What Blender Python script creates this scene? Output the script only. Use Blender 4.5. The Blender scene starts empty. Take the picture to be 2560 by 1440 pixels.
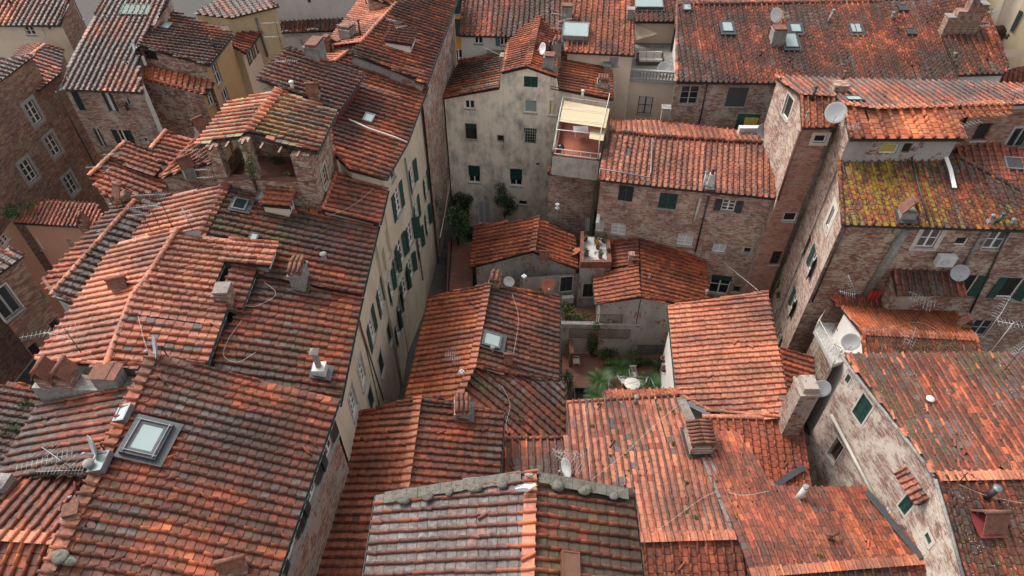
import bpy, math, random
import numpy as np
from mathutils import Vector
R = random.Random(7)
NR = np.random.RandomState(11)
scene = bpy.context.scene
COL = scene.collection
# ------------------------------------------------------------------ camera of the photograph (pixels of 2560 x 1440)
FPX = 1707.0
EYE = np.array([0.0, 0.0, 44.0])
TILT = math.radians(45)
FW = np.array([0, math.cos(TILT), -math.sin(TILT)])
UPV = np.array([0, math.sin(TILT), math.cos(TILT)])
RT = np.array([1.0, 0, 0])
G = 3.5                                   # street level


def ray(p):
    return FW + RT * ((p[0] - 1280) / FPX) + UPV * ((720 - p[1]) / FPX)


def at(p, z):
    d = ray(p)
    return EYE + d * ((z - EYE[2]) / d[2])


def proj(P):
    q = np.array(P, float) - EYE
    w = q @ FW
    return 1280 + FPX * (q @ RT) / w, 720 - FPX * (q @ UPV) / w


class Plane:
    def __init__(s, n, d):
        s.n = np.array(n) / np.linalg.norm(n)
        if s.n[2] < 0:
            s.n = -s.n
            d = -d
        s.d = d / np.linalg.norm(n)

    def hit(s, p):
        r = ray(p)
        return EYE + r * ((s.d - s.n @ EYE) / (s.n @ r))

    def z(s, x, y):
        return (s.d - s.n[0] * x - s.n[1] * y) / s.n[2]

    def up(s):
        h = np.array([-s.n[0], -s.n[1], 0.0])
        return h


def thru(P, Q, slope, inside, rise=True):
    """plane through the 3D line P-Q; it rises (or falls) by slope on the side of the pixel 'inside'"""
    P, Q = np.array(P, float), np.array(Q, float)
    t = Q - P
    h = np.array([-t[1], t[0], 0.0])
    h /= np.linalg.norm(h)
    I = at(inside, (P[2] + Q[2]) / 2)
    if (I - P) @ h < 0:
        h = -h
    v = h + np.array([0, 0, slope if rise else -slope])
    n = np.cross(t, v)
    return Plane(n, n @ P)


def eave(a, b, z, slope, inside):
    return thru(at(a, z), at(b, z), slope, inside, True)


def top(a, b, z, slope, inside):
    return thru(at(a, z), at(b, z), slope, inside, False)


def ridge(pl, a, b, slope, inside):
    """second slope of a gable: falls away from the ridge a-b of plane pl"""
    return thru(pl.hit(a), pl.hit(b), slope, inside, False)


def pts3(a, za, b, zb, c, zc):
    A, B, Cc = at(a, za), at(b, zb), at(c, zc)
    n = np.cross(B - A, Cc - A)
    return Plane(n, n @ A)


def zat(pl, p):
    return pl.hit(p)[2]


# ------------------------------------------------------------------ materials
MATS = {}


def new_mat(name):
    m = bpy.data.materials.new(name)
    m.use_nodes = True
    nt = m.node_tree
    b = nt.nodes['Principled BSDF']
    return m, nt, b


def N(nt, typ, **kw):
    n = nt.nodes.new(typ)
    for k, v in kw.items():
        if k.startswith('i_'):
            n.inputs[k[2:].replace('_', ' ')].default_value = v
        else:
            setattr(n, k, v)
    return n


def ramp(nt, fac, stops):
    r = nt.nodes.new('ShaderNodeValToRGB')
    e = r.color_ramp.elements
    while len(e) < len(stops):
        e.new(0.5)
    for k, (p, c) in enumerate(stops):
        e[k].position = p
        e[k].color = (c, c, c, 1) if isinstance(c, (int, float)) else (*c, 1)
    nt.links.new(fac, r.inputs[0])
    return r.outputs[0]


def mix(nt, fac, a, b, mode='MIX'):
    m = nt.nodes.new('ShaderNodeMix')
    m.data_type = 'RGBA'
    m.blend_type = mode
    for s, v in ((0, fac), (6, a), (7, b)):
        if isinstance(v, bpy.types.NodeSocket):
            nt.links.new(v, m.inputs[s])
        elif s == 0:
            m.inputs[0].default_value = v
        else:
            m.inputs[s].default_value = (*v, 1)
    return m.outputs[2]


def math_(nt, op, a, b=0.0):
    m = nt.nodes.new('ShaderNodeMath')
    m.operation = op
    for s, v in ((0, a), (1, b)):
        if isinstance(v, bpy.types.NodeSocket):
            nt.links.new(v, m.inputs[s])
        else:
            m.inputs[s].default_value = v
    return m.outputs[0]


def noise(nt, co, scale, detail=4, rough=0.6):
    n = N(nt, 'ShaderNodeTexNoise')
    n.inputs['Scale'].default_value = scale
    n.inputs['Detail'].default_value = detail
    n.inputs['Roughness'].default_value = rough
    nt.links.new(co, n.inputs['Vector'])
    return n.outputs[0]


def bump(nt, b, h, strength, dist=0.02):
    n = N(nt, 'ShaderNodeBump')
    n.inputs['Strength'].default_value = strength
    n.inputs['Distance'].default_value = dist
    nt.links.new(h, n.inputs['Height'])
    nt.links.new(n.outputs[0], b.inputs['Normal'])


def tile_mat(name, lichen=(0.40, 0.39, 0.34), lam=0.30, moss=(0.060, 0.058, 0.018), rough=0.55, spec=.32, soot=.80):
    m, nt, b = new_mat(name)
    at_ = N(nt, 'ShaderNodeAttribute', attribute_name='tint')
    co = N(nt, 'ShaderNodeNewGeometry').outputs['Position']
    n1 = noise(nt, co, 6, 6, .7)
    n2 = noise(nt, co, 26, 3, .6)
    nb = noise(nt, co, .42, 5, .62)
    c = at_.outputs['Color']
    st = math_(nt, 'ADD', math_(nt, 'MULTIPLY', nb, .62), math_(nt, 'MULTIPLY', n1, .38))
    c = mix(nt, ramp(nt, st, [(.43, 0), (.58, soot)]), c, (.045, .028, .022))
    nw = noise(nt, co, 1.1, 6, .72)
    c = mix(nt, ramp(nt, nw, [(.54, 0), (.68, .26)]), c, (.20, .16, .135))
    nl = noise(nt, co, .16, 2, .5)
    c = mix(nt, ramp(nt, nl, [(.35, .55), (.6, 0)]), c, (.60, .58, .58), 'MULTIPLY')
    c = mix(nt, ramp(nt, n2, [(.42, 0), (.72, .55)]), c, (1.35, 1.22, 1.15), 'MULTIPLY')
    c = mix(nt, ramp(nt, noise(nt, co, 60, 2, .5), [(.5, 0), (.75, .45)]), c, (.5, .45, .42), 'MULTIPLY')
    # moss where the alpha of the tint says so, in ragged cushions
    n3 = math_(nt, 'ADD', math_(nt, 'MULTIPLY', noise(nt, co, 2.2, 3, .6), .45), math_(nt, 'MULTIPLY', noise(nt, co, 11, 6, .75), .55))
    mo = ramp(nt, math_(nt, 'ADD', n3, math_(nt, 'MULTIPLY', at_.outputs['Alpha'], .30)), [(.66, 0), (.72, .9)])
    mc = mix(nt, n2, moss, tuple(min(1, q * 1.7) for q in moss))
    c = mix(nt, mo, c, mc)
    # lichen spots
    v = N(nt, 'ShaderNodeTexVoronoi', feature='F1')
    v.inputs['Scale'].default_value = 9
    nt.links.new(co, v.inputs['Vector'])
    n4 = noise(nt, co, .9, 3)
    n5 = noise(nt, co, 14, 2)
    sp = math_(nt, 'LESS_THAN', math_(nt, 'ADD', v.outputs['Distance'], math_(nt, 'MULTIPLY', n5, .35)), math_(nt, 'MULTIPLY', n4, lam))
    c = mix(nt, math_(nt, 'MULTIPLY', sp, .75), c, lichen)
    nt.links.new(c, b.inputs['Base Color'])
    nt.links.new(ramp(nt, n1, [(.3, rough - .12), (.7, min(1, rough + .3))]), b.inputs['Roughness'])
    b.inputs['Specular IOR Level'].default_value = spec
    hh = math_(nt, 'ADD', n2, math_(nt, 'MULTIPLY', mo, .8))
    bump(nt, b, hh, .5, .015)
    MATS[name] = m
    return m


def plaster_mat(name, col, dirt=(.12, .11, .10), amt=.5, rough=.85, brick=None, bamt=.0, scale=1.0):
    """painted or bare render with stains; 'brick' shows through where it has fallen off"""
    m, nt, b = new_mat(name)
    uv = N(nt, 'ShaderNodeUVMap').outputs[0]
    mp = N(nt, 'ShaderNodeMapping')
    mp.inputs['Scale'].default_value = (1.0, .32, 1)
    nt.links.new(uv, mp.inputs[0])
    big = noise(nt, uv, .35 * scale, 5, .65)
    drip = noise(nt, mp.outputs[0], 1.3 * scale, 6, .7)
    fine = noise(nt, uv, 14, 4, .7)
    st = math_(nt, 'ADD', math_(nt, 'MULTIPLY', big, .5), math_(nt, 'MULTIPLY', drip, .5))
    c = mix(nt, ramp(nt, st, [(.46, 0), (.66, amt)]), col, dirt)
    c = mix(nt, ramp(nt, fine, [(.3, .0), (.8, .35)]), c, (.75, .73, .7), 'MULTIPLY')
    if brick is not None:
        bc = brick_nodes(nt, uv, brick)
        sel = math_(nt, 'ADD', math_(nt, 'MULTIPLY', noise(nt, uv, .55, 6, .72), .75), math_(nt, 'MULTIPLY', noise(nt, mp.outputs[0], 5, 3), .25))
        c = mix(nt, ramp(nt, sel, [(.53 - bamt * .2, 0), (.56 - bamt * .2, 1)]), c, bc)
    nt.links.new(c, b.inputs['Base Color'])
    b.inputs['Roughness'].default_value = rough
    bump(nt, b, fine, .4, .02)
    MATS[name] = m
    return m


def brick_nodes(nt, uv, cols):
    br = N(nt, 'ShaderNodeTexBrick')
    nt.links.new(uv, br.inputs['Vector'])
    br.inputs['Scale'].default_value = 1.0
    br.inputs['Brick Width'].default_value = .27
    br.inputs['Row Height'].default_value = .085
    br.inputs['Mortar Size'].default_value = .012
    br.inputs['Color1'].default_value = (*cols[0], 1)
    br.inputs['Color2'].default_value = (*cols[1], 1)
    br.inputs['Mortar'].default_value = (*cols[2], 1)
    v = N(nt, 'ShaderNodeTexVoronoi', feature='F1')
    mp = N(nt, 'ShaderNodeMapping')
    mp.inputs['Scale'].default_value = (3.4, 10.5, 1)
    nt.links.new(uv, mp.inputs[0])
    v.inputs['Scale'].default_value = 1
    nt.links.new(mp.outputs[0], v.inputs['Vector'])
    sep = N(nt, 'ShaderNodeSeparateColor')
    nt.links.new(v.outputs['Color'], sep.inputs[0])
    c = mix(nt, ramp(nt, sep.outputs[0], [(.55, 0), (.62, .75)]), br.outputs[0], cols[3])
    c = mix(nt, ramp(nt, sep.outputs[1], [(.72, 0), (.8, .7)]), c, cols[4])
    return c


def brick_mat(name, cols, wash=(.42, .39, .34), wamt=.3, damp=.4):
    m, nt, b = new_mat(name)
    uv = N(nt, 'ShaderNodeUVMap').outputs[0]
    c = brick_nodes(nt, uv, cols)
    big = noise(nt, uv, .45, 6, .7)
    c = mix(nt, ramp(nt, big, [(.42, 0), (.62, damp)]), c, (.075, .06, .052))
    n2 = noise(nt, uv, .8, 7, .75)
    mp = N(nt, 'ShaderNodeMapping')
    mp.inputs['Scale'].default_value = (4.5, 13, 1)
    nt.links.new(uv, mp.inputs[0])
    n3 = noise(nt, mp.outputs[0], 1.0, 4, .7)
    s = math_(nt, 'ADD', math_(nt, 'MULTIPLY', n2, .68), math_(nt, 'MULTIPLY', n3, .32))
    c = mix(nt, ramp(nt, s, [(.585 - wamt * .3, 0), (.675 - wamt * .3, .85)]), c, wash)
    nt.links.new(c, b.inputs['Base Color'])
    b.inputs['Roughness'].default_value = .9
    bump(nt, b, n3, .5, .03)
    MATS[name] = m
    return m


def flat_mat(name, col, rough=.6, metal=0.0, var=.0, spec=None):
    m, nt, b = new_mat(name)
    if var:
        co = N(nt, 'ShaderNodeNewGeometry').outputs['Position']
        n1 = noise(nt, co, 3.5, 6, .7)
        c = mix(nt, ramp(nt, n1, [(.35, 0), (.7, var)]), col, tuple(x * .35 for x in col))
        nt.links.new(c, b.inputs['Base Color'])
    else:
        b.inputs['Base Color'].default_value = (*col, 1)
    b.inputs['Roughness'].default_value = rough
    b.inputs['Metallic'].default_value = metal
    if spec is not None:
        b.inputs['Specular IOR Level'].default_value = spec
    MATS[name] = m
    return m


def slab_mat(name, a, b_, moss, lich=(.40, .40, .34)):
    m, nt, b = new_mat(name)
    co = N(nt, 'ShaderNodeNewGeometry').outputs['Position']
    n1, n2, n3 = noise(nt, co, 3, 6, .7), noise(nt, co, 9, 6, .75), noise(nt, co, 24, 3, .6)
    c = mix(nt, ramp(nt, n1, [(.35, 0), (.65, 1)]), a, b_)
    c = mix(nt, ramp(nt, n2, [(.52, 0), (.60, .85)]), c, moss)
    c = mix(nt, ramp(nt, n3, [(.62, 0), (.68, .7)]), c, lich)
    nt.links.new(c, b.inputs['Base Color'])
    b.inputs['Roughness'].default_value = .9
    bump(nt, b, n2, .8, .03)
    MATS[name] = m


# ------------------------------------------------------------------ mesh builder
class MB:
    def __init__(s):
        s.v, s.f, s.uv, s.mi, s.sm = [], [], [], [], []

    def quad(s, pts, uv=None, mi=0, sm=False):
        k = len(s.v)
        s.v.extend([tuple(p) for p in pts])
        s.f.append(tuple(range(k, k + len(pts))))
        s.uv.append(uv if uv is not None else [(0, 0)] * len(pts))
        s.mi.append(mi)
        s.sm.append(sm)

    def box(s, o, ax, ay, az, mi=0):
        """o corner, three edge vectors; each face carries metres as uv"""
        o, ax, ay, az = (np.array(q, float) for q in (o, ax, ay, az))
        if np.cross(ax, ay) @ az < 0:
            ax, ay = ay, ax
        la, lb, lc = (np.linalg.norm(q) for q in (ax, ay, az))
        P = lambda i, j, k: o + ax * i + ay * j + az * k
        for q, (a, b) in (([(0, 0, 0), (0, 1, 0), (1, 1, 0), (1, 0, 0)], (lb, la)), ([(0, 0, 1), (1, 0, 1), (1, 1, 1), (0, 1, 1)], (la, lb)),
                          ([(0, 0, 0), (1, 0, 0), (1, 0, 1), (0, 0, 1)], (la, lc)), ([(1, 0, 0), (1, 1, 0), (1, 1, 1), (1, 0, 1)], (lb, lc)),
                          ([(1, 1, 0), (0, 1, 0), (0, 1, 1), (1, 1, 1)], (la, lc)), ([(0, 1, 0), (0, 0, 0), (0, 0, 1), (0, 1, 1)], (lb, lc))):
            s.quad([P(*t) for t in q], [(0, 0), (a, 0), (a, b), (0, b)], mi)

    def tube(s, pts, r, seg=6, mi=0, cap=True, r2=None):
        pts = [np.array(p, float) for p in pts]
        n = len(pts)
        rings = []
        prev = None
        for i, p in enumerate(pts):
            t = pts[min(i + 1, n - 1)] - pts[max(i - 1, 0)]
            t = t / (np.linalg.norm(t) + 1e-9)
            a = np.array([0, 0, 1.0]) if abs(t[2]) < .9 else np.array([1.0, 0, 0])
            if prev is not None:
                a = prev
            x = a - t * (a @ t)
            x /= np.linalg.norm(x) + 1e-9
            prev = x
            y = np.cross(t, x)
            rr = r if r2 is None else r + (r2 - r) * i / max(1, n - 1)
            k = len(s.v)
            for j in range(seg):
                q = 2 * math.pi * j / seg
                s.v.append(tuple(p + x * rr * math.cos(q) + y * rr * math.sin(q)))
            rings.append(k)
        for a, b in zip(rings, rings[1:]):
            for j in range(seg):
                j2 = (j + 1) % seg
                s._f((a + j, a + j2, b + j2, b + j), mi, True)
        if cap:
            s._f(tuple(rings[0] + j for j in reversed(range(seg))), mi, False)
            s._f(tuple(rings[-1] + j for j in range(seg)), mi, False)

    def _f(s, idx, mi=0, sm=False):
        s.f.append(idx)
        s.uv.append([(0, 0)] * len(idx))
        s.mi.append(mi)
        s.sm.append(sm)

    def lathe(s, o, prof, ax=(0, 0, 1), seg=16, mi=0):
        """prof: list of (radius, height along ax)"""
        o = np.array(o, float)
        t = np.array(ax, float)
        t /= np.linalg.norm(t)
        a = np.array([1.0, 0, 0]) if abs(t[0]) < .9 else np.array([0, 1.0, 0])
        x = a - t * (a @ t)
        x /= np.linalg.norm(x)
        y = np.cross(t, x)
        rings = []
        for r, h in prof:
            k = len(s.v)
            for j in range(seg):
                q = 2 * math.pi * j / seg
                s.v.append(tuple(o + t * h + (x * math.cos(q) + y * math.sin(q)) * r))
            rings.append(k)
        for a_, b_ in zip(rings, rings[1:]):
            for j in range(seg):
                j2 = (j + 1) % seg
                s._f((a_ + j, a_ + j2, b_ + j2, b_ + j), mi, True)

    def build(s, name, mats, parent=None):
        me = bpy.data.meshes.new(name)
        me.from_pydata(s.v, [], s.f)
        uvl = me.uv_layers.new(name='UVMap')
        flat = [c for u in s.uv for q in u for c in q]
        uvl.data.foreach_set('uv', flat)
        me.polygons.foreach_set('material_index', s.mi)
        me.polygons.foreach_set('use_smooth', s.sm)
        for m in (mats if isinstance(mats, (list, tuple)) else [mats]):
            me.materials.append(MATS[m] if isinstance(m, str) else m)
        me.update()
        o = bpy.data.objects.new(name, me)
        COL.objects.link(o)
        if parent is not None:
            attach(o, parent)
        return o


def attach(o, parent):
    """parent without moving: the children are built in world coordinates, the parent may stand anywhere"""
    o.parent = parent
    o.matrix_parent_inverse = (Wm(parent)).inverted()


def Wm(o):
    from mathutils import Matrix
    m = Matrix.Translation(o.location) @ o.rotation_euler.to_matrix().to_4x4()
    return m if o.parent is None else Wm(o.parent) @ o.matrix_parent_inverse @ m


LABELS = {}


def tag(o, label, cat, group=None, kind=None):
    if label:
        o['label'] = label
    if cat:
        o['category'] = cat
    if group:
        o['group'] = group
    if kind:
        o['kind'] = kind
    return o


def thing(name, loc, label, cat, group=None):
    o = bpy.data.objects.new(name, None)
    o.empty_display_size = .3
    COL.objects.link(o)
    o.location = Vector([float(q) for q in loc])
    return tag(o, label, cat, group)


# ------------------------------------------------------------------ roofs of cover and pan tiles
def vnoise(x, y, seed=0):
    xi, yi = np.floor(x).astype(int), np.floor(y).astype(int)
    fx, fy = x - xi, y - yi
    fx, fy = fx * fx * (3 - 2 * fx), fy * fy * (3 - 2 * fy)

    def h(a, b):
        q = (a * 374761393 + b * 668265263 + seed * 1442695041) & 0x7fffffff
        q = ((q ^ (q >> 13)) * 1274126177) & 0x7fffffff
        return ((q ^ (q >> 16)) & 0xffff) / 65535.0
    return (h(xi, yi) * (1 - fx) + h(xi + 1, yi) * fx) * (1 - fy) + (h(xi, yi + 1) * (1 - fx) + h(xi + 1, yi + 1) * fx) * fy


def spans(poly, u):
    """v-intervals of the 2D polygon on the line u"""
    out = []
    n = len(poly)
    for i in range(n):
        (a, b), (c, d) = poly[i], poly[(i + 1) % n]
        if (a <= u < c) or (c <= u < a):
            out.append(b + (d - b) * (u - a) / (c - a))
    out.sort()
    return [(out[i], out[i + 1]) for i in range(0, len(out) - 1, 2)]


def pick(pal, r):
    w = np.array([p[0] for p in pal], float)
    cw = np.cumsum(w) / w.sum()
    idx = np.searchsorted(cw, np.clip(r, 0, .9999))
    return np.array([p[1] for p in pal])[idx]


STYLES = {}
SEED = [0]


def roof_mesh(poly3, pl, style, pitch=.40, expo=.34, along=None, over=None, ck=5, flatrows=(), flatcols=()):
    """one slope of tiles: vertices and faces of every cover tile and pan tile, with a colour per tile"""
    st = STYLES[style]
    SEED[0] += 1
    sd = SEED[0]
    rs = np.random.RandomState(100 + sd)
    n = pl.n
    if along is not None:
        ev = pl.hit(along[1]) - pl.hit(along[0])
        if ev[2] < 0:
            ev = -ev
        ev /= np.linalg.norm(ev)
    else:
        h = np.array([-n[0], -n[1], 0.0])
        h /= np.linalg.norm(h) + 1e-9
        ev = h - n * (h @ n)
        ev /= np.linalg.norm(ev)
        if ev[2] < 0:
            ev = -ev
    eu = np.cross(ev, n)
    O = poly3[0]
    p2 = [((p - O) @ eu, (p - O) @ ev) for p in poly3]
    us = [p[0] for p in p2]
    u0, u1 = min(us), max(us)
    ncol = max(2, int(round((u1 - u0) / pitch)))
    pt = (u1 - u0) / ncol
    T = dict(c=[], p=[])
    gap = {i: rs.rand(2) for i in range(ncol + 1) if rs.rand() < st.get('flat', .035)}
    for i in range(ncol + 1):
        for kind in ('c', 'p'):
            u = u0 + i * pt + (0 if kind == 'c' else pt / 2)
            if kind == 'p' and i == ncol:
                continue
            uu = min(max(u, u0 + .06), u1 - .06)
            if kind == 'c' and i in flatcols:
                continue
            for v0, v1 in spans(p2, uu):
                if v1 - v0 < .12:
                    continue
                v = v0 - .07
                k = 0
                off = rs.uniform(-.05, .05)
                while v < v1 - .06:
                    if kind == 'c' and i in gap and k and abs((v - v0) / (v1 - v0) - gap[i][0]) < .15 + .2 * gap[i][1]:
                        v += expo
                        continue
                    L = expo * rs.uniform(.94, 1.06) + (off if k == 0 else 0)
                    e = min(v + L, v1)
                    T[kind].append((uu, v, e, k, i, v1))
                    v += L
                    k += 1
                if over and kind in over:
                    T[kind].append((uu, v1 - .16, v1 + .30, -9, i, v1))
    V, FS, FI, MI, SM, TC = [], [], [], [], [], []
    nv = 0

    def world(u, v, w):
        # the old timber sags: low waves in the plane and along it
        uu = u + .07 * (vnoise(u * .22, v * .30, sd) - .5) * 2
        ww = w + .075 * (vnoise(u * .16 + 9, v * .16, sd + 5) - .5) * 2
        return O + uu[..., None] * eu + v[..., None] * ev + ww[..., None] * n

    for kind in ('p', 'c'):
        a = np.array(T[kind], float)
        if not len(a):
            continue
        m = len(a)
        u, v0, v1, k, col, vt = a.T
        ov = k == -9
        lo = vnoise(u * .45 + 31 * sd, v0 * .45, sd + 3)
        lo2 = vnoise(col * 1.0 + 17 * sd, v0 * .12, sd + 8)
        r = np.clip(st.get('rnd', .55) * rs.rand(m) + (1 - st.get('rnd', .55)) * np.clip((.65 * lo + .35 * lo2 - .5) * 2.3 + .5, 0, 1), 0, .999)
        pal = st['cop'] if kind == 'c' else st['pan']
        tc = pick(pal, r)
        br = (rs.uniform(.74, 1.22, m) if kind == 'c' else rs.uniform(.87, 1.12, m))[:, None] * rs.uniform(.95, 1.05, (m, 3))
        tc = tc * br
        if ov.any():
            tc[ov] = pick(STYLES['fresh']['cop'] if over != 'old' else pal, rs.rand(ov.sum())) * br[ov]
        ms = st.get('moss', .1)
        mo = np.clip(ms * (0.4 if kind == 'c' else 1.0) * (.2 + 1.6 * vnoise(u * .3 + 5, v0 * .3 + sd, sd + 21)), 0, 1)
        tc = tc * (.70 + .52 * vnoise(col * .83 + 7 + sd, v0 * .17 + 3, sd + 31))[:, None]
        if 'mg' in st:
            wx = (O + u[:, None] * eu + v0[:, None] * ev)[:, 0]
            tt = (wx - wx.min()) / (wx.max() - wx.min() + 1e-6)
            mo = np.clip(mo * (.5 + 1.9 * np.exp(-2.6 * tt)), 0, .62)
        mo[ov] *= .2
        jit = rs.normal(0, .008, m)
        rot = rs.normal(0, .013, m)
        bad = rs.rand(m) < st.get('slip', .05)
        rot[bad] += rs.normal(0, .06, bad.sum())
        lift = np.where(ov, .07, 0)
        if kind == 'c':
            rl, rh = .070 * pt / .4, .063 * pt / .4
            ang = np.linspace(0, math.pi, ck + 1)
            ring = np.stack([np.cos(ang), np.sin(ang)], 1)
            vv = np.zeros((m, 2 * (ck + 1), 3))
            for q, (vv_, rr, zz) in enumerate(((v0, rl, .060), (v1 + .03, rh, .045))):
                uu = u[:, None] + ring[None, :, 0] * rr + (jit + (rot if q else -rot))[:, None]
                hh = np.broadcast_to(ring[None, :, 1] * rr * 1.38 + zz, uu.shape) + lift[:, None]
                vv[:, q * (ck + 1):(q + 1) * (ck + 1)] = world(uu, np.broadcast_to(vv_[:, None], uu.shape), hh)
            base = nv + np.arange(m)[:, None] * 2 * (ck + 1)
            V.append(vv.reshape(-1, 3))
            nv += m * 2 * (ck + 1)
            fi = []
            for j in range(ck):
                fi.append(base + np.array([[j, ck + 1 + j, ck + 2 + j, j + 1]]))
            quads = np.stack(fi, 1).reshape(-1, 4)
            FI.append(quads.ravel())
            FS.append(np.full(len(quads), 4))
            SM.append(np.ones(len(quads), bool))
            TC.append(np.repeat(np.c_[tc, mo], ck, 0))
            cap = base + np.arange(ck + 1)[None, :]
            FI.append(cap.ravel())
            FS.append(np.full(m, ck + 1))
            SM.append(np.zeros(m, bool))
            TC.append(np.c_[tc * .8, mo])
        else:
            hw = pt * .405
            zl, zh = .024, .010
            tw = rs.normal(0, .0035, m)
            sg = np.array([-1., 1, -1, 1, -1, 1])
            vs = np.stack([v0, v0, v1 - .022, v1 - .022, v0, v0], 1)
            zz = np.array([zl, zl, zh, zh, zl - .03, zl - .03])[None] + lift[:, None] * np.array([1, 1, 1, 1, .5, .5])[None]
            zz = zz + tw[:, None] * sg[None]
            uu = u[:, None] + sg[None] * hw + rot[:, None] * np.array([-1, -1, 1, 1, -1, -1])[None]
            vv = world(uu, vs, zz)
            base = nv + np.arange(m)[:, None] * 6
            V.append(vv.reshape(-1, 3))
            nv += m * 6
            quads = np.concatenate([base + np.array([[0, 1, 3, 2]]), base + np.array([[4, 5, 1, 0]])], 0)
            FI.append(quads.ravel())
            FS.append(np.full(len(quads), 4))
            SM.append(np.zeros(len(quads), bool))
            TC.append(np.concatenate([np.c_[tc, mo], np.c_[tc * .8, mo]], 0))
    # boarding under the tiles: the slope itself, 14 cm thick
    m = len(poly3)
    up = [p + n * -.085 for p in poly3]
    dn = [p - n * .17 for p in poly3]
    V.append(np.array(up + dn))
    idx = list(range(nv, nv + m))
    cr = sum(p2[i][0] * p2[(i + 1) % m][1] - p2[(i + 1) % m][0] * p2[i][1] for i in range(m))
    order = idx if cr > 0 else idx[::-1]
    FI.append(np.array(order))
    FS.append(np.array([m]))
    ls = [order, [i + m for i in order[::-1]]]
    FI.append(np.array(ls[1]))
    FS.append(np.array([m]))
    for i in range(m):
        a_, b_ = idx[i], idx[(i + 1) % m]
        FI.append(np.array([a_, a_ + m, b_ + m, b_] if cr > 0 else [a_, b_, b_ + m, a_ + m]))
        FS.append(np.array([4]))
    cnt = m + 2
    SM.append(np.zeros(cnt, bool))
    TC.append(np.tile(np.array([[.045, .032, .028, .1]]), (cnt, 1)))
    return np.concatenate(V), np.concatenate(FS), np.concatenate(FI), np.concatenate(SM), np.concatenate(TC)


def link_mesh(name, V, FS, FI, SM, TC, mat, parent):
    me = bpy.data.meshes.new(name)
    me.vertices.add(len(V))
    me.vertices.foreach_set('co', V.astype(np.float32).ravel())
    me.loops.add(len(FI))
    me.loops.foreach_set('vertex_index', FI.astype(np.int32))
    me.polygons.add(len(FS))
    st = np.concatenate([[0], np.cumsum(FS)[:-1]]).astype(np.int32)
    me.polygons.foreach_set('loop_start', st)
    me.polygons.foreach_set('use_smooth', SM)
    at_ = me.attributes.new('tint', 'FLOAT_COLOR', 'FACE')
    at_.data.foreach_set('color', TC.astype(np.float32).ravel())
    me.materials.append(MATS[mat])
    me.update(calc_edges=True)
    me.validate()
    o = bpy.data.objects.new(name, me)
    COL.objects.link(o)
    if parent is not None:
        attach(o, parent)
    return o


def row_tiles(P, Q, style, r=.12, expo=.36, wide=False, seed=0, lift=.05):
    """a row of cover tiles laid along the line P-Q (ridges, verges)"""
    P, Q = np.array(P, float), np.array(Q, float)
    L = np.linalg.norm(Q - P)
    t = (Q - P) / L
    s = np.cross(t, [0, 0, 1.0])
    s /= np.linalg.norm(s)
    w = np.cross(s, t)
    k = max(1, int(L / expo))
    e = L / k
    rs = np.random.RandomState(seed + int(abs(P[0] * 37 + P[1] * 11)))
    ck = 6
    ang = np.linspace(0, math.pi, ck + 1)
    V, FI, FS, SM, TC = [], [], [], [], []
    nv = 0
    pal = STYLES[style]['cop']
    for i in range(k):
        c = pick(pal, rs.rand(1))[0] * rs.uniform(.8, 1.2)
        for q, (d, rr) in enumerate(((i * e - .02, r), ((i + 1) * e + .03, r * .82))):
            o = P + t * d + s * rs.normal(0, .008)
            for a in ang:
                V.append(o + s * math.cos(a) * rr + w * (math.sin(a) * rr * .85 + lift - .02 * q))
        for j in range(ck):
            FI += [nv + j, nv + ck + 1 + j, nv + ck + 2 + j, nv + j + 1]
            FS.append(4)
            SM.append(True)
            TC.append((*c, .1))
        FI += list(range(nv, nv + ck + 1))
        FS.append(ck + 1)
        SM.append(False)
        TC.append((*(c * .8), .1))
        nv += 2 * (ck + 1)
    return np.array(V), np.array(FS), np.array(FI), np.array(SM), np.array(TC)


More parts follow.
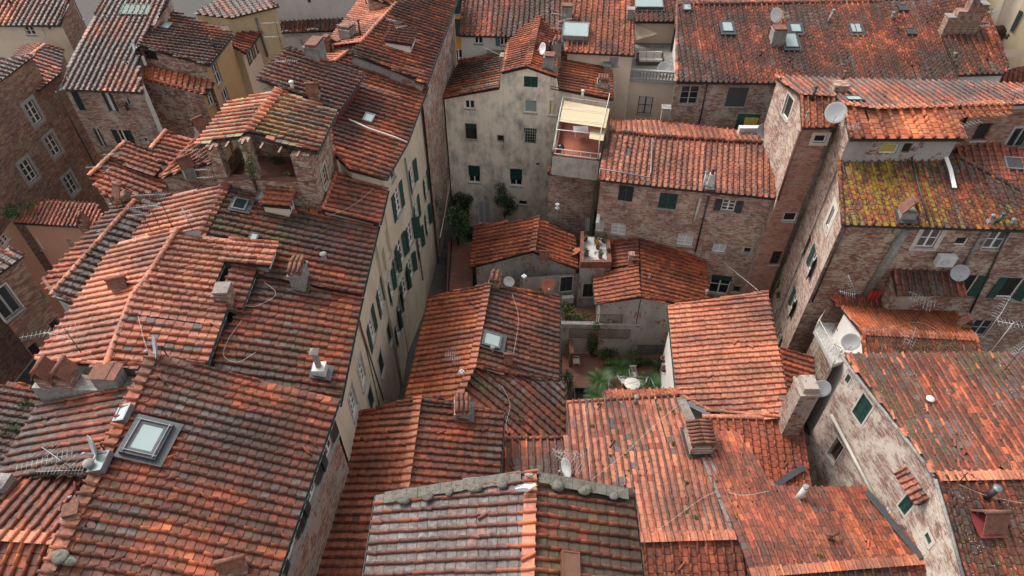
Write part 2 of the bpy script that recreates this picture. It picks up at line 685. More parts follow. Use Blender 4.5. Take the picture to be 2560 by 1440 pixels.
# ------------------------------------------------------------------ houses
class Facade:
    """one upright wall; windows are cut into it"""

    def __init__(s, p0, p1, z0, z1, base, out):
        s.p0, s.p1 = np.array(p0[:2], float), np.array(p1[:2], float)
        s.L = np.linalg.norm(s.p1 - s.p0)
        s.d = (s.p1 - s.p0) / s.L
        nn = np.array([s.d[1], -s.d[0]])
        if nn @ np.array(out[:2]) < 0:
            nn = -nn
        s.n = nn
        s.z0, s.z1, s.base = z0, z1, base
        s.holes = []
        s.prof = None

    def uz(s, p):
        r = ray(p)
        k = ((s.p0 - EYE[:2]) @ s.n) / (r[:2] @ s.n)
        h = EYE + r * k
        return (h[:2] - s.p0) @ s.d, h[2]

    def P(s, u, z, w=0.0):
        q = s.p0 + s.d * u + s.n * w
        return np.array([q[0], q[1], z])

    def top(s, u):
        if s.prof:
            return float(np.interp(u, [q[0] for q in s.prof], [q[1] for q in s.prof]))
        return s.z0 + (s.z1 - s.z0) * u / s.L

    def mesh(s, mat, parent, name='wall'):
        us = sorted({0.0, s.L, *[min(max(q, 0), s.L) for h in s.holes for q in h[:2]], *[q[0] for q in (s.prof or [])]})
        zs = sorted({s.base, *[q for h in s.holes for q in h[2:4] if q > s.base]})
        mb = MB()
        flip = np.cross(s.d, s.n) > 0

        def put(c):
            uv = [(u, z) for u, z in c]
            pts = [s.P(u, z) for u, z in c]
            mb.quad(pts[::-1] if flip else pts, uv[::-1] if flip else uv)
        for a, b in zip(us, us[1:]):
            if b - a < 1e-4:
                continue
            zz = [z for z in zs if z < min(s.top(a), s.top(b)) - .01]
            for i, z in enumerate(zz):
                mid = ((a + b) / 2)
                if i + 1 < len(zz):
                    zc = (z + zz[i + 1]) / 2
                    if any(h[0] - 1e-4 < mid < h[1] + 1e-4 and h[2] < zc < h[3] for h in s.holes):
                        continue
                    put([(a, z), (b, z), (b, zz[i + 1]), (a, zz[i + 1])])
                else:
                    put([(a, z), (b, z), (b, s.top(b)), (a, s.top(a))])
        for (a, b, z0, z1, dp) in s.holes:       # reveals
            for c in ([(a, z0, 0), (a, z1, 0), (a, z1, -dp), (a, z0, -dp)], [(b, z0, 0), (b, z0, -dp), (b, z1, -dp), (b, z1, 0)],
                      [(a, z1, 0), (b, z1, 0), (b, z1, -dp), (a, z1, -dp)], [(a, z0, 0), (a, z0, -dp), (b, z0, -dp), (b, z0, 0)]):
                mb.quad([s.P(*q) for q in c], [(q[0] + q[2], q[1] + q[2]) for q in c])
        return mb.build(name, mat, parent)


class House:
    def __init__(s, name, label, wall, px, cat='house', group=None, base=G, pitch=.40):
        s.pitch = pitch
        c = at(px, 15)
        s.root = thing(name, (c[0], c[1], base), label, cat, group)
        s.wallmat, s.base = wall, base
        s.fac = {}
        s.pend = []
        s.slopes = []

    def slope(s, pl, poly, tags, style, mats=None, gut='gutter_green', tilemat=None, ins=None, over=None, cap=None, along=None, base=None, vstyle=None, pitch=None, expo=.365, flatcols=(), gutter=True, key=None, tiles=True):
        """poly: pixels of the slope's outline, in order; tags: one letter per edge:
           e eave, w verge over a wall, r ridge (no wall), n nothing below, c ridge that gets its row of cap tiles"""
        P3 = [pl.hit(p) for p in poly]
        pitch = pitch or s.pitch
        n = len(P3)
        ar = sum(P3[i][0] * P3[(i + 1) % n][1] - P3[(i + 1) % n][0] * P3[i][1] for i in range(n))
        outs = []
        for i in range(n):
            d = P3[(i + 1) % n][:2] - P3[i][:2]
            d /= np.linalg.norm(d) + 1e-9
            outs.append(np.array([d[1], -d[0]]) * (1 if ar > 0 else -1))
        INS = dict(e=.38, w=.12, r=0, n=.1, c=0, v=.12)
        if ins:
            INS.update(ins)
        Q = []
        for i in range(n):
            j = (i - 1) % n
            a, b = outs[j], outs[i]
            M = np.array([a, b])
            rhs = np.array([a @ P3[i][:2] - INS[tags[j]], b @ P3[i][:2] - INS[tags[i]]])
            if abs(np.linalg.det(M)) < .15:
                q = P3[i][:2] - b * INS[tags[i]]
            else:
                q = np.linalg.solve(M, rhs)
            Q.append(q)
        fs = []
        for i in range(n):
            j = (i + 1) % n
            f = None
            if tags[i] in 'ewn' and np.linalg.norm(Q[j] - Q[i]) > .15:
                zt = [pl.z(*Q[i]) - .13, pl.z(*Q[j]) - .13]
                b_ = (base if base is not None else s.base) if tags[i] != 'n' else min(zt) - .7
                if tags[i] == 'n':
                    b_ = max(b_, s.base)
                f = Facade(Q[i], Q[j], zt[0], zt[1], b_, outs[i])
                s.pend.append((f, (mats or {}).get(i, s.wallmat)))
            fs.append(f)
        if key:
            s.fac[key] = fs
        if tiles:
            M = roof_mesh(P3, pl, style, pitch, expo, along, over, flatcols=flatcols)
            ro = link_mesh('roof', *M, tilemat or STYLES[style].get('mat', 'tile'), s.root)
            s.slopes.append(ro)
            # verge rows and ridge caps
            acc = []
            for i in range(n):
                j = (i + 1) % n
                if tags[i] in 'wv' and vstyle != 'none':
                    a, b = P3[i], P3[j]
                    if a[2] > b[2]:
                        a, b = b, a
                    if np.linalg.norm(b - a) > .4:
                        o = outs[i]
                        sh = np.array([-o[0], -o[1], 0]) * .09
                        acc.append(row_tiles(a + sh, b + sh, vstyle or style, .105, .34, seed=i, lift=.05))
                if tags[i] == 'c':
                    a, b = P3[i], P3[j]
                    acc.append(row_tiles(a, b, cap or 'fresh', .15, .36, seed=i, lift=.06))
            for M_ in acc:
                link_mesh('ridge_tiles', *M_, tilemat or STYLES[style].get('mat', 'tile'), ro)
        if gutter and gut:
            for i in range(n):
                if tags[i] == 'e':
                    j = (i + 1) % n
                    a, b = P3[i].copy(), P3[j].copy()
                    o = np.array([outs[i][0], outs[i][1], 0])
                    a, b = a + o * .07 - np.array([0, 0, .09]), b + o * .07 - np.array([0, 0, .09])
                    if np.linalg.norm(b - a) > .5:
                        s.gut(a, b, o, gut)
        return fs

    def gut(s, a, b, o, mat):
        mb = MB()
        t = (b - a) / np.linalg.norm(b - a)
        w = np.cross(t, o)
        if w[2] < 0:
            w = -w
        ang = np.linspace(math.pi, 2 * math.pi, 6)
        for rr in (.075, .06):
            pr = [(math.cos(q) * rr, math.sin(q) * rr) for q in ang]
            for (x0, y0), (x1, y1) in zip(pr, pr[1:]):
                mb.quad([a + o * x0 + w * y0, b + o * x0 + w * y0, b + o * x1 + w * y1, a + o * x1 + w * y1])
        for sgn in (-1, 1):
            mb.quad([a + o * sgn * .075, b + o * sgn * .075, b + o * sgn * .06, a + o * sgn * .06])
        return mb.build('gutter', mat, s.root)

    def finish(s):
        for f, m in s.pend:
            f.mesh(m, s.root)
        s.pend = []
# ------------------------------------------------------------------ colours
ORG, RED, DEEP = (.47, .128, .050), (.33, .080, .037), (.195, .052, .029)
BRN, DRK, GRY = (.120, .048, .032), (.062, .038, .032), (.120, .092, .082)
PNK, PLE, OCH = (.48, .170, .092), (.50, .27, .20), (.50, .22, .10)
WHT = (.44, .42, .41)
STYLES.update(
    fresh=dict(cop=[(3, PNK), (2, (.46, .15, .085)), (1, ORG)], pan=[(3, PNK), (2, (.46, .17, .11))], moss=.0),
    worn=dict(cop=[(2.5, ORG), (3, RED), (3.5, DEEP), (3, BRN), (2, DRK)], pan=[(.8, ORG), (2, RED), (2.5, DEEP), (3.5, BRN), (3, GRY)], moss=.25, rnd=.42),
    dark=dict(cop=[(1, ORG), (2, RED), (3, DEEP), (4, BRN), (3, DRK)], pan=[(.8, RED), (2, DEEP), (3, BRN), (4, (.11, .075, .068))], moss=.35, rnd=.42),
    mossy=dict(cop=[(1.2, ORG), (2, RED), (3, DEEP), (3, BRN), (2, DRK)], pan=[(1, RED), (2, DEEP), (3, BRN), (3, GRY)], moss=.34, rnd=.42),
    grey=dict(cop=[(.6, ORG), (1, RED), (2, DEEP), (4, BRN), (4, GRY)], pan=[(.8, DEEP), (2, BRN), (5, (.135, .105, .10))], moss=.3, rnd=.45),
    orange=dict(cop=[(4, ORG), (4, (.40, .13, .06)), (3, RED), (1, DEEP)], pan=[(3, ORG), (4, RED), (2, DEEP)], moss=.12, rnd=.42),
    bright=dict(cop=[(3, (.52, .17, .07)), (4, ORG), (2, RED)], pan=[(4, (.50, .16, .075)), (3, ORG), (1, RED)], moss=.05, rnd=.42),
    pink=dict(cop=[(3, ORG), (4, PNK), (2, RED), (1.2, DEEP), (.6, GRY)], pan=[(5, PNK), (3, (.38, .13, .085)), (2, RED), (.8, GRY)], moss=.04, rnd=.40),
    rose=dict(cop=[(1.5, ORG), (3, RED), (3, DEEP), (3, BRN), (2, (.17, .10, .08))], pan=[(6, (.42, .15, .088)), (3, PNK), (1.2, RED), (.8, GRY)], moss=.1, rnd=.4),
    wetred=dict(cop=[(1, ORG), (3, RED), (3, DEEP), (2, BRN)], pan=[(2, ORG), (3, RED), (3, DEEP), (2, BRN), (1, GRY)], moss=.25, rnd=.5),
    slate=dict(cop=[(1.5, ORG), (3, RED), (3, (.17, .085, .07)), (3, GRY), (1, BRN)], pan=[(1, PNK), (3, (.21, .10, .075)), (4, (.135, .10, .09))], moss=.2, rnd=.40),
    red=dict(cop=[(3, (.34, .075, .04)), (3, RED), (2, DEEP)], pan=[(4, RED), (3, DEEP), (1, BRN)], moss=.1, rnd=.42),
    white=dict(cop=[(1, ORG), (3, RED), (4, (.16, .05, .04)), (2, BRN)], pan=[(6, (.160, .140, .132)), (3, (.13, .10, .09)), (1, (.22, .115, .085))], moss=.05, rnd=.42),
    green=dict(cop=[(2, ORG), (3, RED), (3, DEEP), (1, BRN)], pan=[(2, (.12, .075, .045)), (3, (.085, .058, .036)), (1.5, DEEP)], moss=.38, rnd=.42),
    yellow=dict(cop=[(2, RED), (3, DEEP), (3, BRN), (1, ORG)], pan=[(2, RED), (3, BRN), (3, GRY)], moss=.50, rnd=.42, mat='tile_yellow', mg=1),
    lichen=dict(cop=[(2.5, RED), (3, DEEP), (3, BRN), (1, ORG)], pan=[(.8, ORG), (1.5, RED), (2, DEEP), (4, BRN), (3, GRY)], moss=.45, rnd=.5, mat='tile_white'),
    ochre=dict(cop=[(1, PLE), (2, PNK), (3, RED), (2, BRN), (2, GRY)], pan=[(3, (.21, .18, .115)), (3, (.16, .13, .10)), (1, (.30, .13, .08))], moss=.45, rnd=.42, mat='tile_ochre'),
)
tile_mat('tile')
tile_mat('tile_wet', lam=.22, rough=.5, spec=.38, soot=.58)
tile_mat('tile_white', lichen=(.36, .38, .30), lam=.58, soot=.6)
tile_mat('tile_yellow', lichen=(.34, .34, .26), lam=.46, moss=(.19, .135, .010), rough=.6, soot=.6)
tile_mat('tile_ochre', lichen=(.34, .32, .12), lam=.42, moss=(.20, .17, .035), rough=.6, soot=.4)
for s_ in ('bright', 'pink', 'rose', 'white', 'slate', 'red'):
    STYLES[s_]['mat'] = 'tile_wet'

BR = ((.25, .075, .042), (.15, .055, .036), (.27, .21, .165), (.38, .29, .22), (.085, .045, .033))
BRD = ((.29, .090, .052), (.18, .065, .042), (.24, .18, .135), (.33, .23, .16), (.10, .055, .042))
BRL = ((.30, .095, .06), (.20, .07, .048), (.36, .31, .26), (.42, .36, .30), (.13, .06, .045))
brick_mat('brick', BR, wash=(.44, .36, .28), wamt=.26, damp=.3)
brick_mat('brick_dark', BRD, wash=(.24, .19, .15), wamt=.22, damp=.45)
brick_mat('brick_grey', ((.33, .115, .072), (.22, .088, .062), (.36, .29, .235), (.42, .345, .275), (.14, .075, .056)), wash=(.44, .375, .31), wamt=.30)
brick_mat('brick_warm', BRL, wash=(.48, .39, .31), wamt=.30, damp=.12)
brick_mat('brick_wash', ((.30, .10, .068), (.22, .08, .06), (.36, .27, .215), (.36, .18, .13), (.16, .08, .06)), wash=(.32, .25, .20), wamt=.2, damp=.2)
brick_mat('brick_white', BRL, wash=(.56, .49, .41), wamt=.40, damp=.15)
plaster_mat('plaster_beige', (.52, .435, .325), dirt=(.20, .165, .13), amt=.5)
plaster_mat('plaster_old', (.78, .69, .56), dirt=(.15, .145, .14), amt=.9, scale=1.2)
plaster_mat('plaster_cream', (.66, .54, .42), dirt=(.30, .24, .18), amt=.35)
plaster_mat('plaster_white', (.66, .62, .57), dirt=(.35, .32, .29), amt=.3)
plaster_mat('plaster_orange', (.48, .31, .16), dirt=(.26, .15, .08), amt=.3)
plaster_mat('plaster_ochre', (.52, .26, .05), dirt=(.22, .12, .05), amt=.4)
plaster_mat('plaster_yellow', (.50, .41, .26), dirt=(.28, .20, .11), amt=.5)
plaster_mat('plaster_pink', (.54, .30, .21), dirt=(.32, .18, .13), amt=.25)
plaster_mat('plaster_grey', (.33, .31, .29), dirt=(.13, .12, .115), amt=.75, brick=BR, bamt=.0)
plaster_mat('plaster_drab', (.30, .25, .21), dirt=(.12, .10, .085), amt=.7, brick=BR, bamt=.28)  # dull brown-grey render, stained, brick showing through
plaster_mat('plaster_peel', (.38, .32, .26), dirt=(.11, .095, .085), amt=.75, brick=BR, bamt=.35)
plaster_mat('plaster_parapet', (.46, .42, .37), dirt=(.12, .115, .105), amt=.8, scale=1.6)
plaster_mat('stone_wall', (.50, .48, .46), dirt=(.30, .28, .27), amt=.5)
flat_mat('gutter_green', (.018, .042, .038), .45, 0.0)
flat_mat('gutter_dark', (.022, .022, .022), .45)
flat_mat('zinc', (.20, .205, .215), .5, .5, var=.6)
flat_mat('lead', (.060, .064, .070), .5, .2, var=.6)
flat_mat('red_paint', (.16, .022, .022), .55, var=.4)
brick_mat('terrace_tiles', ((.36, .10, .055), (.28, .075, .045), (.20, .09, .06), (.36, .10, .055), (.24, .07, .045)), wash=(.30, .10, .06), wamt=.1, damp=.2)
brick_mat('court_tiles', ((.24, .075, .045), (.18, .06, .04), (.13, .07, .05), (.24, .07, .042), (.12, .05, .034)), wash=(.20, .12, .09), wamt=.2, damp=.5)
slab_mat('moss_stone', (.14, .125, .105), (.075, .068, .058), (.055, .058, .02), (.28, .28, .24))
slab_mat('old_slab', (.24, .20, .18), (.14, .11, .10), (.075, .07, .045))
flat_mat('earth', (.05, .045, .04), .9, var=.5)
slab_mat('cement', (.27, .25, .225), (.15, .14, .128), (.10, .095, .085), (.34, .32, .29))
flat_mat('cement_light', (.50, .48, .45), .9, var=.5)

HS = {}


def S9(z):
    return 44 - (44 - z) * .9


def house(key, *a, **k):
    HS[key] = House(*a, **k)
    return HS[key]


# ------------------------------------------------------------------ west side of the lane, from the camera to the back
h = house('A', 'row_house', 'long house in the front left corner with big square glass skylight in its ridge', 'plaster_drab', (600, 1200), pitch=.38)
A = eave((842, 1005), (690, 1440), S9(17.6), .28, (500, 1100))
h.slope(A, [(385, 893), (530, 918), (690, 962), (842, 1005), (690, 1440), (648, 1560), (63, 1560)], 'nnneenr', 'worn', key='east', over='cp', expo=.33)
A2 = ridge(A, (385, 893), (240, 1165), .28, (150, 1080))
h.slope(A2, [(385, 893), (240, 1165), (60, 1195), (-12, 1195), (100, 1007), (340, 965)], 'rnnenn', 'worn', key='west')
zr = zat(A, (190, 1300)) - .25
A3 = top((0, 1338), (145, 1348), zr, .26, (120, 1250))
h.slope(A3, [(240, 1170), (145, 1348), (0, 1338), (-70, 1335), (-70, 1215), (60, 1197)], 'nrrnnn', 'worn', over='cp')
A4 = thru(A3.hit((0, 1338)), A3.hit((145, 1348)), .28, (60, 1420), False)
h.slope(A4, [(-70, 1335), (0, 1338), (145, 1348), (118, 1440), (75, 1560), (-70, 1560)], 'rrnnnw', 'worn')

h = house('L4', 'row_house', 'house with slate grey gable roof and pale ridge tiles behind the front left house', 'plaster_grey', (400, 780))
zL4 = S9(19.2)
L4 = eave((563, 770), (513, 910), zL4, .26, (400, 800))
h.slope(L4, [(443, 575), (580, 603), (535, 704), (563, 772), (512, 912), (265, 915), (333, 737), (367, 697)], 'nenewrrr', 'pink', key='east', cap='fresh')
L4w = thru(L4.hit((443, 575)), L4.hit((280, 885)), .26, (220, 760), False)
h.slope(L4w, [(443, 575), (367, 697), (333, 737), (265, 915), (90, 900), (200, 742), (287, 613), (413, 580)], 'cccweeen', 'pink', key='west', gutter=False)

h = house('M', 'row_house', 'long house on the lane with mossy stepped roof and white pipe chimney', 'plaster_beige', (750, 700), pitch=.43)
M1 = eave((945, 560), (903, 737), S9(17.2), .27, (700, 600))
h.slope(M1, [(570, 465), (660, 505), (700, 535), (800, 530), (945, 560), (903, 737), (653, 682), (580, 600), (505, 590)], 'nnnnennnr', 'dark', key='upper', over='cp')
M2 = eave((903, 740), (850, 1000), S9(16.95), .27, (700, 800))
h.slope(M2, [(650, 688), (903, 740), (846, 1012), (690, 990), (530, 940), (545, 860), (600, 770)], 'nennnnn', 'mossy', key='lower')
M1w = thru(M1.hit((566, 470)), M1.hit((510, 580)), .27, (450, 530), False)
h.slope(M1w, [(570, 465), (505, 590), (443, 590), (330, 600), (385, 530), (410, 492)], 'rnneen', 'pink', gutter=False)

S1 = Plane(M2.n, M2.d + .45)
h.slope(S1, [(583, 648), (638, 672), (601, 770), (545, 742)], 'nenn', 'red', gut='gutter_dark')
h = house('L5', 'row_house', 'low house with a long brown ridge left of the slate grey gable roof', 'plaster_grey', (230, 620), pitch=.43)
L5w = top((337, 503), (130, 737), S9(18.6), .27, (230, 560))
h.slope(L5w, [(337, 503), (130, 737), (106, 702), (290, 508)], 'cwen', 'worn', key='west', gutter=False, vstyle='worn')
L5e = thru(L5w.hit((337, 503)), L5w.hit((130, 737)), .27, (240, 680), False)
h.slope(L5e, [(337, 503), (130, 737), (190, 765), (240, 720), (330, 610), (420, 500)], 'rwnnnn', 'grey', gutter=False)

h = house('R1', 'row_house', 'short house with clean red lean-to roof between the loggia tower and the lane', 'plaster_beige', (890, 500), pitch=.43)
R1 = eave((968, 472), (948, 558), S9(17.55), .29, (880, 500))
h.slope(R1, [(838, 432), (968, 472), (948, 558), (803, 522)], 'neww', 'red', key='east', vstyle='fresh')

h = house('L10', 'row_house', 'house on the lane beside a red metal flashing', 'plaster_beige', (930, 300), pitch=.43)
L10 = eave((1068, 213), (963, 447), S9(18.5), .27, (930, 300))
h.slope(L10, [(873, 127), (1000, 185), (1068, 213), (1017, 353), (963, 447), (873, 423), (833, 383), (822, 310), (840, 270), (905, 190), (835, 155)], 'nneewwwnnnr', 'worn', key='east')
L10w = thru(L10.hit((873, 127)), L10.hit((835, 155)), .27, (800, 130), False)
h.slope(L10w, [(873, 127), (835, 155), (790, 150), (845, 105)], 'cnnn', 'orange', gutter=False)

h = house('L11', 'row_house', 'long gabled house at the far end of the lane, its roof with a lean-to dormer', 'plaster_peel', (1000, 110), pitch=.43)
L11 = eave((1140, 0), (1065, 210), S9(19.4), .27, (1000, 100))
h.slope(L11, [(990, 10), (1148, -20), (1065, 210), (1000, 180), (870, 130), (897, 110)], 'nenwnr', 'worn', key='east', mats={3: 'plaster_grey'})
L11w = thru(L11.hit((990, 10)), L11.hit((897, 110)), .27, (900, 50), False)
h.slope(L11w, [(990, 10), (897, 110), (825, 118), (825, 103), (918, -25)], 'cnnew', 'pink', gutter=False)
L11n = thru(L11.hit((990, 10)), L11.hit((1085, 8)), .35, (1040, -10), True)
h.slope(L11n, [(990, 12), (1060, 14), (1145, -12), (1145, -60), (900, -60), (915, -8)], 'nnnnnn', 'orange', gutter=False)

h = house('L9', 'row_house', 'brown roofed house with a red fascia right behind the loggia tower', 'plaster_peel', (780, 190), pitch=.43)
z9 = zat(L10, (905, 215)) + 1.1
L9 = eave((910, 184), (845, 274), z9, .20, (760, 200))
h.slope(L9, [(640, 194), (717, 117), (910, 183), (845, 275)], 'nwew', 'dark', key='east', mats={2: 'red_paint'}, gut='gutter_dark', vstyle='grey')

# ------------------------------------------------------------------ far west
h = house('T3', 'brick_house', 'brick house with dark grey roof and green shutters under its long eave', 'brick_grey', (260, 120), pitch=.43)
T3 = eave((147, 221), (357, 229), S9(17.5), .30, (280, 120))
h.slope(T3, [(263, -20), (425, -20), (417, 10), (345, 115), (350, 190), (357, 229), (147, 221), (195, 120)], 'nnnnnenn', 'slate', key='south', gut='gutter_dark')
HS['T3'].slopes[-1]

h = house('T4', 'row_house', 'house with dark red roof, brick end wall and orange plaster side', 'plaster_orange', (470, 100), pitch=.43)
T4 = pts3((343, 113), zat(T3, (345, 116)) + .25, (523, 163), zat(T3, (345, 116)) - .5, (583, 83), zat(T3, (345, 116)) - .5)
h.slope(T4, [(427, 25), (583, 83), (523, 163), (343, 113), (373, 67)], 'newnn', 'dark', key='south', mats={2: 'brick'}, gut='gutter_green', vstyle='grey')
T5 = thru(T4.hit((358, 126)) - np.array([0, .2, 1.7]), T4.hit((523, 168)) - np.array([0, .2, 1.6]), .35, (440, 210), False)
h.slope(T5, [(360, 162), (533, 203), (513, 236), (347, 193)], 'new' + 'n', 'bright', key='lean', mats={1: 'plaster_orange', 2: 'plaster_peel'}, gut='gutter_green', vstyle='bright')

h = house('T6', 'row_house', 'beige plaster house with a glazed tiled porch high on its wall', 'plaster_yellow', (630, 30), pitch=.43)
T6 = eave((577, 42), (697, 13), S9(18.6), .12, (560, 20))
h.slope(T6, [(483, 32), (550, -10), (660, -15), (697, 13), (577, 43)], 'nnwen', 'slate', key='south', gut='gutter_dark')

h = house('T1', 'row_house', 'pale house with grey tiles and a small white window in the top left corner', 'plaster_cream', (70, 30), pitch=.43)
T1 = eave((0, 61), (150, 62), S9(17.5), .30, (80, 20))
h.slope(T1, [(-70, 61), (150, 62), (180, -25), (-70, -25)], 'ewnn', 'slate', key='south', mats={1: 'brick_dark'}, gut='gutter_dark')

h = house('T7', 'stone_house', 'dark rough stone house with six white windows in grey stone surrounds', 'brick_dark', (100, 170), pitch=.43)
T7 = eave((95, 226), (149, 182), S9(16.2), .30, (100, 160))
h.slope(T7, [(47, 162), (113, 113), (158, 126), (149, 182), (95, 226)], 'rnner', 'slate', key='east')
T7w = thru(T7.hit((47, 162)), T7.hit((113, 113)), .3, (40, 120), False)
h.slope(T7w, [(113, 113), (47, 162), (20, 160), (60, 115)], 'cnnn', 'slate', gutter=False)
f7 = HS['T7'].fac['east'][3]
u8, z8 = f7.uz((47, 160))
P8a = f7.P(u8, z8, .22)
dd8 = np.array([*f7.d, 0]) * (1 if f7.d[1] < 0 else -1)
P8b = P8a + dd8 * 22
T8 = thru(P8a, P8b, .28, (0, 180), True)
h.slope(T8, [proj(P8a - dd8 * 1.6), proj(P8b), (proj(P8b)[0] - 200, proj(P8b)[1]), (-60, 120), (10, 150)], 'ennnn', 'slate', key='near', gutter=False, ins=dict(e=.10))

h = house('T9', 'row_house', 'pink plastered house with a clean red roof in the dark yard on the left', 'plaster_pink', (140, 530), pitch=.43)
T9 = eave((33, 554), (225, 566), S9(11.5), .30, (150, 520))
h.slope(T9, [(33, 554), (225, 566), (262, 548), (240, 508), (113, 500), (60, 530)], 'ennnnn', 'red', key='south', gut='gutter_dark', pitch=.3)
T9e = top((33, 554), (-30, 500), S9(11.5), .0, (0, 600))
h = house('T10', 'brick_house', 'dark brick house at the left edge with one large window', 'brick_dark', (40, 800), pitch=.43)
T10 = eave((0, 682), (60, 638), S9(19.0), .3, (0, 640))
h.slope(T10, [(-70, 733), (62, 637), (30, 620), (-70, 640)], 'ewnn', 'slate', key='south', gutter=False)
h = house('T11', 'low_house', 'low house with a weedy red roof in the gap left of the front houses', 'brick_dark', (40, 1060), pitch=.43)
T11 = eave((100, 1010), (0, 1170), S9(8.5), .3, (20, 1050))
h.slope(T11, [(-60, 960), (60, 960), (110, 1010), (-20, 1190), (-120, 1190)], 'nnenn', 'mossy', gutter=False)

# low roofs between the brick house and the loggia tower
h = house('L13', 'low_house', 'low house with two stepped red gables under the loggia tower', 'brick', (400, 400), pitch=.43)
La = top((313, 356), (222, 441), S9(17.0), .27, (350, 400))
h.slope(La, [(313, 356), (222, 441), (275, 397), (383, 440), (415, 405), (380, 380)], 'cnnnnn', 'orange', gutter=False)
h.slope(pts3((313, 356), S9(16.9), (222, 441), S9(16.9), (383, 440), S9(15.9)), [(275, 396), (222, 443), (236, 462), (262, 490), (400, 478), (423, 455), (383, 440)], 'nnwnnnn', 'red', gutter=False, vstyle='fresh', mats={1: 'brick'}, key='south')
Lb = top((415, 328), (377, 373), S9(17.6), .27, (440, 370))
h.slope(Lb, [(415, 328), (377, 373), (395, 405), (430, 410), (478, 350)], 'cnnnn', 'red', gutter=False)
Lc = pts3((530, 345), S9(19.4), (530, 400), S9(19.4), (410, 425), S9(17.6))
h.slope(Lc, [(495, 338), (400, 443), (535, 403), (560, 380), (545, 335)], 'wwnnn', 'orange', gutter=False, vstyle='fresh', mats={1: 'brick'})

# ------------------------------------------------------------------ across the lane
Va = at((1115, 245), 17.0)
Vd = at((1290, 443), 10.0) - at((1187, 435), 10.0)
Vd = np.array([Vd[0], Vd[1], 0]) / np.linalg.norm(Vd[:2])


def vpl(p, off=0.0, a=Va, d=Vd):
    """3D point of pixel p on the upright plane through a along d"""
    nn = np.array([d[1], -d[0], 0])
    q = a + nn * off
    r = ray(p)
    return EYE + r * (((q - EYE) @ nn) / (r @ nn))


h = house('C1', 'tall_house', 'tall stained plaster house with a small gable closing the end of the courtyard', 'plaster_old', (1250, 200))
C1l = thru(vpl((1107, 244)), vpl((1247, 219)), 0.0, (1180, 170))
h.slope(C1l, [(1107, 244), (1247, 219), (1257, 135), (1152, 148)], 'vnne', 'ochre', key='left', gut='zinc', vstyle='ochre')
C1c = thru(vpl((1254, 181)), vpl((1318, 166)), 0.0, (1300, 120))
h.slope(C1c, [(1254, 181), (1318, 166), (1346, 42), (1300, 72), (1268, 110)], 'vrnnw', 'orange', key='gl', gutter=False, vstyle='orange', over='cp')
C1d = thru(vpl((1392, 192)), vpl((1318, 166)), 0.0, (1350, 120))
h.slope(C1d, [(1318, 166), (1392, 192), (1403, 56), (1346, 42)], 'vwnr', 'orange', key='gr', gutter=False, vstyle='orange')
C1r = thru(vpl((1377, 218), -.15), vpl((1530, 248), -.15), 0.0, (1450, 180))
h.slope(C1r, [(1377, 218), (1530, 248), (1528, 180), (1403, 126)], 'wenn', 'orange', key='right', gut='gutter_dark', vstyle='red')

h = house('C2', 'row_house', 'white walled house with planter boxes under blue shutters behind the stained house', 'plaster_white', (1250, 40), pitch=.43)
C2 = eave((1147, 87), (1290, 90), 19.4, .30, (1250, 40))
h.slope(C2, [(1147, 87), (1400, 92), (1425, -25), (1160, -25)], 'ewnw', 'worn', key='south', gut='gutter_dark', vstyle='worn')

h = house('C3', 'row_house', 'cream plastered house with a roof terrace and a stone balustrade', 'plaster_cream', (1540, 100), pitch=.43)
C3 = eave((1415, 128), (1587, 136), 19.3, .30, (1500, 60))
h.slope(C3, [(1415, 128), (1587, 137), (1582, -25), (1427, -25)], 'ewnw', 'orange', key='south', gut='gutter_dark', vstyle='pink')
C3b = eave((1583, 53), (1693, 54), 19.0, .30, (1640, 20))
h.slope(C3b, [(1583, 53), (1693, 54), (1695, -25), (1582, -25)], 'ewnw', 'worn', key='attic', gut='gutter_dark', base=16.0)

h = house('C4', 'brick_house', 'long brick house with the largest brown red roof across the back right', 'brick_grey', (2000, 100), pitch=.43)
C4 = eave((1692, 204), (2397, 210), 18.7, .30, (2000, 100))
h.slope(C4, [(1692, 204), (2397, 210), (2370, 100), (2455, -4), (2200, 4), (1693, 12)], 'ewnrcc', 'worn', key='south', gut='gutter_dark', cap='worn')
zz = zat(C4, (2390, 150)) + .25
C4b = thru(C4.hit((2397, 186)) + np.array([0, 0, .3]), C4.hit((2516, 183)) + np.array([0, 0, .3]), .30, (2450, 100))
h.slope(C4b, [(2397, 186), (2516, 183), (2522, 162), (2455, -6), (2360, 100)], 'ewwnn', 'worn', key='southb', mats={0: 'plaster_white'}, gut='gutter_dark')
C4n = thru(C4.hit((1693, 12)), C4.hit((2455, -4)), .28, (2000, -10), False)
h.slope(C4n, [(1693, 10), (2455, -6), (2455, -50), (1693, -50)], 'nnnn', 'worn', gutter=False)

# ------------------------------------------------------------------ right side
h = house('C7', 'brick_house', 'brick house with yellow lichen on its roof and green shutters down its left side', 'brick', (2300, 480), pitch=.43)
C7 = eave((2105, 559), (2560, 573), 19.0, .28, (2300, 480))
h.slope(C7, [(2105, 559), (2900, 585), (2900, 500), (2560, 482), (2397, 392), (2380, 382), (2094, 394)], 'enccnnw', 'yellow', key='south', mats={6: 'brick_warm'}, gut='gutter_dark', cap='grey', vstyle='yellow', ins=dict(w=.2))
C8 = thru(C7.hit((2397, 392)), C7.hit((2560, 482)), .25, (2480, 380), True)
h.slope(C8, [(2397, 392), (2560, 482), (2640, 525), (2640, 385), (2560, 372), (2480, 355), (2395, 358)], 'rrnnnnn', 'red', gutter=False)

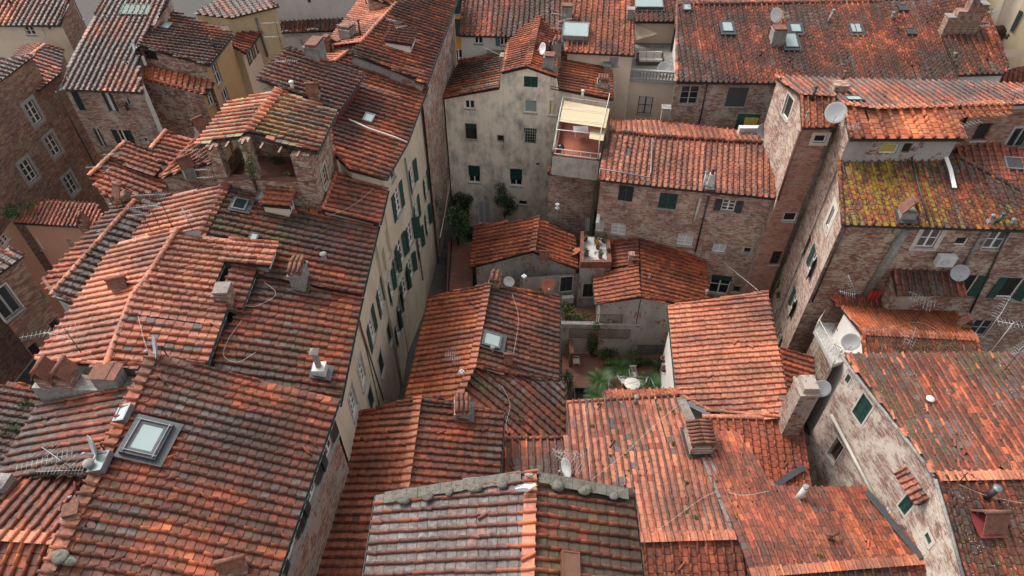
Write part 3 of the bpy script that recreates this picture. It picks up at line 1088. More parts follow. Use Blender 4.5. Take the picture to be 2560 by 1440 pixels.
h = house('C5', 'row_house', 'long narrow house on the right with a grey pink roof behind a clean orange slope', 'brick_wash', (2250, 270))
zt = zat(C7, (2240, 388)) + 1.7
C6 = eave((2125, 346), (2413, 346), zt, .30, (2260, 300))
h.slope(C6, [(2125, 346), (2413, 346), (2385, 264), (2190, 270), (2108, 262)], 'ewrrw', 'bright', key='south', mats={0: 'plaster_grey', 4: 'brick_warm'}, gut='gutter_dark', vstyle='bright', pitch=.66, expo=.40)
C5 = thru(C6.hit((2108, 262)), C6.hit((2385, 264)), .20, (2250, 220), False)
h.slope(C5, [(1938, 192), (2000, 238), (2085, 241), (2108, 262), (2190, 270), (2385, 264), (2560, 258), (2640, 256), (2640, 215), (2560, 212)], 'wrrrrrrnnn', 'slate', key='north', mats={0: 'brick_warm'}, over='cp', ins=dict(w=.15))
C5b = thru(C5.hit((2000, 238)), C5.hit((2085, 241)), .30, (2045, 290), False)
h.slope(C5b, [(2000, 238), (2005, 318), (2089, 316), (2085, 241)], 'wewr', 'orange', key='small', mats={0: 'brick_warm', 2: 'brick_warm'}, gut='gutter_dark', vstyle='orange')
C5c = thru(C5.hit((2395, 264)), C5.hit((2530, 260)), .30, (2450, 290), False)
h.slope(C5c, [(2395, 265), (2400, 294), (2518, 293), (2530, 261)], 'nenr', 'bright', key='smallb', mats={1: 'brick_dark'}, gutter=False)

h = house('C9', 'brick_house', 'wide brick house behind the courtyard with rows of white and green windows', 'brick_grey', (1720, 400))
C9 = eave((1500, 447), (1950, 495), 15.8, .27, (1720, 400))
h.slope(C9, [(1525, 328), (1497, 447), (1620, 462), (1952, 496), (1945, 360), (1640, 340)], 'neencc', 'rose', key='south', gut='gutter_dark', cap='worn')
C9n = thru(C9.hit((1525, 328)), C9.hit((1945, 360)), .27, (1700, 310), False)
h.slope(C9n, [(1525, 328), (1640, 340), (1945, 360), (1850, 328), (1640, 301), (1525, 300)], 'rrneen', 'rose', gutter=False)

h = house('C11', 'low_house', 'low white house with small orange tiles and a white iron terrace railing', 'plaster_white', (2300, 820))
C11 = eave((2160, 884), (2455, 888), 13.4, .30, (2300, 850))
h.slope(C11, [(2154, 832), (2160, 884), (2455, 888), (2446, 846)], 'wewr', 'lichen', key='south', over='cp', vstyle='orange', pitch=.21, expo=.40)
C11n = thru(C11.hit((2154, 832)), C11.hit((2446, 846)), .30, (2300, 800), False)
h.slope(C11n, [(2154, 832), (2446, 846), (2388, 781), (2103, 768)], 'rwew', 'bright', gutter=False, vstyle='orange', pitch=.21, expo=.30)

# ------------------------------------------------------------------ courtyard roofs
h = house('Q1', 'low_house', 'low courtyard house with an orange gable roof over a grey rendered end wall', 'plaster_grey', (1310, 620))
Q1 = eave((1188, 568), (1178, 668), 9.3, .27, (1280, 600))
h.slope(Q1, [(1341, 547), (1188, 568), (1177, 668), (1331, 628)], 'newr', 'orange', key='west', over='cp', vstyle='orange')
Q1e = thru(Q1.hit((1341, 547)), Q1.hit((1331, 628)), .27, (1400, 620), False)
h.slope(Q1e, [(1341, 547), (1331, 628), (1444, 672), (1436, 592), (1372, 562)], 'rwnnn', 'orange', key='east', vstyle='bright')

h = house('Q2', 'low_house', 'low courtyard house with a broken ridge between two orange slopes', 'plaster_grey', (1620, 660))
Q2e = top((1597, 584), (1605, 742), 10.6, .27, (1700, 680))
h.slope(Q2e, [(1597, 584), (1605, 742), (1690, 757), (1771, 746), (1760, 648), (1738, 624)], 'rwwnnn', 'orange', key='east', vstyle='bright')
Q2w = thru(Q2e.hit((1597, 660)), Q2e.hit((1605, 742)), .27, (1540, 710), False)
h.slope(Q2w, [(1597, 663), (1603, 742), (1490, 758), (1484, 690)], 'rwen', 'orange', key='west', gut='gutter_dark', vstyle='orange')
Q2n = thru(Q2e.hit((1597, 586)), Q2e.hit((1600, 662)), .27, (1560, 630), False)
h.slope(Q2n, [(1597, 586), (1599, 662), (1530, 668), (1520, 592)], 'nnnn', 'red', gutter=False)

h = house('Q4', 'row_house', 'house with a broad salmon pink roof right of the palms', 'plaster_white', (1800, 880))
Q4 = eave((1672, 764), (1694, 986), 11.4, .24, (1800, 880))
h.slope(Q4, [(1920, 728), (1672, 764), (1694, 986), (1745, 1015), (1775, 1030), (1968, 1046), (1978, 1035)], 'wewwwwr', 'pink', key='west', vstyle='pink')
Q4e = thru(Q4.hit((1920, 728)), Q4.hit((1978, 1035)), .26, (2010, 950), False)
h.slope(Q4e, [(1920, 728), (1978, 1035), (2040, 992), (2030, 893), (1948, 866)], 'rnnnn', 'red', gutter=False)

h = house('Q5', 'row_house', 'middle house with one bright orange slope and one mossy slope towards the palms', 'plaster_beige', (1200, 830))
Q5 = eave((1075, 742), (1015, 1000), 12.8, .30, (1130, 860))
h.slope(Q5, [(1219, 710), (1075, 742), (1013, 1002), (1140, 1000), (1180, 917)], 'wewnr', 'bright', key='west', over='cp', vstyle='mossy')
Q5e = thru(Q5.hit((1219, 710)), Q5.hit((1180, 917)), .28, (1300, 830), False)
h.slope(Q5e, [(1219, 710), (1180, 917), (1290, 938), (1394, 952), (1398, 738)], 'rwwew', 'mossy', key='east', vstyle='mossy')
Q6e = thru(Q5.hit((1180, 921)) - np.array([0, 0, .25]), Q5.hit((1140, 1000)) - np.array([0, 0, .25]), .28, (1300, 1000), False)
h.slope(Q6e, [(1182, 921), (1140, 1000), (1128, 1050), (1258, 1110), (1410, 1088), (1411, 956), (1290, 940)], 'rrnnenn', 'mossy', key='lower')
Q6w = thru(Q6e.hit((1182, 921)), Q6e.hit((1140, 1000)), .30, (1080, 1000), False)

h = house('Q7', 'row_house', 'house in the centre foreground with a clay ridge and a brick chimney', 'plaster_beige', (1000, 1150))
Q7 = eave((862, 1037), (735, 1440), 14.4, .28, (950, 1200))
h.slope(Q7, [(1043, 993), (862, 1038), (736, 1440), (700, 1560), (1000, 1560), (1010, 1223)], 'weennr', 'rose', key='west', over='cp', vstyle='rose')
Q7e = thru(Q7.hit((1043, 993)), Q7.hit((1010, 1223)), .28, (1150, 1100), False)
h.slope(Q7e, [(1043, 993), (1010, 1223), (1020, 1330), (1235, 1330), (1257, 1028)], 'rnnew', 'worn', key='east', vstyle='grey')

h = house('Q8', 'row_house', 'nearest house with pale pan tiles and stones along its roof edge', 'plaster_drab', (1280, 1350))
zq8 = 21.6
Q8 = top((1325, 1182), (1318, 1440), zq8, .22, (1100, 1350))
h.slope(Q8, [(1325, 1180), (945, 1236), (914, 1440), (895, 1580), (1312, 1580)], 'weenr', 'white', key='west', over='cp', vstyle='none')
Q8e = thru(Q8.hit((1325, 1182)), Q8.hit((1318, 1440)), .22, (1450, 1350), False)
h.slope(Q8e, [(1325, 1180), (1312, 1580), (1620, 1580), (1603, 1440), (1578, 1225)], 'rneew', 'green', key='east', vstyle='none')

h = house('Q9', 'row_house', 'wide house right of the centre with long columns of red tiles', 'brick_wash', (1600, 1150))
Q9 = top((1600, 1344), (1855, 1338), 13.4, .07, (1600, 1150))
h.slope(Q9, [(1415, 1006), (1690, 985), (1740, 1075), (1855, 1338), (1600, 1345), (1540, 1348), (1440, 1348), (1415, 1180)], 'wnnrrrnn', 'rose', key='north', gutter=False, vstyle='rose', over='cp', pitch=.36)
Q9l = Plane(Q9.n, Q9.d - .12)
h.slope(Q9l, [(1256, 1094), (1420, 1090), (1420, 1300), (1250, 1300)], 'wnnn', 'worn', gutter=False, pitch=.36)
Q9s = thru(Q9.hit((1600, 1344)), Q9.hit((1855, 1338)), .30, (1700, 1420), False)
h.slope(Q9s, [(1560, 1346), (1600, 1345), (1856, 1338), (1880, 1440), (1905, 1560), (1560, 1560)], 'nrwwww', 'orange', gutter=False, vstyle='red')
# slope behind, against the garden
Q9n = thru(Q9.hit((1512, 996)) - np.array([0, 0, .5]), Q9.hit((1690, 984)) - np.array([0, 0, .5]), .25, (1600, 985), False)
h.slope(Q9n, [(1512, 1000), (1700, 988), (1696, 975), (1510, 981)], 'nnwn', 'orange', gutter=False)

h = house('Q11', 'row_house', 'house in the lower right with wet red tiles and a ridge of clean tiles', 'brick_wash', (2050, 1280))
Q11 = top((1880, 1432), (2300, 1400), 14.0, .12, (2050, 1280))
h.slope(Q11, [(1740, 1075), (1850, 1083), (1935, 1218), (2010, 1222), (2160, 1222), (2330, 1398), (2300, 1400), (1880, 1432)], 'nnnnnnrr', 'wetred', key='north', gutter=False, over='cp', tilemat='tile_wet', pitch=.37)
Q11s = thru(Q11.hit((1880, 1432)), Q11.hit((2300, 1400)), .30, (2100, 1460), False)
h.slope(Q11s, [(1870, 1433), (2310, 1399), (2400, 1560), (1900, 1560)], 'rnnn', 'dark', gutter=False)
Q10 = top((1750, 1040), (1985, 1048), 12.3, .24, (1920, 1120))
h.slope(Q10, [(1755, 1042), (2000, 1046), (2020, 1165), (2030, 1235), (1932, 1235), (1845, 1095), (1760, 1085)], 'cnnnnnn', 'red', gutter=False, cap='fresh')

h = house('Q12', 'brick_house', 'tall house on the right edge with a peeling white washed brick gable wall', 'brick_white', (2400, 1050))
Q12 = pts3((2343, 1190), 17.8, (2560, 1186), 17.8, (2112, 888), 17.55)
h.slope(Q12, [(2112, 888), (2343, 1190), (2560, 1186), (2640, 1185), (2640, 886), (2560, 886)], 'wrrnne', 'lichen', key='north', gutter=False, over='cp', vstyle='worn', pitch=.36)
Q12s = thru(Q12.hit((2343, 1190)), Q12.hit((2560, 1186)), .30, (2450, 1300), False)
h.slope(Q12s, [(2343, 1190), (2415, 1440), (2460, 1560), (2640, 1560), (2640, 1185), (2560, 1186)], 'wwnnrr', 'dark', key='south', gutter=False, vstyle='worn', tilemat='tile_white')
# ------------------------------------------------------------------ windows, shutters, doors
flat_mat('white_frame', (.66, .65, .62), .5)
flat_mat('grey_frame', (.28, .28, .28), .55)
flat_mat('wood_brown', (.13, .055, .03), .5, var=.4)
flat_mat('shutter_green', (.014, .058, .046), .5, var=.5)
flat_mat('shutter_dark', (.020, .034, .034), .5, var=.3)
flat_mat('shutter_blue', (.05, .16, .19), .5, var=.3)
flat_mat('shutter_grey', (.085, .08, .078), .6, var=.3)
flat_mat('cream_panel', (.42, .38, .27), .6, var=.3)
flat_mat('stone_trim', (.33, .32, .31), .9, var=.5)
flat_mat('stone_pale', (.50, .46, .40), .9, var=.4)
flat_mat('glass_dark', (.018, .021, .024), .08, spec=.8)
flat_mat('glass_sky', (.24, .30, .29), .15, spec=.7)
flat_mat('glass_tile', (.15, .21, .18), .7, spec=.15)
flat_mat('lace', (.48, .48, .48), .8, var=.25)
flat_mat('yellow_blind', (.40, .30, .05), .7)
flat_mat('inner_shade', (.010, .009, .008), .9)  # near-black colour standing in for the shade inside openings
slab_mat('terracotta', (.21, .068, .038), (.10, .045, .032), (.055, .042, .033), (.28, .19, .14))
flat_mat('iron', (.022, .022, .024), .5)
flat_mat('white_iron', (.56, .54, .49), .55)


def lb(mb, f, u0, u1, z0, z1, w0, w1, mi=0):
    o = f.P(u0, z0, w0)
    mb.box(o, f.P(u1, z0, w0) - o, f.P(u0, z0, w1) - o, f.P(u0, z1, w0) - o, mi)


def leaf(h, f, win, u, z0, z1, wd, ang, mat, side, w=.03, slats=True):
    """one louvred leaf, hinged at u, swung by ang degrees (0 shut, 180 flat against the wall)"""
    a = math.radians(ang)
    dr = (f.d * math.cos(a) * (1 if side < 0 else -1) + f.n * math.sin(a))
    nr = (f.n * math.cos(a) - f.d * math.sin(a) * (1 if side < 0 else -1))
    D, Nn, Z = np.array([*dr, 0]), np.array([*nr, 0]), np.array([0, 0, 1.0])
    o = f.P(u, z0, w)
    H = z1 - z0
    mb = MB()
    st = .07
    for (a0, a1, b0, b1) in ((0, st, 0, H), (wd - st, wd, 0, H), (st, wd - st, 0, st), (st, wd - st, H - st, H), (st, wd - st, H * .47, H * .47 + st)):
        mb.box(o + D * a0 + Z * b0, D * (a1 - a0), Nn * .04, Z * (b1 - b0))
    if slats:
        k = max(4, int(H / .12))
        for i in range(k):
            zz = st + (H - 2 * st) * i / k
            mb.box(o + D * st + Z * zz + Nn * .008, D * (wd - 2 * st), Nn * .022 + Z * .02, Z * (H - 2 * st) / k * .62)
        mb.box(o + D * st + Z * st + Nn * .002, D * (wd - 2 * st), Nn * .004, Z * (H - 2 * st))
    return mb.build('shutter', mat, win)


def win(hk, f, a=None, b=None, c=None, wh=None, kind='casement', sh=None, frame='white_frame', bars=(2, 3), sur=None, depth=.16, sill='stone_trim', glass='glass_dark', shm='shutter_green', ang=(176, 176), roller=0, name='window', surw=.16):
    h = HS[hk] if isinstance(hk, str) else hk
    if c is not None:
        u, z = f.uz(c)
        u0, u1, z0, z1 = u - wh[0] / 2, u + wh[0] / 2, z - wh[1] / 2, z + wh[1] / 2
    else:
        (ua, za), (ub, zb) = f.uz(a), f.uz(b)
        u0, u1, z0, z1 = min(ua, ub), max(ua, ub), min(za, zb), max(za, zb)
    if u1 < .1 or u0 > f.L - .1 or u1 - u0 > 4 or z1 - z0 > 5:
        print('WIN off', hk, a or c, round(u0, 2), round(u1, 2), round(z0, 2), round(z1, 2), 'L', round(f.L, 2))
        return None
    u0, u1 = max(u0, .04), min(u1, f.L - .04)
    z1 = min(z1, f.top((u0 + u1) / 2) - .12)
    z0 = max(z0, f.base + .02)
    f.holes.append((u0, u1, z0, z1, depth))
    mb = MB()
    t = .065
    w0, w1 = -depth + .02, -depth + .075
    for q in ((u0, u0 + t, z0, z1), (u1 - t, u1, z0, z1), (u0 + t, u1 - t, z0, z0 + t), (u0 + t, u1 - t, z1 - t, z1)):
        lb(mb, f, *q, w0, w1)
    if kind in ('casement', 'lace', 'blind'):
        nx, nz = bars
        for i in range(1, nx):
            uu = u0 + (u1 - u0) * i / nx
            lb(mb, f, uu - .05, uu + .05, z0 + t, z1 - t, w0, w1 + .006)
        for i in range(1, nz):
            zz = z0 + (z1 - z0) * i / nz
            lb(mb, f, u0 + t, u1 - t, zz - .02, zz + .02, w0, w1 - .01)
    wn = mb.build(name, frame, h.root)
    pm = MB()
    pm.quad([f.P(u0, z0, -depth + .03), f.P(u1, z0, -depth + .03), f.P(u1, z1, -depth + .03), f.P(u0, z1, -depth + .03)])
    pm.build('pane', {'lace': 'lace', 'blind': 'yellow_blind', 'dark': 'inner_shade'}.get(kind, glass), wn)  # kind dark: no glass, a black sheet paints the shade of an empty opening
    if sill:
        sm = MB()
        lb(sm, f, u0 - .08, u1 + .08, z0 - .07, z0 - .003, -.02, .10)
        sm.build('sill', sill, wn)
    if sur:
        sm = MB()
        s_ = surw
        for q in ((u0 - s_, u0, z0 - s_, z1 + s_), (u1, u1 + s_, z0 - s_, z1 + s_), (u0, u1, z1, z1 + s_), (u0, u1, z0 - s_, z0 - (.075 if sill else 0))):
            lb(sm, f, *q, -.02, .022)
        sm.build('surround', sur, wn)
    if sh == 'open':
        wd = (u1 - u0) / 2 + .03
        if ang[0] is not None:
            leaf(h, f, wn, u0 - .01, z0 - .03, z1 + .03, wd, ang[0], shm, -1)
        if ang[1] is not None:
            leaf(h, f, wn, u1 + .01, z0 - .03, z1 + .03, wd, ang[1], shm, 1)
    elif sh == 'shut':
        wd = (u1 - u0) / 2 - .006
        leaf(h, f, wn, u0, z0 + .01, z1 - .01, wd, 0, shm, -1, w=-.06)
        leaf(h, f, wn, u1, z0 + .01, z1 - .01, wd, 0, shm, 1, w=-.06)
    if roller:
        rm = MB()
        zz = z1 - (z1 - z0) * roller
        k = max(3, int((z1 - zz) / .07))
        for i in range(k):
            lb(rm, f, u0 + .02, u1 - .02, zz + (z1 - zz) * i / k, zz + (z1 - zz) * (i + .8) / k, -.07, -.04)
        lb(rm, f, u0 + .02, u1 - .02, zz, z1, -.075, -.065)
        rm.build('roller_blind', shm, wn)
    return wn


def grille(f, wn, a, b, mat='iron', k=5, m=5, out=.05, r=.012):
    (ua, za), (ub, zb) = f.uz(a), f.uz(b)
    u0, u1, z0, z1 = min(ua, ub), max(ua, ub), min(za, zb), max(za, zb)
    mb = MB()
    for i in range(k + 1):
        u = u0 + (u1 - u0) * i / k
        mb.tube([f.P(u, z0, out), f.P(u, z1, out)], r, 4)
    for i in range(m + 1):
        z = z0 + (z1 - z0) * i / m
        mb.tube([f.P(u0, z, out), f.P(u1, z, out)], r, 4)
    return mb.build('grille', mat, wn)


def pipe_on(hk, f, pts, r=.055, mat='gutter_dark', w=.08, name='drainpipe'):
    h = HS[hk]
    mb = MB()
    mb.tube([f.P(*f.uz(p), w) for p in pts], r, 8)
    return mb.build(name, mat, h.root)


# --- far west
f3 = HS['T3'].fac['south'][5]
win('T3', f3, (175, 228), (217, 277), sh='shut', shm='shutter_dark', sill=None)
win('T3', f3, (260, 232), (291, 277), sh='open', shm='shutter_dark', bars=(2, 3))
win('T3', f3, (311, 245), (329, 264), bars=(1, 1))
win('T3', f3, (237, 322), (263, 364), sh='open', shm='shutter_dark', bars=(2, 1))
win('T3', f3, (290, 325), (327, 357), sh='open', shm='shutter_dark', bars=(2, 1))
win('T3', f3, (355, 344), (372, 357), bars=(1, 1), sur='stone_pale', surw=.08, sill=None)
pipe_on('T3', f3, [(141, 228), (240, 415)], mat='gutter_dark')
f = HS['T4'].fac['south'][2]
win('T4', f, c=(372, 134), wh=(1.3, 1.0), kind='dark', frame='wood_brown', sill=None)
f = HS['T4'].fac['south'][1]
for c, wh in (((542, 183), (.9, 1.7)), ((567, 250), (.9, 1.7))):
    win('T4', f, c=c, wh=wh, sur='stone_trim', surw=.12, bars=(2, 2))
f = HS['T4'].fac['lean'][1]
win('T4', f, c=(527, 243), wh=(.8, 1.2), bars=(2, 2))
f = HS['T1'].fac['south'][0]
win('T1', f, (57, 66), (92, 88), bars=(2, 2))
win('T1', f, (102, 65), (116, 90), kind='dark', frame='grey_frame', sill=None, glass='glass_dark')
win('T1', f, (118, 66), (130, 74), kind='dark', frame='grey_frame', sill=None)
f = HS['T1'].fac['south'][1]
win('T1', f, c=(198, 22), wh=(.8, 1.6), bars=(2, 2))
f8 = HS['T7'].fac['near'][0]
f7 = HS['T7'].fac['east'][3]
for c in ((84, 281), (133, 363), (72, 427), (178, 460)):
    win('T7', f8, c=c, wh=(.95, 1.65), bars=(2, 3), sur='stone_trim', surw=.26, depth=.2)
for c in ((155, 328), (202, 407)):
    win('T7', f7, c=c, wh=(.75, 1.35), bars=(2, 3), sur='stone_trim', surw=.06)
win('T7', f7, c=(119, 240), wh=(.4, .4), kind='dark', sill=None)
f = HS['T9'].fac['south'][0]
win('T9', f, (73, 592), (112, 625), bars=(2, 2))
win('T9', f, (164, 598), (190, 622), bars=(2, 2), frame='cream_panel')
f9 = Facade(at((-60, 690), S9(11.2)), at((31, 553), S9(11.2)), S9(11.3), S9(11.3), G, (1, -1))
HS['T9'].pend.append((f9, 'plaster_pink'))
win('T9', f9, c=(6, 592), wh=(.9, 1.1), bars=(2, 2))
f = HS['T10'].fac['south'][0]
win('T10', f, c=(14, 757), wh=(1.0, 1.7), bars=(2, 1), frame='grey_frame', sur='stone_pale', surw=.08)
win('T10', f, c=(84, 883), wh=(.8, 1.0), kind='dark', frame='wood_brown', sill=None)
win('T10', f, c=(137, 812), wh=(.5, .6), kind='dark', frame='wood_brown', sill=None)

# --- the long facade on the lane
LANE = [('M', HS['M'].fac['upper'][4]), ('M', HS['M'].fac['lower'][1]), ('R1', HS['R1'].fac['east'][1]), ('L10', HS['L10'].fac['east'][2]), ('L10', HS['L10'].fac['east'][3]), ('L11', HS['L11'].fac['east'][1]), ('A', HS['A'].fac['east'][3])]


def lane(c, wh, **k):
    c = (840 + c[0] / 2.1818, 400 + c[1] / 2.1818)
    best = None
    for hk, f in LANE:
        u, z = f.uz(c)
        m = min(u, f.L - u)
        if z < f.top(min(max(u, 0), f.L)) and (best is None or m > best[0]):
            best = (m, hk, f)
    win(best[1], best[2], c=c, wh=wh, **k)


lane((337, 225), (.95, 1.9), sh='open', bars=(2, 4))
lane((309, 76), (.7, .8), frame='grey_frame', bars=(1, 1))
lane((415, 90), (.9, 1.7), sh='open', ang=(160, 165))
lane((490, 135), (.9, 1.7), sh='open', ang=(160, 165))
lane((440, 285), (.9, 1.8), sh='open', ang=(175, 165))
lane((497, 325), (.9, 1.8), sh='open', ang=(160, 165))
lane((405, 400), (1.0, 1.8), sh='open', ang=(120, 165), bars=(2, 3))
lane((350, 500), (1.0, 1.9), sh='open', ang=(170, 165), bars=(2, 3))
lane((455, 450), (.9, 1.8), sh='open', ang=(160, 165))
lane((325, 590), (.9, 1.7), sh='open', ang=(160, 165))
lane((300, 690), (.9, 1.7), sh='open', ang=(160, 165))
lane((405, 590), (.9, 1.7), sh='open', ang=(160, 165))
lane((372, 690), (.9, 1.7), sh='open', ang=(160, 165))
lane((345, 815), (.9, 1.7), sh='open', ang=(160, 165))
lane((335, 920), (.9, 1.6), sh='open', ang=(160, 165))
lane((285, 440), (.9, 2.0), kind='casement', glass='cream_panel', frame='cream_panel', bars=(1, 1))
lane((264, 565), (.9, 2.0), kind='casement', glass='cream_panel', frame='cream_panel', bars=(1, 1))
lane((243, 740), (1.0, 1.9), sh='open', bars=(2, 4))
lane((195, 920), (1.0, 1.9), sh='open', bars=(2, 4))
lane((290, 945), (.9, 1.7), sh='shut', shm='shutter_dark', sur='stone_trim', surw=.14)
lane((245, 1110), (.9, 1.7), sh='shut', shm='shutter_dark', sur='stone_trim', surw=.14)
lane((141, 1160), (1.0, 1.8), sur='stone_trim', surw=.16, bars=(2, 4))
lane((93, 1320), (1.0, 1.8), sur='stone_trim', surw=.16, bars=(2, 4))
lane((190, 1305), (.9, 1.7), sh='shut', shm='shutter_dark', sur='stone_trim', surw=.14)
fA = HS['A'].fac['east'][3]
for c, kd in (((835, 1062), 'shut'), ((818, 1105), 'open'), ((800, 1160), 'shut'), ((775, 1215), 'open'), ((755, 1285), 'shut'), ((722, 1355), 'open')):
    win('A', fA, c=c, wh=(.9, 1.6), sh=kd, shm='shutter_dark', bars=(2, 3))
pipe_on('M', LANE[0][1], [(964, 514), (985, 640), (1000, 705), (1032, 890)], mat='zinc')
pipe_on('L10', LANE[4][1], [(1010, 395), (1055, 700)], mat='zinc')
pipe_on('M', LANE[1][1], [(896, 810), (955, 1000)], mat='wood_brown')

# --- stained house at the end of the court: one front wall under three roofs
pr = [((1111, 245), C1l), ((1250, 219), C1l), ((1252, 182), C1c), ((1318, 167), C1c), ((1392, 191), C1d)]
P0, P1 = vpl((1111, 246), -.16), vpl((1396, 236), -.16)
fC1 = Facade(P0, P1, P0[2], P1[2], G, -np.array([Vd[1], -Vd[0]]) * 0 + np.array([Vd[1], -Vd[0]]))
fC1.prof = []
for p, pl in pr:
    q = vpl(p, -.16)
    u = (q[:2] - fC1.p0) @ fC1.d
    fC1.prof.append((u, pl.z(q[0], q[1]) - .13))
fC1.prof.append((fC1.L, vpl((1396, 222), -.16)[2] - .1))
HS['C1'].pend.append((fC1, 'plaster_old'))
win('C1', fC1, (1310, 190), (1344, 219), sh='shut', sill=None)
win('C1', fC1, (1311, 250), (1342, 283), bars=(1, 1), glass='glass_sky')
win('C1', fC1, (1373, 252), (1393, 290), kind='blind', bars=(1, 1))
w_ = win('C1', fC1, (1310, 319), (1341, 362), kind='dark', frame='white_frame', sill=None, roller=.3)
grille(fC1, w_, (1308, 318), (1342, 362), 'white_iron', 6, 6)
win('C1', fC1, (1275, 421), (1305, 466), roller=.66, bars=(2, 1), depth=.2)
win('C1', fC1, (1162, 250), (1187, 273), bars=(2, 1))
win('C1', fC1, (1162, 308), (1193, 350), roller=.3, frame='wood_brown', bars=(1, 1))
win('C1', fC1, (1170, 413), (1201, 458), roller=.62, bars=(2, 1), depth=.2)
w_ = win('C1', fC1, (1244, 338), (1259, 353), kind='dark', frame='wood_brown', sill=None)
grille(fC1, w_, (1243, 337), (1260, 354), 'iron', 4, 4)
win('C1', fC1, (1340, 407), (1348, 414), kind='dark', sill=None, frame='wood_brown')
win('C1', fC1, (1297, 501), (1318, 513), kind='dark', frame='grey_frame')
win('C1', fC1, (1194, 503), (1226, 561), kind='lace', bars=(2, 1), name='door', sill=None)
f = HS['C2'].fac['south'][0]
win('C2', f, (1186, 90), (1207, 110), bars=(2, 1))
win('C2', f, (1250, 92), (1270, 114), sh='open', shm='shutter_blue', bars=(2, 1))
f = HS['C3'].fac['south'][0]
win('C3', f, (1524, 142), (1544, 165), bars=(2, 1), sh='shut', shm='grey_frame')
f4 = HS['C4'].fac['south'][0]
win('C4', f4, (1705, 215), (1741, 261), frame='grey_frame', bars=(2, 3), sur='stone_trim', surw=.08)
win('C4', f4, (1822, 218), (1860, 267), sh='shut', shm='shutter_grey', sur='stone_trim', surw=.06)
pipe_on('C4', f4, [(1768, 209), (1747, 310)], mat='gutter_dark')
# --- brick house behind the court
f9a, f9b = HS['C9'].fac['south'][1], HS['C9'].fac['south'][2]
win('C9', f9a, (1549, 462), (1580, 505), sh='shut', shm='shutter_dark', sill=None)
win('C9', f9b, (1651, 481), (1688, 524), sh='shut', shm='shutter_green')
win('C9', f9b, (1808, 499), (1834, 529), sh='open', shm='shutter_dark', bars=(2, 3))
win('C9', f9a, (1530, 556), (1562, 588), kind='lace', bars=(2, 3))
win('C9', f9b, (1697, 584), (1729, 616), kind='lace', bars=(2, 3))
win('C9', f9b, (1785, 608), (1811, 633), bars=(2, 1), glass='lace')
win('C9', f9b, (1861, 618), (1876, 634), kind='dark', frame='grey_frame', sur='stone_pale', surw=.08)
win('C9', f9b, (1781, 686), (1817, 737), roller=.28, bars=(2, 2))
win('C9', f9b, (1835, 715), (1849, 731), kind='dark', frame='wood_brown')
pipe_on('C9', f9b, [(1772, 490), (1738, 628)], mat='gutter_dark')
pipe_on('C9', f9b, [(1752, 492), (1733, 560)], mat='cement_light', r=.09)
pipe_on('C9', f9b, [(1925, 540), (1860, 745)], mat='cement_light')
f = HS['C5'].fac['small'][1]
win('C5', f, (2038, 338), (2062, 357), kind='dark', glass='glass_sky', sur='stone_pale', surw=.2, sill=None)
win('C5', f, c=(1977, 543), wh=(1.0, .75), kind='dark', sur='stone_trim', surw=.06)
w_ = win('C5', f, c=(1945, 645), wh=(1.0, 1.3), kind='dark', frame='wood_brown')
f = HS['C5'].fac['north'][0]
win('C5', f, c=(1969, 268), wh=(1.0, 1.5), kind='dark', sur='stone_pale', surw=.12)
pipe_on('C5', HS['C5'].fac['small'][0], [(2003, 330), (1948, 500)], mat='wood_brown', r=.09)
f = HS['C5'].fac['south'][0]
win('C5', f, (2206, 361), (2238, 384), bars=(1, 1), frame='white_frame', glass='yellow_blind', sill=None)
win('C5', f, (2262, 358), (2272, 382), kind='dark', frame='wood_brown', sill=None)
# --- brick house with lichen roof
f7f, f7w = HS['C7'].fac['south'][0], HS['C7'].fac['south'][6]
HS['C7'].pend = [q for q in HS['C7'].pend if q[0] is not f7w]
ex = 4.2
if f7w.z0 < f7w.z1:
    f7w = Facade(f7w.p0, f7w.p1, f7w.z0, f7w.z1, G, (-1, 0))
zq0, zq1, L0 = f7w.z0, f7w.z1, f7w.L
f7w = Facade(f7w.p0 - f7w.d * ex, f7w.p1, 22, zq1, G, (-1, 0))
f7w.prof = [(0, zq0 + 1.6), (ex - .02, zq0 + 1.6), (ex, zq0), (f7w.L, zq1)]
HS['C7'].pend.append((f7w, 'brick_warm'))
win('C7', f7f, c=(2322, 596), wh=(1.05, 1.4), bars=(2, 2), glass='shutter_grey', sur='stone_pale', surw=.26)
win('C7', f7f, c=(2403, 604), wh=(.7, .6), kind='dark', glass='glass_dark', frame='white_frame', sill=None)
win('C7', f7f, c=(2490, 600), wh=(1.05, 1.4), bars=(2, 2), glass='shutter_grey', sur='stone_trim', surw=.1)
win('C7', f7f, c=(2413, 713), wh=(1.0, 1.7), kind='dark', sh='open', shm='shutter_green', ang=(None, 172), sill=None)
win('C7', f7f, c=(2525, 720), wh=(1.0, 1.7), kind='dark', sh='open', shm='shutter_green', ang=(172, 150))
win('C7', f7f, c=(2450, 820), wh=(1.2, 1.5), bars=(2, 2), frame='grey_frame')
pipe_on('C7', f7f, [(2520, 577), (2400, 830)], mat='gutter_dark')
pipe_on('C7', f7f, [(2460, 575), (2405, 668)], mat='cement', r=.10)
pipe_on('C7', f7f, [(2265, 567), (2165, 735)], mat='cement', r=.26, name='flue')
for c, wh, an in (((2016, 597), (.85, 1.5), (175, 160)), ((2031, 655), (.85, 1.6), (175, 150)), ((1974, 690), (.85, 1.7), (175, 175)), ((1983, 757), (.85, 1.5), (175, 150)), ((1940, 772), (.85, 1.5), (160, 160)), ((1948, 843), (.85, 1.4), (None, 170))):
    win('C7', f7w, c=c, wh=wh, sh='open', ang=an, bars=(2, 2))
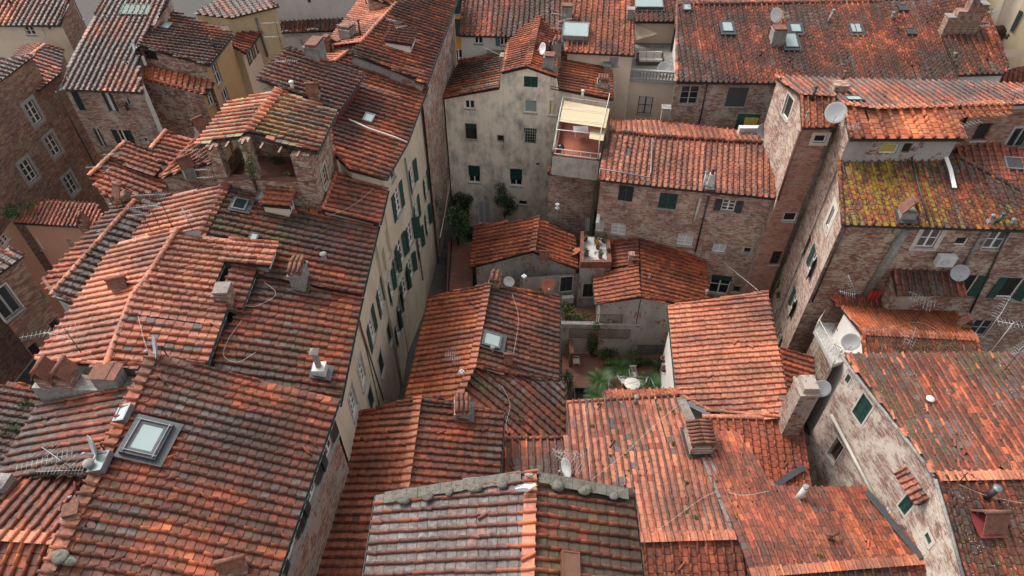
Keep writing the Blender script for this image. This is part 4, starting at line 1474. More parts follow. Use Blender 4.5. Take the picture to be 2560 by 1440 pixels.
win('C7', f7w, c=(2076, 545), wh=(.7, 1.5), bars=(2, 1), sur='stone_pale', surw=.35)
pipe_on('C7', f7f, [(2112, 566), (2030, 752)], mat='gutter_dark')
# --- peeling gable wall on the right
fG, fGs = HS['Q12'].fac['north'][0], HS['Q12'].fac['south'][0]
win('Q12', fG, (2159, 982), (2153, 1063), sh='shut', sur='stone_pale', surw=.09, sill=None)
win('Q12', fG, (2121, 933), (2119, 961), sh='shut', sur='stone_pale', surw=.06, sill=None)
win('Q12', fG, (2093, 1092), (2084, 1160), frame='wood_brown', bars=(2, 1), depth=.3, sur='cement_light', surw=.05)
win('Q12', fG, (2280, 1222), (2272, 1306), sh='shut', sur='stone_pale', surw=.09, sill=None)
win('Q12', fGs, (2320, 1330), (2322, 1362), sh='shut', sur='stone_pale', surw=.16, sill=None)
pipe_on('Q12', fG, [(2084, 1036), (2130, 1122), (2213, 1282)], mat='stone_pale', r=.09, w=.14)
# ------------------------------------------------------------------ chimneys, skylights, dormers, terraces (parts of their houses)
Z3 = np.array([0, 0, 1.0])


def raised(pl, h):
    return Plane(pl.n, pl.d + pl.n[2] * h)


def axes(pl, px=None, rot=0.0):
    """level axes on a slope: along the eave and uphill (turned by rot degrees)"""
    h = np.array([-pl.n[0], -pl.n[1], 0.0])
    h /= np.linalg.norm(h)
    a = math.radians(rot)
    y = np.array([h[0] * math.cos(a) - h[1] * math.sin(a), h[0] * math.sin(a) + h[1] * math.cos(a), 0])
    return np.cross(y, Z3), y


def cowl(mb, o, ax, ay, w, d, mi=1):
    """two clay slabs leaning on each other over the mouth of a chimney, like a little roof"""
    h = w * .85
    for s in (-1, 1):
        a = o - ay * d / 2 + ax * s * w / 2
        t = -ax * s * w / 2 + Z3 * h
        nn = np.cross(t, ay)
        nn /= np.linalg.norm(nn)
        if nn[2] < 0:
            nn = -nn
        mb.box(a, t, ay * d, nn * .05, mi)
    mb.tube([o - ay * (d / 2 + .05) + Z3 * (h + .02), o + ay * (d / 2 + .05) + Z3 * (h + .02)], .09, 8, mi)


def chim(hk, pl, p, w, d, h, kind='tiles', mat='cement', rot=0, sink=.5, capm='terracotta', flash=None):
    H = HS[hk]
    o = pl.hit(p)
    ax, ay = axes(pl, rot=rot)
    mb = MB()
    mb.box(o - ax * w / 2 - ay * d / 2 - Z3 * sink, ax * w, ay * d, Z3 * (h + sink))
    if kind in ('slab', 'tiles', 'flat'):
        mb.box(o - ax * (w / 2 + .06) - ay * (d / 2 + .06) + Z3 * h, ax * (w + .12), ay * (d + .12), Z3 * .07)
    ch = mb.build('chimney', mat, H.root)
    t = o + Z3 * h
    cb = MB()
    if kind == 'tiles':
        t = t + Z3 * .07
        for sx in (-1, 1):
            for sy in (-1, 1):
                cb.box(t + ax * (sx * (w / 2 - .06) - .06) + ay * (sy * (d / 2 - .06) - .06), ax * .12, ay * .12, Z3 * .22)
        cb.box(t - ax * w / 2 - ay * d / 2 + Z3 * .22, ax * w, ay * d, Z3 * .05)
        k = max(2, int(d / .2))
        for i in range(k):
            yy = -d / 2 + d * (i + .5) / k
            cb.tube([t + ay * yy - ax * (w / 2 + .08) + Z3 * .28, t + ay * yy + Z3 * .40], .085, 8)
            cb.tube([t + ay * yy + ax * (w / 2 + .08) + Z3 * .28, t + ay * yy + Z3 * .40], .085, 8)
        cb.build('chimney_cap', capm, ch)
    elif kind == 'cowl':
        cowl(cb, t, ax, ay, w * 1.1, d * 1.25, 0)
        cb.build('chimney_cap', capm, ch)
    elif kind == 'slab':
        for i in range(3):
            a_ = R.uniform(-.05, .05)
            cb.box(t - ax * (w / 2 + .03 + a_) - ay * (d / 2 + .03) + Z3 * (.075 + .055 * i), ax * (w * .98), ay * (d * .96 + a_), Z3 * .05)
        cb.build('chimney_cap', capm, ch)
    elif kind == 'pot':
        cb.lathe(t - Z3 * .02, [(.13, 0), (.11, .1), (.10, .35), (.13, .37), (.13, .42), (.05, .46), (0, .47)], seg=12)
        cb.build('chimney_pot', capm, ch)
    elif kind == 'hat':
        cb.box(t - ax * w * .18 - ay * d * .18, ax * w * .36, ay * d * .36, Z3 * 1.0)
        s = w * .36
        pts = [t + ax * a * s + ay * b * s + Z3 * 1.0 for a, b in ((-1, -1), (1, -1), (1, 1), (-1, 1))]
        ap = t + Z3 * 1.22
        for i in range(4):
            cb.quad([pts[i], pts[(i + 1) % 4], ap])
        cb.quad(pts[::-1])
        cb.build('chimney_cap', 'cement', ch)
    if flash:
        fb = MB()
        n = pl.n
        e1 = ax
        e2 = np.cross(n, ax)
        e2 /= np.linalg.norm(e2)
        q = o + n * .17
        a_, b_ = w / 2 + .14, d / 2 + .2
        fb.box(q - e1 * a_ - e2 * b_, e1 * 2 * a_, e2 * 2 * b_, n * .02)
        fb.build('flashing', flash, ch)
    return ch


def vent(hk, pl, p, h, r=.07, mat='zinc', hat='zinc', tilt=(0, 0), name='vent_pipe', hatr=1.5):
    H = HS[hk]
    o = pl.hit(p) - Z3 * .15
    mb = MB()
    t = o + Z3 * (h + .15) + np.array([tilt[0], tilt[1], 0]) * h
    mb.tube([o, t], r, 10)
    v = mb.build(name, mat, H.root)
    if hat:
        cb = MB()
        cb.lathe(t, [(r * 1.02, -.02), (r * hatr, .02), (r * hatr, .07), (r * .6, .12), (0, .13)], seg=12)
        cb.build('vent_cap', hat, v)
    return v


def skylight(hk, pl, p, w, l, frame='lead', glass='glass_sky', lift=.22, name='skylight', border=.08, apron=None, rot=0):
    H = HS[hk]
    n = pl.n
    ax, ay = axes(pl, rot=rot)
    e2 = np.cross(n, ax)
    e2 /= np.linalg.norm(e2)
    if e2[2] < 0:
        e2 = -e2
    o = raised(pl, lift * .9).hit(p)
    mb = MB()
    b = border
    o0 = o - n * lift
    for (x0, x1, y0, y1) in ((-w / 2, w / 2, -l / 2, -l / 2 + b), (-w / 2, w / 2, l / 2 - b, l / 2), (-w / 2, -w / 2 + b, -l / 2 + b, l / 2 - b), (w / 2 - b, w / 2, -l / 2 + b, l / 2 - b)):
        mb.box(o0 + ax * x0 + e2 * y0, ax * (x1 - x0), e2 * (y1 - y0), n * lift)
    s = mb.build(name, frame, H.root)
    gb = MB()
    gb.box(o0 + ax * (-w / 2 + b) + e2 * (-l / 2 + b) + n * (lift - .05), ax * (w - 2 * b), e2 * (l - 2 * b), n * .02)
    gb.build('pane', glass, s)
    if apron:
        fb = MB()
        fb.box(o - n * (lift - .17) - ax * (w / 2 + .15) - e2 * (l / 2 + .28), ax * (w + .3), e2 * (l + .4), n * .02)
        fb.build('flashing', apron, s)
    return s


# --- front left house
chim('A', A, (592, 1425), .45, .7, .4, 'cowl', 'brick', rot=20)
chim('A', A3, (195, 1300), .5, .5, .5, 'slab', 'brick', capm='terracotta', rot=20)
vent('A', A2, (232, 1172), .35, .13, 'cement', 'cement')
s_ = skylight('A', A, (367, 1093), 1.55, 1.3, 'lead', 'glass_sky', lift=.34, border=.26, apron='lead')
mb = MB()
ax, ay = axes(A)
e2 = np.cross(A.n, ax) * (1 if np.cross(A.n, ax)[2] > 0 else -1)
o = raised(A, .33).hit((367, 1093))
for q in (-.5, .5):
    mb.box(o + ax * q * 1.3 - e2 * .62 - ax * .015, ax * .03, e2 * 1.24, A.n * .05)
    mb.box(o + e2 * q * 1.06 - ax * .72 - e2 * .015, ax * 1.44, e2 * .03, A.n * .05)
mb.build('clamping_bars', 'zinc', s_)
skylight('A', A2, (303, 1030), .75, .5, 'zinc', 'glass_sky', lift=.25)
skylight('A', A2, (245, 1152), .8, .6, 'zinc', 'glass_sky', lift=.25)
chim('A', A3, (8, 1218), .8, .6, .5, 'pot', 'cement', capm='cement')
# grey chimney wall across the back of the west slope
mb = MB()
qa, qb = A2.hit((105, 1003)), A2.hit((338, 968))
d_ = (qb - qa)
d_[2] = 0
d_ /= np.linalg.norm(d_)
nn = np.array([-d_[1], d_[0], 0])
L_ = np.linalg.norm((qb - qa)[:2])
bz = min(qa[2], qb[2])
base_ = np.array([qa[0], qa[1], bz - .6])
mb.box(base_, d_ * L_, nn * .75, Z3 * (qa[2] - bz + 1.5))
cw = mb.build('chimney_wall', 'cement', HS['A'].root)
for k, (uu, kd, hh) in enumerate(((.35, 'cowl', .55), (1.15, 'cowl', .55), (2.7, 'slab', .75))):
    mb = MB()
    t = base_ + d_ * uu * 1.0 + nn * .02 + Z3 * (qa[2] - bz + 1.5)
    wd = .55 if kd == 'cowl' else .95
    mb.box(t, d_ * wd, nn * .7, Z3 * hh)
    c_ = mb.build('chimney', 'cement' if kd != 'cowl' else 'brick', cw)
    cb = MB()
    if kd == 'cowl':
        cowl(cb, t + d_ * wd / 2 + nn * .35 + Z3 * hh, d_, nn, .6, .85, 0)
    else:
        for i in range(3):
            cb.box(t - d_ * .08 + d_ * i * .37 - nn * .08 + Z3 * (hh + .03 * (i % 2)), d_ * .38, nn * .86, Z3 * .05)
    for v in cb.v:
        pass
    cc = cb.build('chimney_cap', 'terracotta', HS['A'].root)
    cc.parent = None
    attach(cc, cw)

# --- slate grey gable house
chim('L4', L4w, (303, 724), .42, .6, .3, 'cowl', 'cement', rot=15)
chim('L4', L4, (562, 742), .75, .7, .4, 'slab', 'brick', capm='old_slab')
# --- long house on the lane
chim('M', M1, (752, 702), 1.0, .65, .75, 'tiles', 'cement')
chim('M', M2, (803, 935), .55, .55, .55, 'hat', 'cement_light', flash='lead')
vent('M', M1, (813, 655), .5, .12, 'cement', 'cement')
skylight('M', M1, (600, 508), .9, .7, 'zinc', 'glass_dark', lift=.25, apron='lead')
skylight('M', M1, (663, 487), 1.0, .8, 'zinc', 'glass_sky', lift=.3)
skylight('M', M1, (630, 600), 1.2, .45, 'lead', 'glass_sky', lift=.2)


def dormer(hk, pl, p, w, l, h, style, wall, winc='white_frame', slope=.12):
    """a little lean-to roof standing out of the slope, with a window in its front"""
    H = HS[hk]
    ax, ay = axes(pl)
    o = pl.hit(p)
    f0, f1 = o - ax * w / 2 - ay * l / 2, o + ax * w / 2 - ay * l / 2
    zf = pl.z(*f0[:2]) + h
    b0, b1 = f0 + ay * l, f1 + ay * l
    zb = max(zf + l * slope, pl.z(*b0[:2]) + .1)
    mb = MB()
    pts = [np.array([q[0], q[1], z]) for q, z in ((f0, zf), (f1, zf), (b1, zb), (b0, zb))]
    low = [np.array([q[0], q[1], pl.z(*q[:2]) - .25]) for q in (f0, f1, b1, b0)]
    for i in range(4):
        j = (i + 1) % 4
        mb.quad([low[i], low[j], pts[j], pts[i]], [(0, 0), (1, 0), (1, 1), (0, 1)])
    dm = mb.build('dormer', wall, H.root)
    n = np.cross(pts[1] - pts[0], pts[3] - pts[0])
    P2 = Plane(n, n @ (pts[0] + Z3 * .1))
    ov = .18
    P3 = [pts[0] - ax * ov - ay * ov, pts[1] + ax * ov - ay * ov, pts[2] + ax * ov + ay * .1, pts[3] - ax * ov + ay * .1]
    P3 = [np.array([q[0], q[1], P2.z(q[0], q[1])]) for q in P3]
    link_mesh('dormer_roof', *roof_mesh(P3, P2, style, .40, .34), STYLES[style].get('mat', 'tile'), dm)
    f = Facade(f0, f1, zf, zf, zf - h + .05, -ay)
    wb = MB()
    hh = max(.25, h - .3)
    for q in ((.1, .16, 0, hh), (w - .16, w - .1, 0, hh), (.16, w - .16, 0, .06), (.16, w - .16, hh - .06, hh), (w / 2 - .03, w / 2 + .03, .06, hh - .06)):
        lb(wb, f, q[0], q[1], zf - h + .12 + q[2], zf - h + .12 + q[3], .005, .05)
    wn = wb.build('window', winc, dm)
    pb = MB()
    pb.quad([f.P(.14, zf - h + .15, .012), f.P(w - .14, zf - h + .15, .012), f.P(w - .14, zf - h + .08 + hh, .012), f.P(.14, zf - h + .08 + hh, .012)])
    pb.build('pane', 'glass_dark', dm)
    return dm


dormer('M', M1, (700, 522), 1.0, 1.2, .75, 'orange', 'plaster_cream')
dormer('M', M1, (628, 648), 1.3, 2.0, .55, 'pink', 'cement')
dormer('L11', L11, (1002, 112), 1.9, 1.6, .75, 'worn', 'plaster_white')
skylight('L10', L10, (922, 292), .9, .6, 'zinc', 'glass_sky', lift=.22)
mb = MB()
mb.tube([raised(L10, .28).hit(p) for p in ((872, 298), (920, 320), (985, 342), (1018, 355))], .05, 8)
mb.build('waste_pipe', 'white_iron', HS['L10'].root)
chim('L5', L5w, (312, 500), .7, .5, .4, 'cowl', 'brick', rot=-20)
chim('L13', Lc, (505, 335), .6, .5, .5, 'cowl', 'cement', rot=30)
chim('L13', Lc, (470, 425), .6, .6, .3, 'cowl', 'cement', rot=20)
chim('T9', T9, (212, 562), .6, .5, .3, 'cowl', 'brick', rot=20)
chim('L9', L9, (788, 247), .55, .6, .45, 'cowl', 'brick', rot=10)
vent('L9', L9, (732, 222), .4, .1, 'white_iron', 'white_iron')
chim('L9', raised(L9, .1), (790, 138), 1.3, .8, .75, 'slab', 'cement', sink=3)
chim('L11', L11w, (822, 118), .45, .45, .6, 'slab', 'terracotta', sink=2)
chim('L10', L10w, (853, 122), .9, .7, .55, 'slab', 'red_paint', sink=2)
vent('L10', L10w, (835, 130), .5, .1, 'cement', 'cement')
chim('L11', L11w, (872, 98), 1.0, .8, .8, 'slab', 'cement', sink=2)
vent('L11', L11, (901, 88), 1.0, .07, 'gutter_dark', 'gutter_dark')
skylight('T3', T3, (338, 22), 2.3, 1.1, 'glass_tile', 'glass_tile', lift=.16, border=.03)
skylight('T4', T4, (416, 61), 1.0, .6, 'zinc', 'glass_sky', lift=.2)
vent('T4', T4, (538, 124), .75, .08, 'gutter_dark', 'gutter_dark')
vent('T1', T1, (28, 12), .8, .08, 'gutter_dark', 'gutter_dark')

# --- across the lane
chim('C1', C1d, (1372, 172), .75, .7, 1.0, 'slab', 'cement', sink=1.0, flash='lead')
chim('C1', C1d, (1392, 135), .7, .6, .9, 'tiles', 'cement', sink=1.0)
vent('C1', C1d, (1374, 128), .7, .1, 'gutter_dark', 'gutter_dark')
chim('C1', C1l, (1260, 172), .6, .5, 1.1, 'flat', 'cement', sink=1.0)
chim('C1', C1r, (1506, 220), .75, .8, .55, 'tiles', 'brick_grey', sink=1.0, flash='lead', capm='terracotta')
chim('C1', C1r, (1516, 178), .6, .5, .55, 'flat', 'cement', sink=1.0)
vent('C1', C1r, (1456, 243), .5, .09, 'white_iron', 'white_iron')
chim('C3', C3, (1417, 45), .8, .7, .9, 'slab', 'cement', sink=1)
chim('C3', C3, (1575, 44), .5, .5, .7, 'flat', 'cement', sink=1)
s_ = skylight('C3', C3, (1440, 72), 2.0, 1.6, 'cement', 'glass_sky', lift=.6, border=.06, apron='lead')
s_ = skylight('C3', C3b, (1615, 2), 2.9, 1.5, 'zinc', 'glass_sky', lift=.4, border=.08, apron='lead')
for (p, w, l, gl) in (((1717, 16), .75, .75, 'glass_sky'), ((1819, 65), .9, 1.15, 'glass_sky'), ((1990, 68), .9, 1.0, 'glass_sky'), ((1978, 99), 1.05, 1.6, 'glass_sky'), ((2141, 68), .95, 1.1, 'glass_sky'), ((2259, 17), .75, .7, 'glass_dark'), ((2279, 76), .7, .7, 'glass_dark')):
    skylight('C4', C4, p, w, l, 'lead', gl, lift=.25, apron='lead' if w > .8 else None)
chim('C4', C4, (1940, 105), 1.0, .9, 1.0, 'slab', 'cement', sink=1, flash=None)
vent('C4', C4, (2067, 58), 1.0, .1, 'cement', 'cement', tilt=(.25, 0))
vent('C4', C4, (2228, 48), .5, .1, 'cement', 'cement')
vent('C4', C4, (2381, 150), .5, .1, 'cement', 'cement')
# ruinous stepped chimney
ax, ay = axes(C4)
o = C4.hit((2388, 88))
mb = MB()
for x0, x1, hh in ((-1.3, -.75, 1.5), (-.75, -.1, 2.0), (-.1, .45, 2.9), (.45, .8, 2.2), (.8, 1.3, 2.5)):
    mb.box(o + ax * x0 - ay * .35 - Z3 * .8, ax * (x1 - x0 - .004), ay * .7, Z3 * (hh + .8))
cm = mb.build('chimney', 'brick_dark', HS['C4'].root)
for x0, x1, hh in ((-1.35, -.72, 1.5), (.75, 1.35, 2.5), (-.15, .5, 2.9)):
    cb = MB()
    cb.box(o + ax * x0 - ay * .42 + Z3 * (hh + .003), ax * (x1 - x0), ay * .84, Z3 * .07)
    cb.build('chimney_cap', 'cement', cm)

# --- right side
chim('C5', C5, (2094, 230), .85, .7, .55, 'flat', 'brick', sink=1)
vent('C5', C5, (2107, 200), .55, .09, 'wood_brown', 'wood_brown')
vent('C5', C5b, (2029, 252), .9, .09, 'gutter_dark', 'gutter_dark')
vent('C5', C5b, (2008, 316), .9, .05, 'zinc', 'zinc')
skylight('C5', C5, (2135, 243), 1.0, .8, 'lead', 'glass_sky', lift=.2)
chim('C7', C7, (2262, 545), .85, .6, .55, 'cowl', 'cement', sink=1, flash='lead', rot=0)
vent('C7', C7, (2487, 560), .7, .11, 'gutter_green', 'gutter_green', tilt=(.25, 0))
vent('C7', C7, (2527, 562), .35, .1, 'zinc', 'zinc')
chim('C7', C7, (2472, 558), .3, .3, .2, 'pot', 'cement', capm='cement')
mb = MB()
mb.tube([raised(C7, .26).hit(p) for p in ((2290, 340), (2279, 400), (2298, 470), (2325, 562))], .06, 8)
mb.build('waste_pipe', 'gutter_dark', HS['C7'].root)
skylight('C7', C8, (2545, 407), 1.4, .9, 'zinc', 'glass_dark', lift=.2)
# white sealing band where the orange slope's wall meets the lichen roof
for pts in ([(2108, 391), (2180, 385), (2260, 384), (2350, 381), (2362, 386)], [(2362, 386), (2376, 425), (2386, 470)]):
    mb = MB()
    P_ = [raised(C7, .2).hit(p) for p in pts]
    for a_, b_ in zip(P_, P_[1:]):
        t = (b_ - a_)
        s__ = np.cross(C7.n, t / np.linalg.norm(t))
        mb.box(a_ - s__ * .12, t, s__ * (.24 if len(pts) == 3 else .42), C7.n * .05)
    mb.build('sealing_band', 'white_frame', HS['C7'].root)
chim('C9', C9n, (1660, 302), .6, .55, 1.15, 'flat', 'cement', sink=1)
chim('C9', C9, (1773, 468), .35, .3, 1.1, 'pot', 'cement_light', sink=.5, flash='zinc')
vent('C9', C9, (1758, 468), 1.2, .09, 'cement_light', 'cement')
mb = MB()
mb.tube([raised(C9, .25).hit(p) for p in ((1498, 440), (1500, 423), (1560, 432), (1622, 444), (1627, 430), (1631, 345))], .055, 8)
mb.build('waste_pipe', 'zinc', HS['C9'].root)
chim('C11', C11n, (2408, 818), .6, .4, .3, 'cowl', 'brick', sink=.4)
chim('Q1', Q1e, (1360, 642), .5, .5, .05, 'cowl', 'brick')
chim('Q2', Q2e, (1577, 648), .35, .35, .5, 'flat', 'brick', sink=2)
vent('Q2', Q2e, (1624, 698), .4, .09, 'cement', 'terracotta')
vent('Q2', Q2e, (1765, 738), .4, .09, 'cement', 'cement')
chim('Q5', Q5e, (1238, 708), .85, .6, .35, 'tiles', 'brick', sink=1)
skylight('Q5', Q5e, (1231, 848), 1.05, 1.1, 'shutter_grey', 'glass_sky', lift=.3, border=.12, apron='lead')
vent('Q5', Q5e, (1232, 878), .3, .1, 'cement', 'cement')
chim('Q5', Q5e, (1272, 908), .45, .4, .35, 'cowl', 'brick')
chim('Q7', Q7e, (1157, 1032), .95, .7, .55, 'tiles', 'brick_grey', sink=1, flash='lead')
chim('Q9', Q9, (1742, 1110), 1.15, 1.5, .75, 'tiles', 'brick_warm', sink=1, flash='gutter_dark', rot=0)
vent('Q9', Q9, (1588, 1008), .55, .1, 'cement', 'cement')
vent('Q11', Q11, (1992, 1248), .95, .14, 'cement_light', 'cement', tilt=(.2, .1), hatr=1.15)
v1 = vent('Q11', Q11, (2072, 1350), .45, .08, 'wood_brown', None)
mb = MB()
o = Q11.hit((2072, 1350)) + Z3 * .45
mb.tube([o + np.array([-.3, .0, .12]), o, o + np.array([.3, .1, .12])], .085, 8)
mb.build('vent_cap', 'wood_brown', v1)
# tall grey chimney at the corner of the salmon roof
ax, ay = axes(Q4)
bt = Q4.hit((1962, 1062))
mb = MB()
mb.box(bt - ax * .2 - np.array([.15, .5, 2.0]), np.array([.95, .0, 0]), np.array([.0, 1.1, 0]), Z3 * 5.0)
mb.box(bt - ax * .2 + np.array([-.22, -.57, 3.003]), np.array([1.09, 0, 0]), np.array([0, 1.24, 0]), Z3 * .12)
mb.box(bt - ax * .2 + np.array([-.05, -.4, 3.126]), np.array([.75, 0, 0]), np.array([0, .9, 0]), Z3 * .35)
mb.build('chimney', 'plaster_drab', HS['Q4'].root)
vent('Q12', Q12, (2322, 1003), .15, .13, 'red_paint', 'white_iron')
vent('Q12', Q12s, (2462, 1245), .75, .13, 'gutter_dark', 'zinc', tilt=(.2, 0))
chim('Q12', Q12s, (2462, 1312), .9, .75, .25, 'cowl', 'red_paint', flash='red_paint', rot=90)
# tiled hood over the lower window of the gable wall
(ua, za), (ub, zb) = fG.uz((2277, 1205)), fG.uz((2318, 1270))
f = fG
u_, z_ = fG.uz((2288, 1222))
P_ = [fG.P(u_ - .9, z_ + .05, .45), fG.P(u_ + .75, z_ + .05, .45), fG.P(u_ + .75, z_ + .45, .02), fG.P(u_ - .9, z_ + .45, .02)]
n_ = np.cross(P_[1] - P_[0], P_[3] - P_[0])
link_mesh('window_hood', *roof_mesh(P_, Plane(n_, n_ @ P_[0]), 'pink', .26, .25), 'tile_wet', HS['Q12'].root)
# nearest house: brown hatch on the green slope
skylight('Q8', Q8e, (1428, 1412), .95, .62, 'wood_brown', 'wood_brown', lift=.3, border=.05)

# --- roof terrace with stone balustrade (cream house)
f = HS['C3'].fac['south'][0]
fl = HS['C3'].fac['attic'][0]
zt_ = 16.9
q0, q1 = at((1575, 196), zt_), at((1688, 204), zt_)
bk0, bk1 = fl.P(0, zt_), fl.P(fl.L, zt_)
if (bk1 - bk0)[0] < 0:
    bk0, bk1 = bk1, bk0
mb = MB()
mb.quad([q0, q1, bk1, bk0], [(0, 0), (3, 0), (3, 3), (0, 3)])
mb.build('terrace_floor', 'cement', HS['C3'].root)
fr = Facade(q0, q1, zt_ - .003, zt_ - .003, G, (0, -1))
HS['C3'].pend.append((fr, 'plaster_cream'))
win('C3', fr, (1598, 240), (1627, 286), kind='lace', frame='wood_brown', bars=(2, 2))
mb = MB()
for z0, z1, w in ((-.12, 0.0, .30), (.0, .12, .2), (.72, .86, .24)):
    lb(mb, fr, -.05, fr.L + .05, zt_ + z0 + .002, zt_ + z1 - .002, -.06, w - .06)
bal = mb.build('balustrade', 'stone_trim', HS['C3'].root)
k = 13
for i in range(k):
    mb = MB()
    u = .25 + (fr.L - .5) * i / (k - 1)
    mb.lathe(fr.P(u, zt_ + .12, .03), [(.06, 0), (.045, .08), (.085, .22), (.05, .42), (.04, .5), (.065, .6)], seg=8)
    mb.build('baluster', 'stone_trim', bal)
# side walls of the terrace recess
mb = MB()
for a_, b_, za_ in ((q1, bk1, 2.9),):
    mb.quad([a_, b_, b_ + Z3 * 2.0, a_ + Z3 * .8], [(0, 0), (3, 0), (3, 4), (0, 1)])
mb.build('side_wall', 'plaster_white', HS['C3'].root)
# planter ledge of the white house
f2 = HS['C2'].fac['south'][0]
(ua, za) = f2.uz((1218, 108)); (ub, zb) = f2.uz((1268, 126))
mb = MB()
lb(mb, f2, ua, ub, zb - .1, zb, 0, .55)
mb.build('planter_ledge', 'cement', HS['C2'].root)

# --- roof terrace under the bamboo shade
zT = 15.55
ta, tb, tc, td = at((1381, 400), zT), at((1497, 414), zT), at((1522, 300), zT), at((1405, 282), zT)
H = HS['C9']
mb = MB()
mb.quad([ta, tb, tc, td], [(0, 0), (4, 0), (4, 5), (0, 5)])
mb.build('terrace_floor', 'terrace_tiles' if 'terrace_tiles' in MATS else 'terracotta', H.root)
for a_, b_, o_ in ((ta, tb, (0, -1)), (td, ta, (-1, 0)), (tb, tc, (1, 0))):
    fw_ = Facade(a_, b_, zT + .42, zT + .42, zT - 1.2 if o_ != (0, -1) else zT - 1.3, o_)
    H.pend.append((fw_, 'plaster_parapet' if o_ == (0, -1) else 'plaster_cream'))
    mb = MB()
    lb(mb, fw_, -.05, fw_.L + .05, zT + .423, zT + .48, -.22, .04)
    mb.build('parapet_coping', 'terracotta', H.root)
# strip of tiles below the parapet and the wall under it
st_ = eave((1368, 432), (1490, 440), zT - 1.55, .30, (1430, 420))
H.slope(st_, [(1368, 432), (1492, 441), (1492, 424), (1370, 417)], 'ewnw', 'orange', key='strip', gut='gutter_dark', ins=dict(e=.25))

# --- small terrace with red parapet in the court
H = house('Q3', 'low_house', 'small grey building whose flat roof is a terrace with a red parapet', 'plaster_grey', (1490, 620))
zQ = 11.0
cs = [at(p, zQ) for p in ((1451, 655), (1529, 655), (1524, 585), (1452, 578))]
mb = MB()
mb.quad([c - Z3 * .45 for c in cs], [(0, 0), (3, 0), (3, 3), (0, 3)])
mb.build('terrace_floor', 'cement_light', H.root)
mb = MB()
for i, w_ in ((0, 1), (1, 1), (3, 1)):
    a_, b_ = cs[i], cs[(i + 1) % 4]
    cen = sum(cs) / 4
    t = (b_ - a_) / np.linalg.norm(b_ - a_)
    nn = np.cross(Z3, t)
    if nn @ (cen - a_) < 0:
        nn = -nn
    mb.box(a_ - Z3 * .6, (b_ - a_), nn * .25, Z3 * (.6 + .004 * i))
mb.build('parapet', 'terracotta', H.root)
f3a = Facade(cs[0] - np.array([.0, -.03, 0]), cs[1] - np.array([.0, -.03, 0]), zQ - .05, zQ - .05, G, (0, -1))
H.pend.append((f3a, 'plaster_grey'))
f3b = Facade(cs[3] + np.array([.03, 0, 0]), cs[0] + np.array([.03, 0, 0]), zQ - .05, zQ - .05, G, (-1, 0))
H.pend.append((f3b, 'plaster_grey'))
f3c = Facade(cs[1] - np.array([.03, 0, 0]), cs[2] - np.array([.03, 0, 0]), zQ - .05, zQ - .05, G, (1, 0))
H.pend.append((f3c, 'plaster_grey'))
win('Q3', f3a, (1459, 709), (1484, 742), sh='shut', shm='shutter_dark', sur='stone_pale', surw=.06)
# link wall between the two low houses
fl_ = Facade(at((1300, 700), 9.0), at((1452, 688), 9.0), 9.2, 9.2, G, (0, -1))
fq = HS['Q1'].fac['east'][1]
H.pend.append((fl_, 'plaster_grey'))
win('Q3', fl_, (1402, 693), (1429, 726), sh='shut', shm='shutter_dark', sur='stone_pale', surw=.06)
# terrace door and its canopy on the brick house
win('C9', HS['C9'].fac['strip'][0], (1464, 545), (1485, 580), glass='cement_light', bars=(2, 1), name='door', sill=None)
win('C9', f9a, (1489, 548), (1507, 580), glass='cement_light', bars=(1, 1), name='door', sill=None)
(ua, za), (ub, zb) = f9a.uz((1449, 530)), f9a.uz((1500, 545))
mb = MB()
o = f9a.P(max(ua, .02), za, .02)
mb.box(o, f9a.P(ub, za, .02) - o, f9a.P(max(ua, .02), za - .25, .8) - o, Z3 * .08)
mb.build('door_canopy', 'stone_trim', HS['C9'].root)
# ------------------------------------------------------------------ loggia tower on the long house
def zcol(P, y):
    """height at which the upright through P crosses image row y"""
    lo, hi = 0.0, 38.0
    for _ in range(50):
        m = (lo + hi) / 2
        if proj((P[0], P[1], m))[1] > y:
            lo = m
        else:
            hi = m
    return (lo + hi) / 2


h = house('L8', 'loggia_tower', 'open brick loggia tower with yellow lichen on its little gable roof', 'brick', (690, 400))
FR = M1.hit((806, 524))
zE = zcol(FR, 386)
E8 = eave((840, 275), (790, 381), zE, .24, (720, 300))
h.slope(E8, [(702, 228), (840, 275), (790, 381), (622, 333)], 'rrrr', 'ochre', key='east', gutter=False, over='cp')
E8w = thru(E8.hit((702, 228)), E8.hit((622, 333)), .24, (590, 300), False)
h.slope(E8w, [(702, 228), (622, 333), (490, 364), (573, 259)], 'rrrr', 'ochre', key='west', gutter=False)
a_, b_ = E8.hit((840, 275)), E8.hit((790, 381))
out = np.array([(b_ - a_)[1], -(b_ - a_)[0], 0])
out /= np.linalg.norm(out)
out = out if out[0] > 0 else -out
h.gut(a_ + out * .07 - Z3 * .09, b_ + out * .07 - Z3 * .09, out, 'gutter_dark')
d2 = (a_ - b_)
d2[2] = 0
DL = np.linalg.norm(d2)
d2 /= DL
d1 = np.array([-d2[1], d2[0], 0])
if d1[0] > 0:
    d1 = -d1
WL = abs((E8w.hit((490, 364)) - b_) @ d1) - .9
DL -= .6
FL, BR_, BL = FR + d1 * WL, FR + d2 * DL, FR + d1 * WL + d2 * DL
zPar = zcol(FR, 456)
zFl = zPar - .95


def roofz(P):
    return min(E8.z(P[0], P[1]), E8w.z(P[0], P[1])) - .17


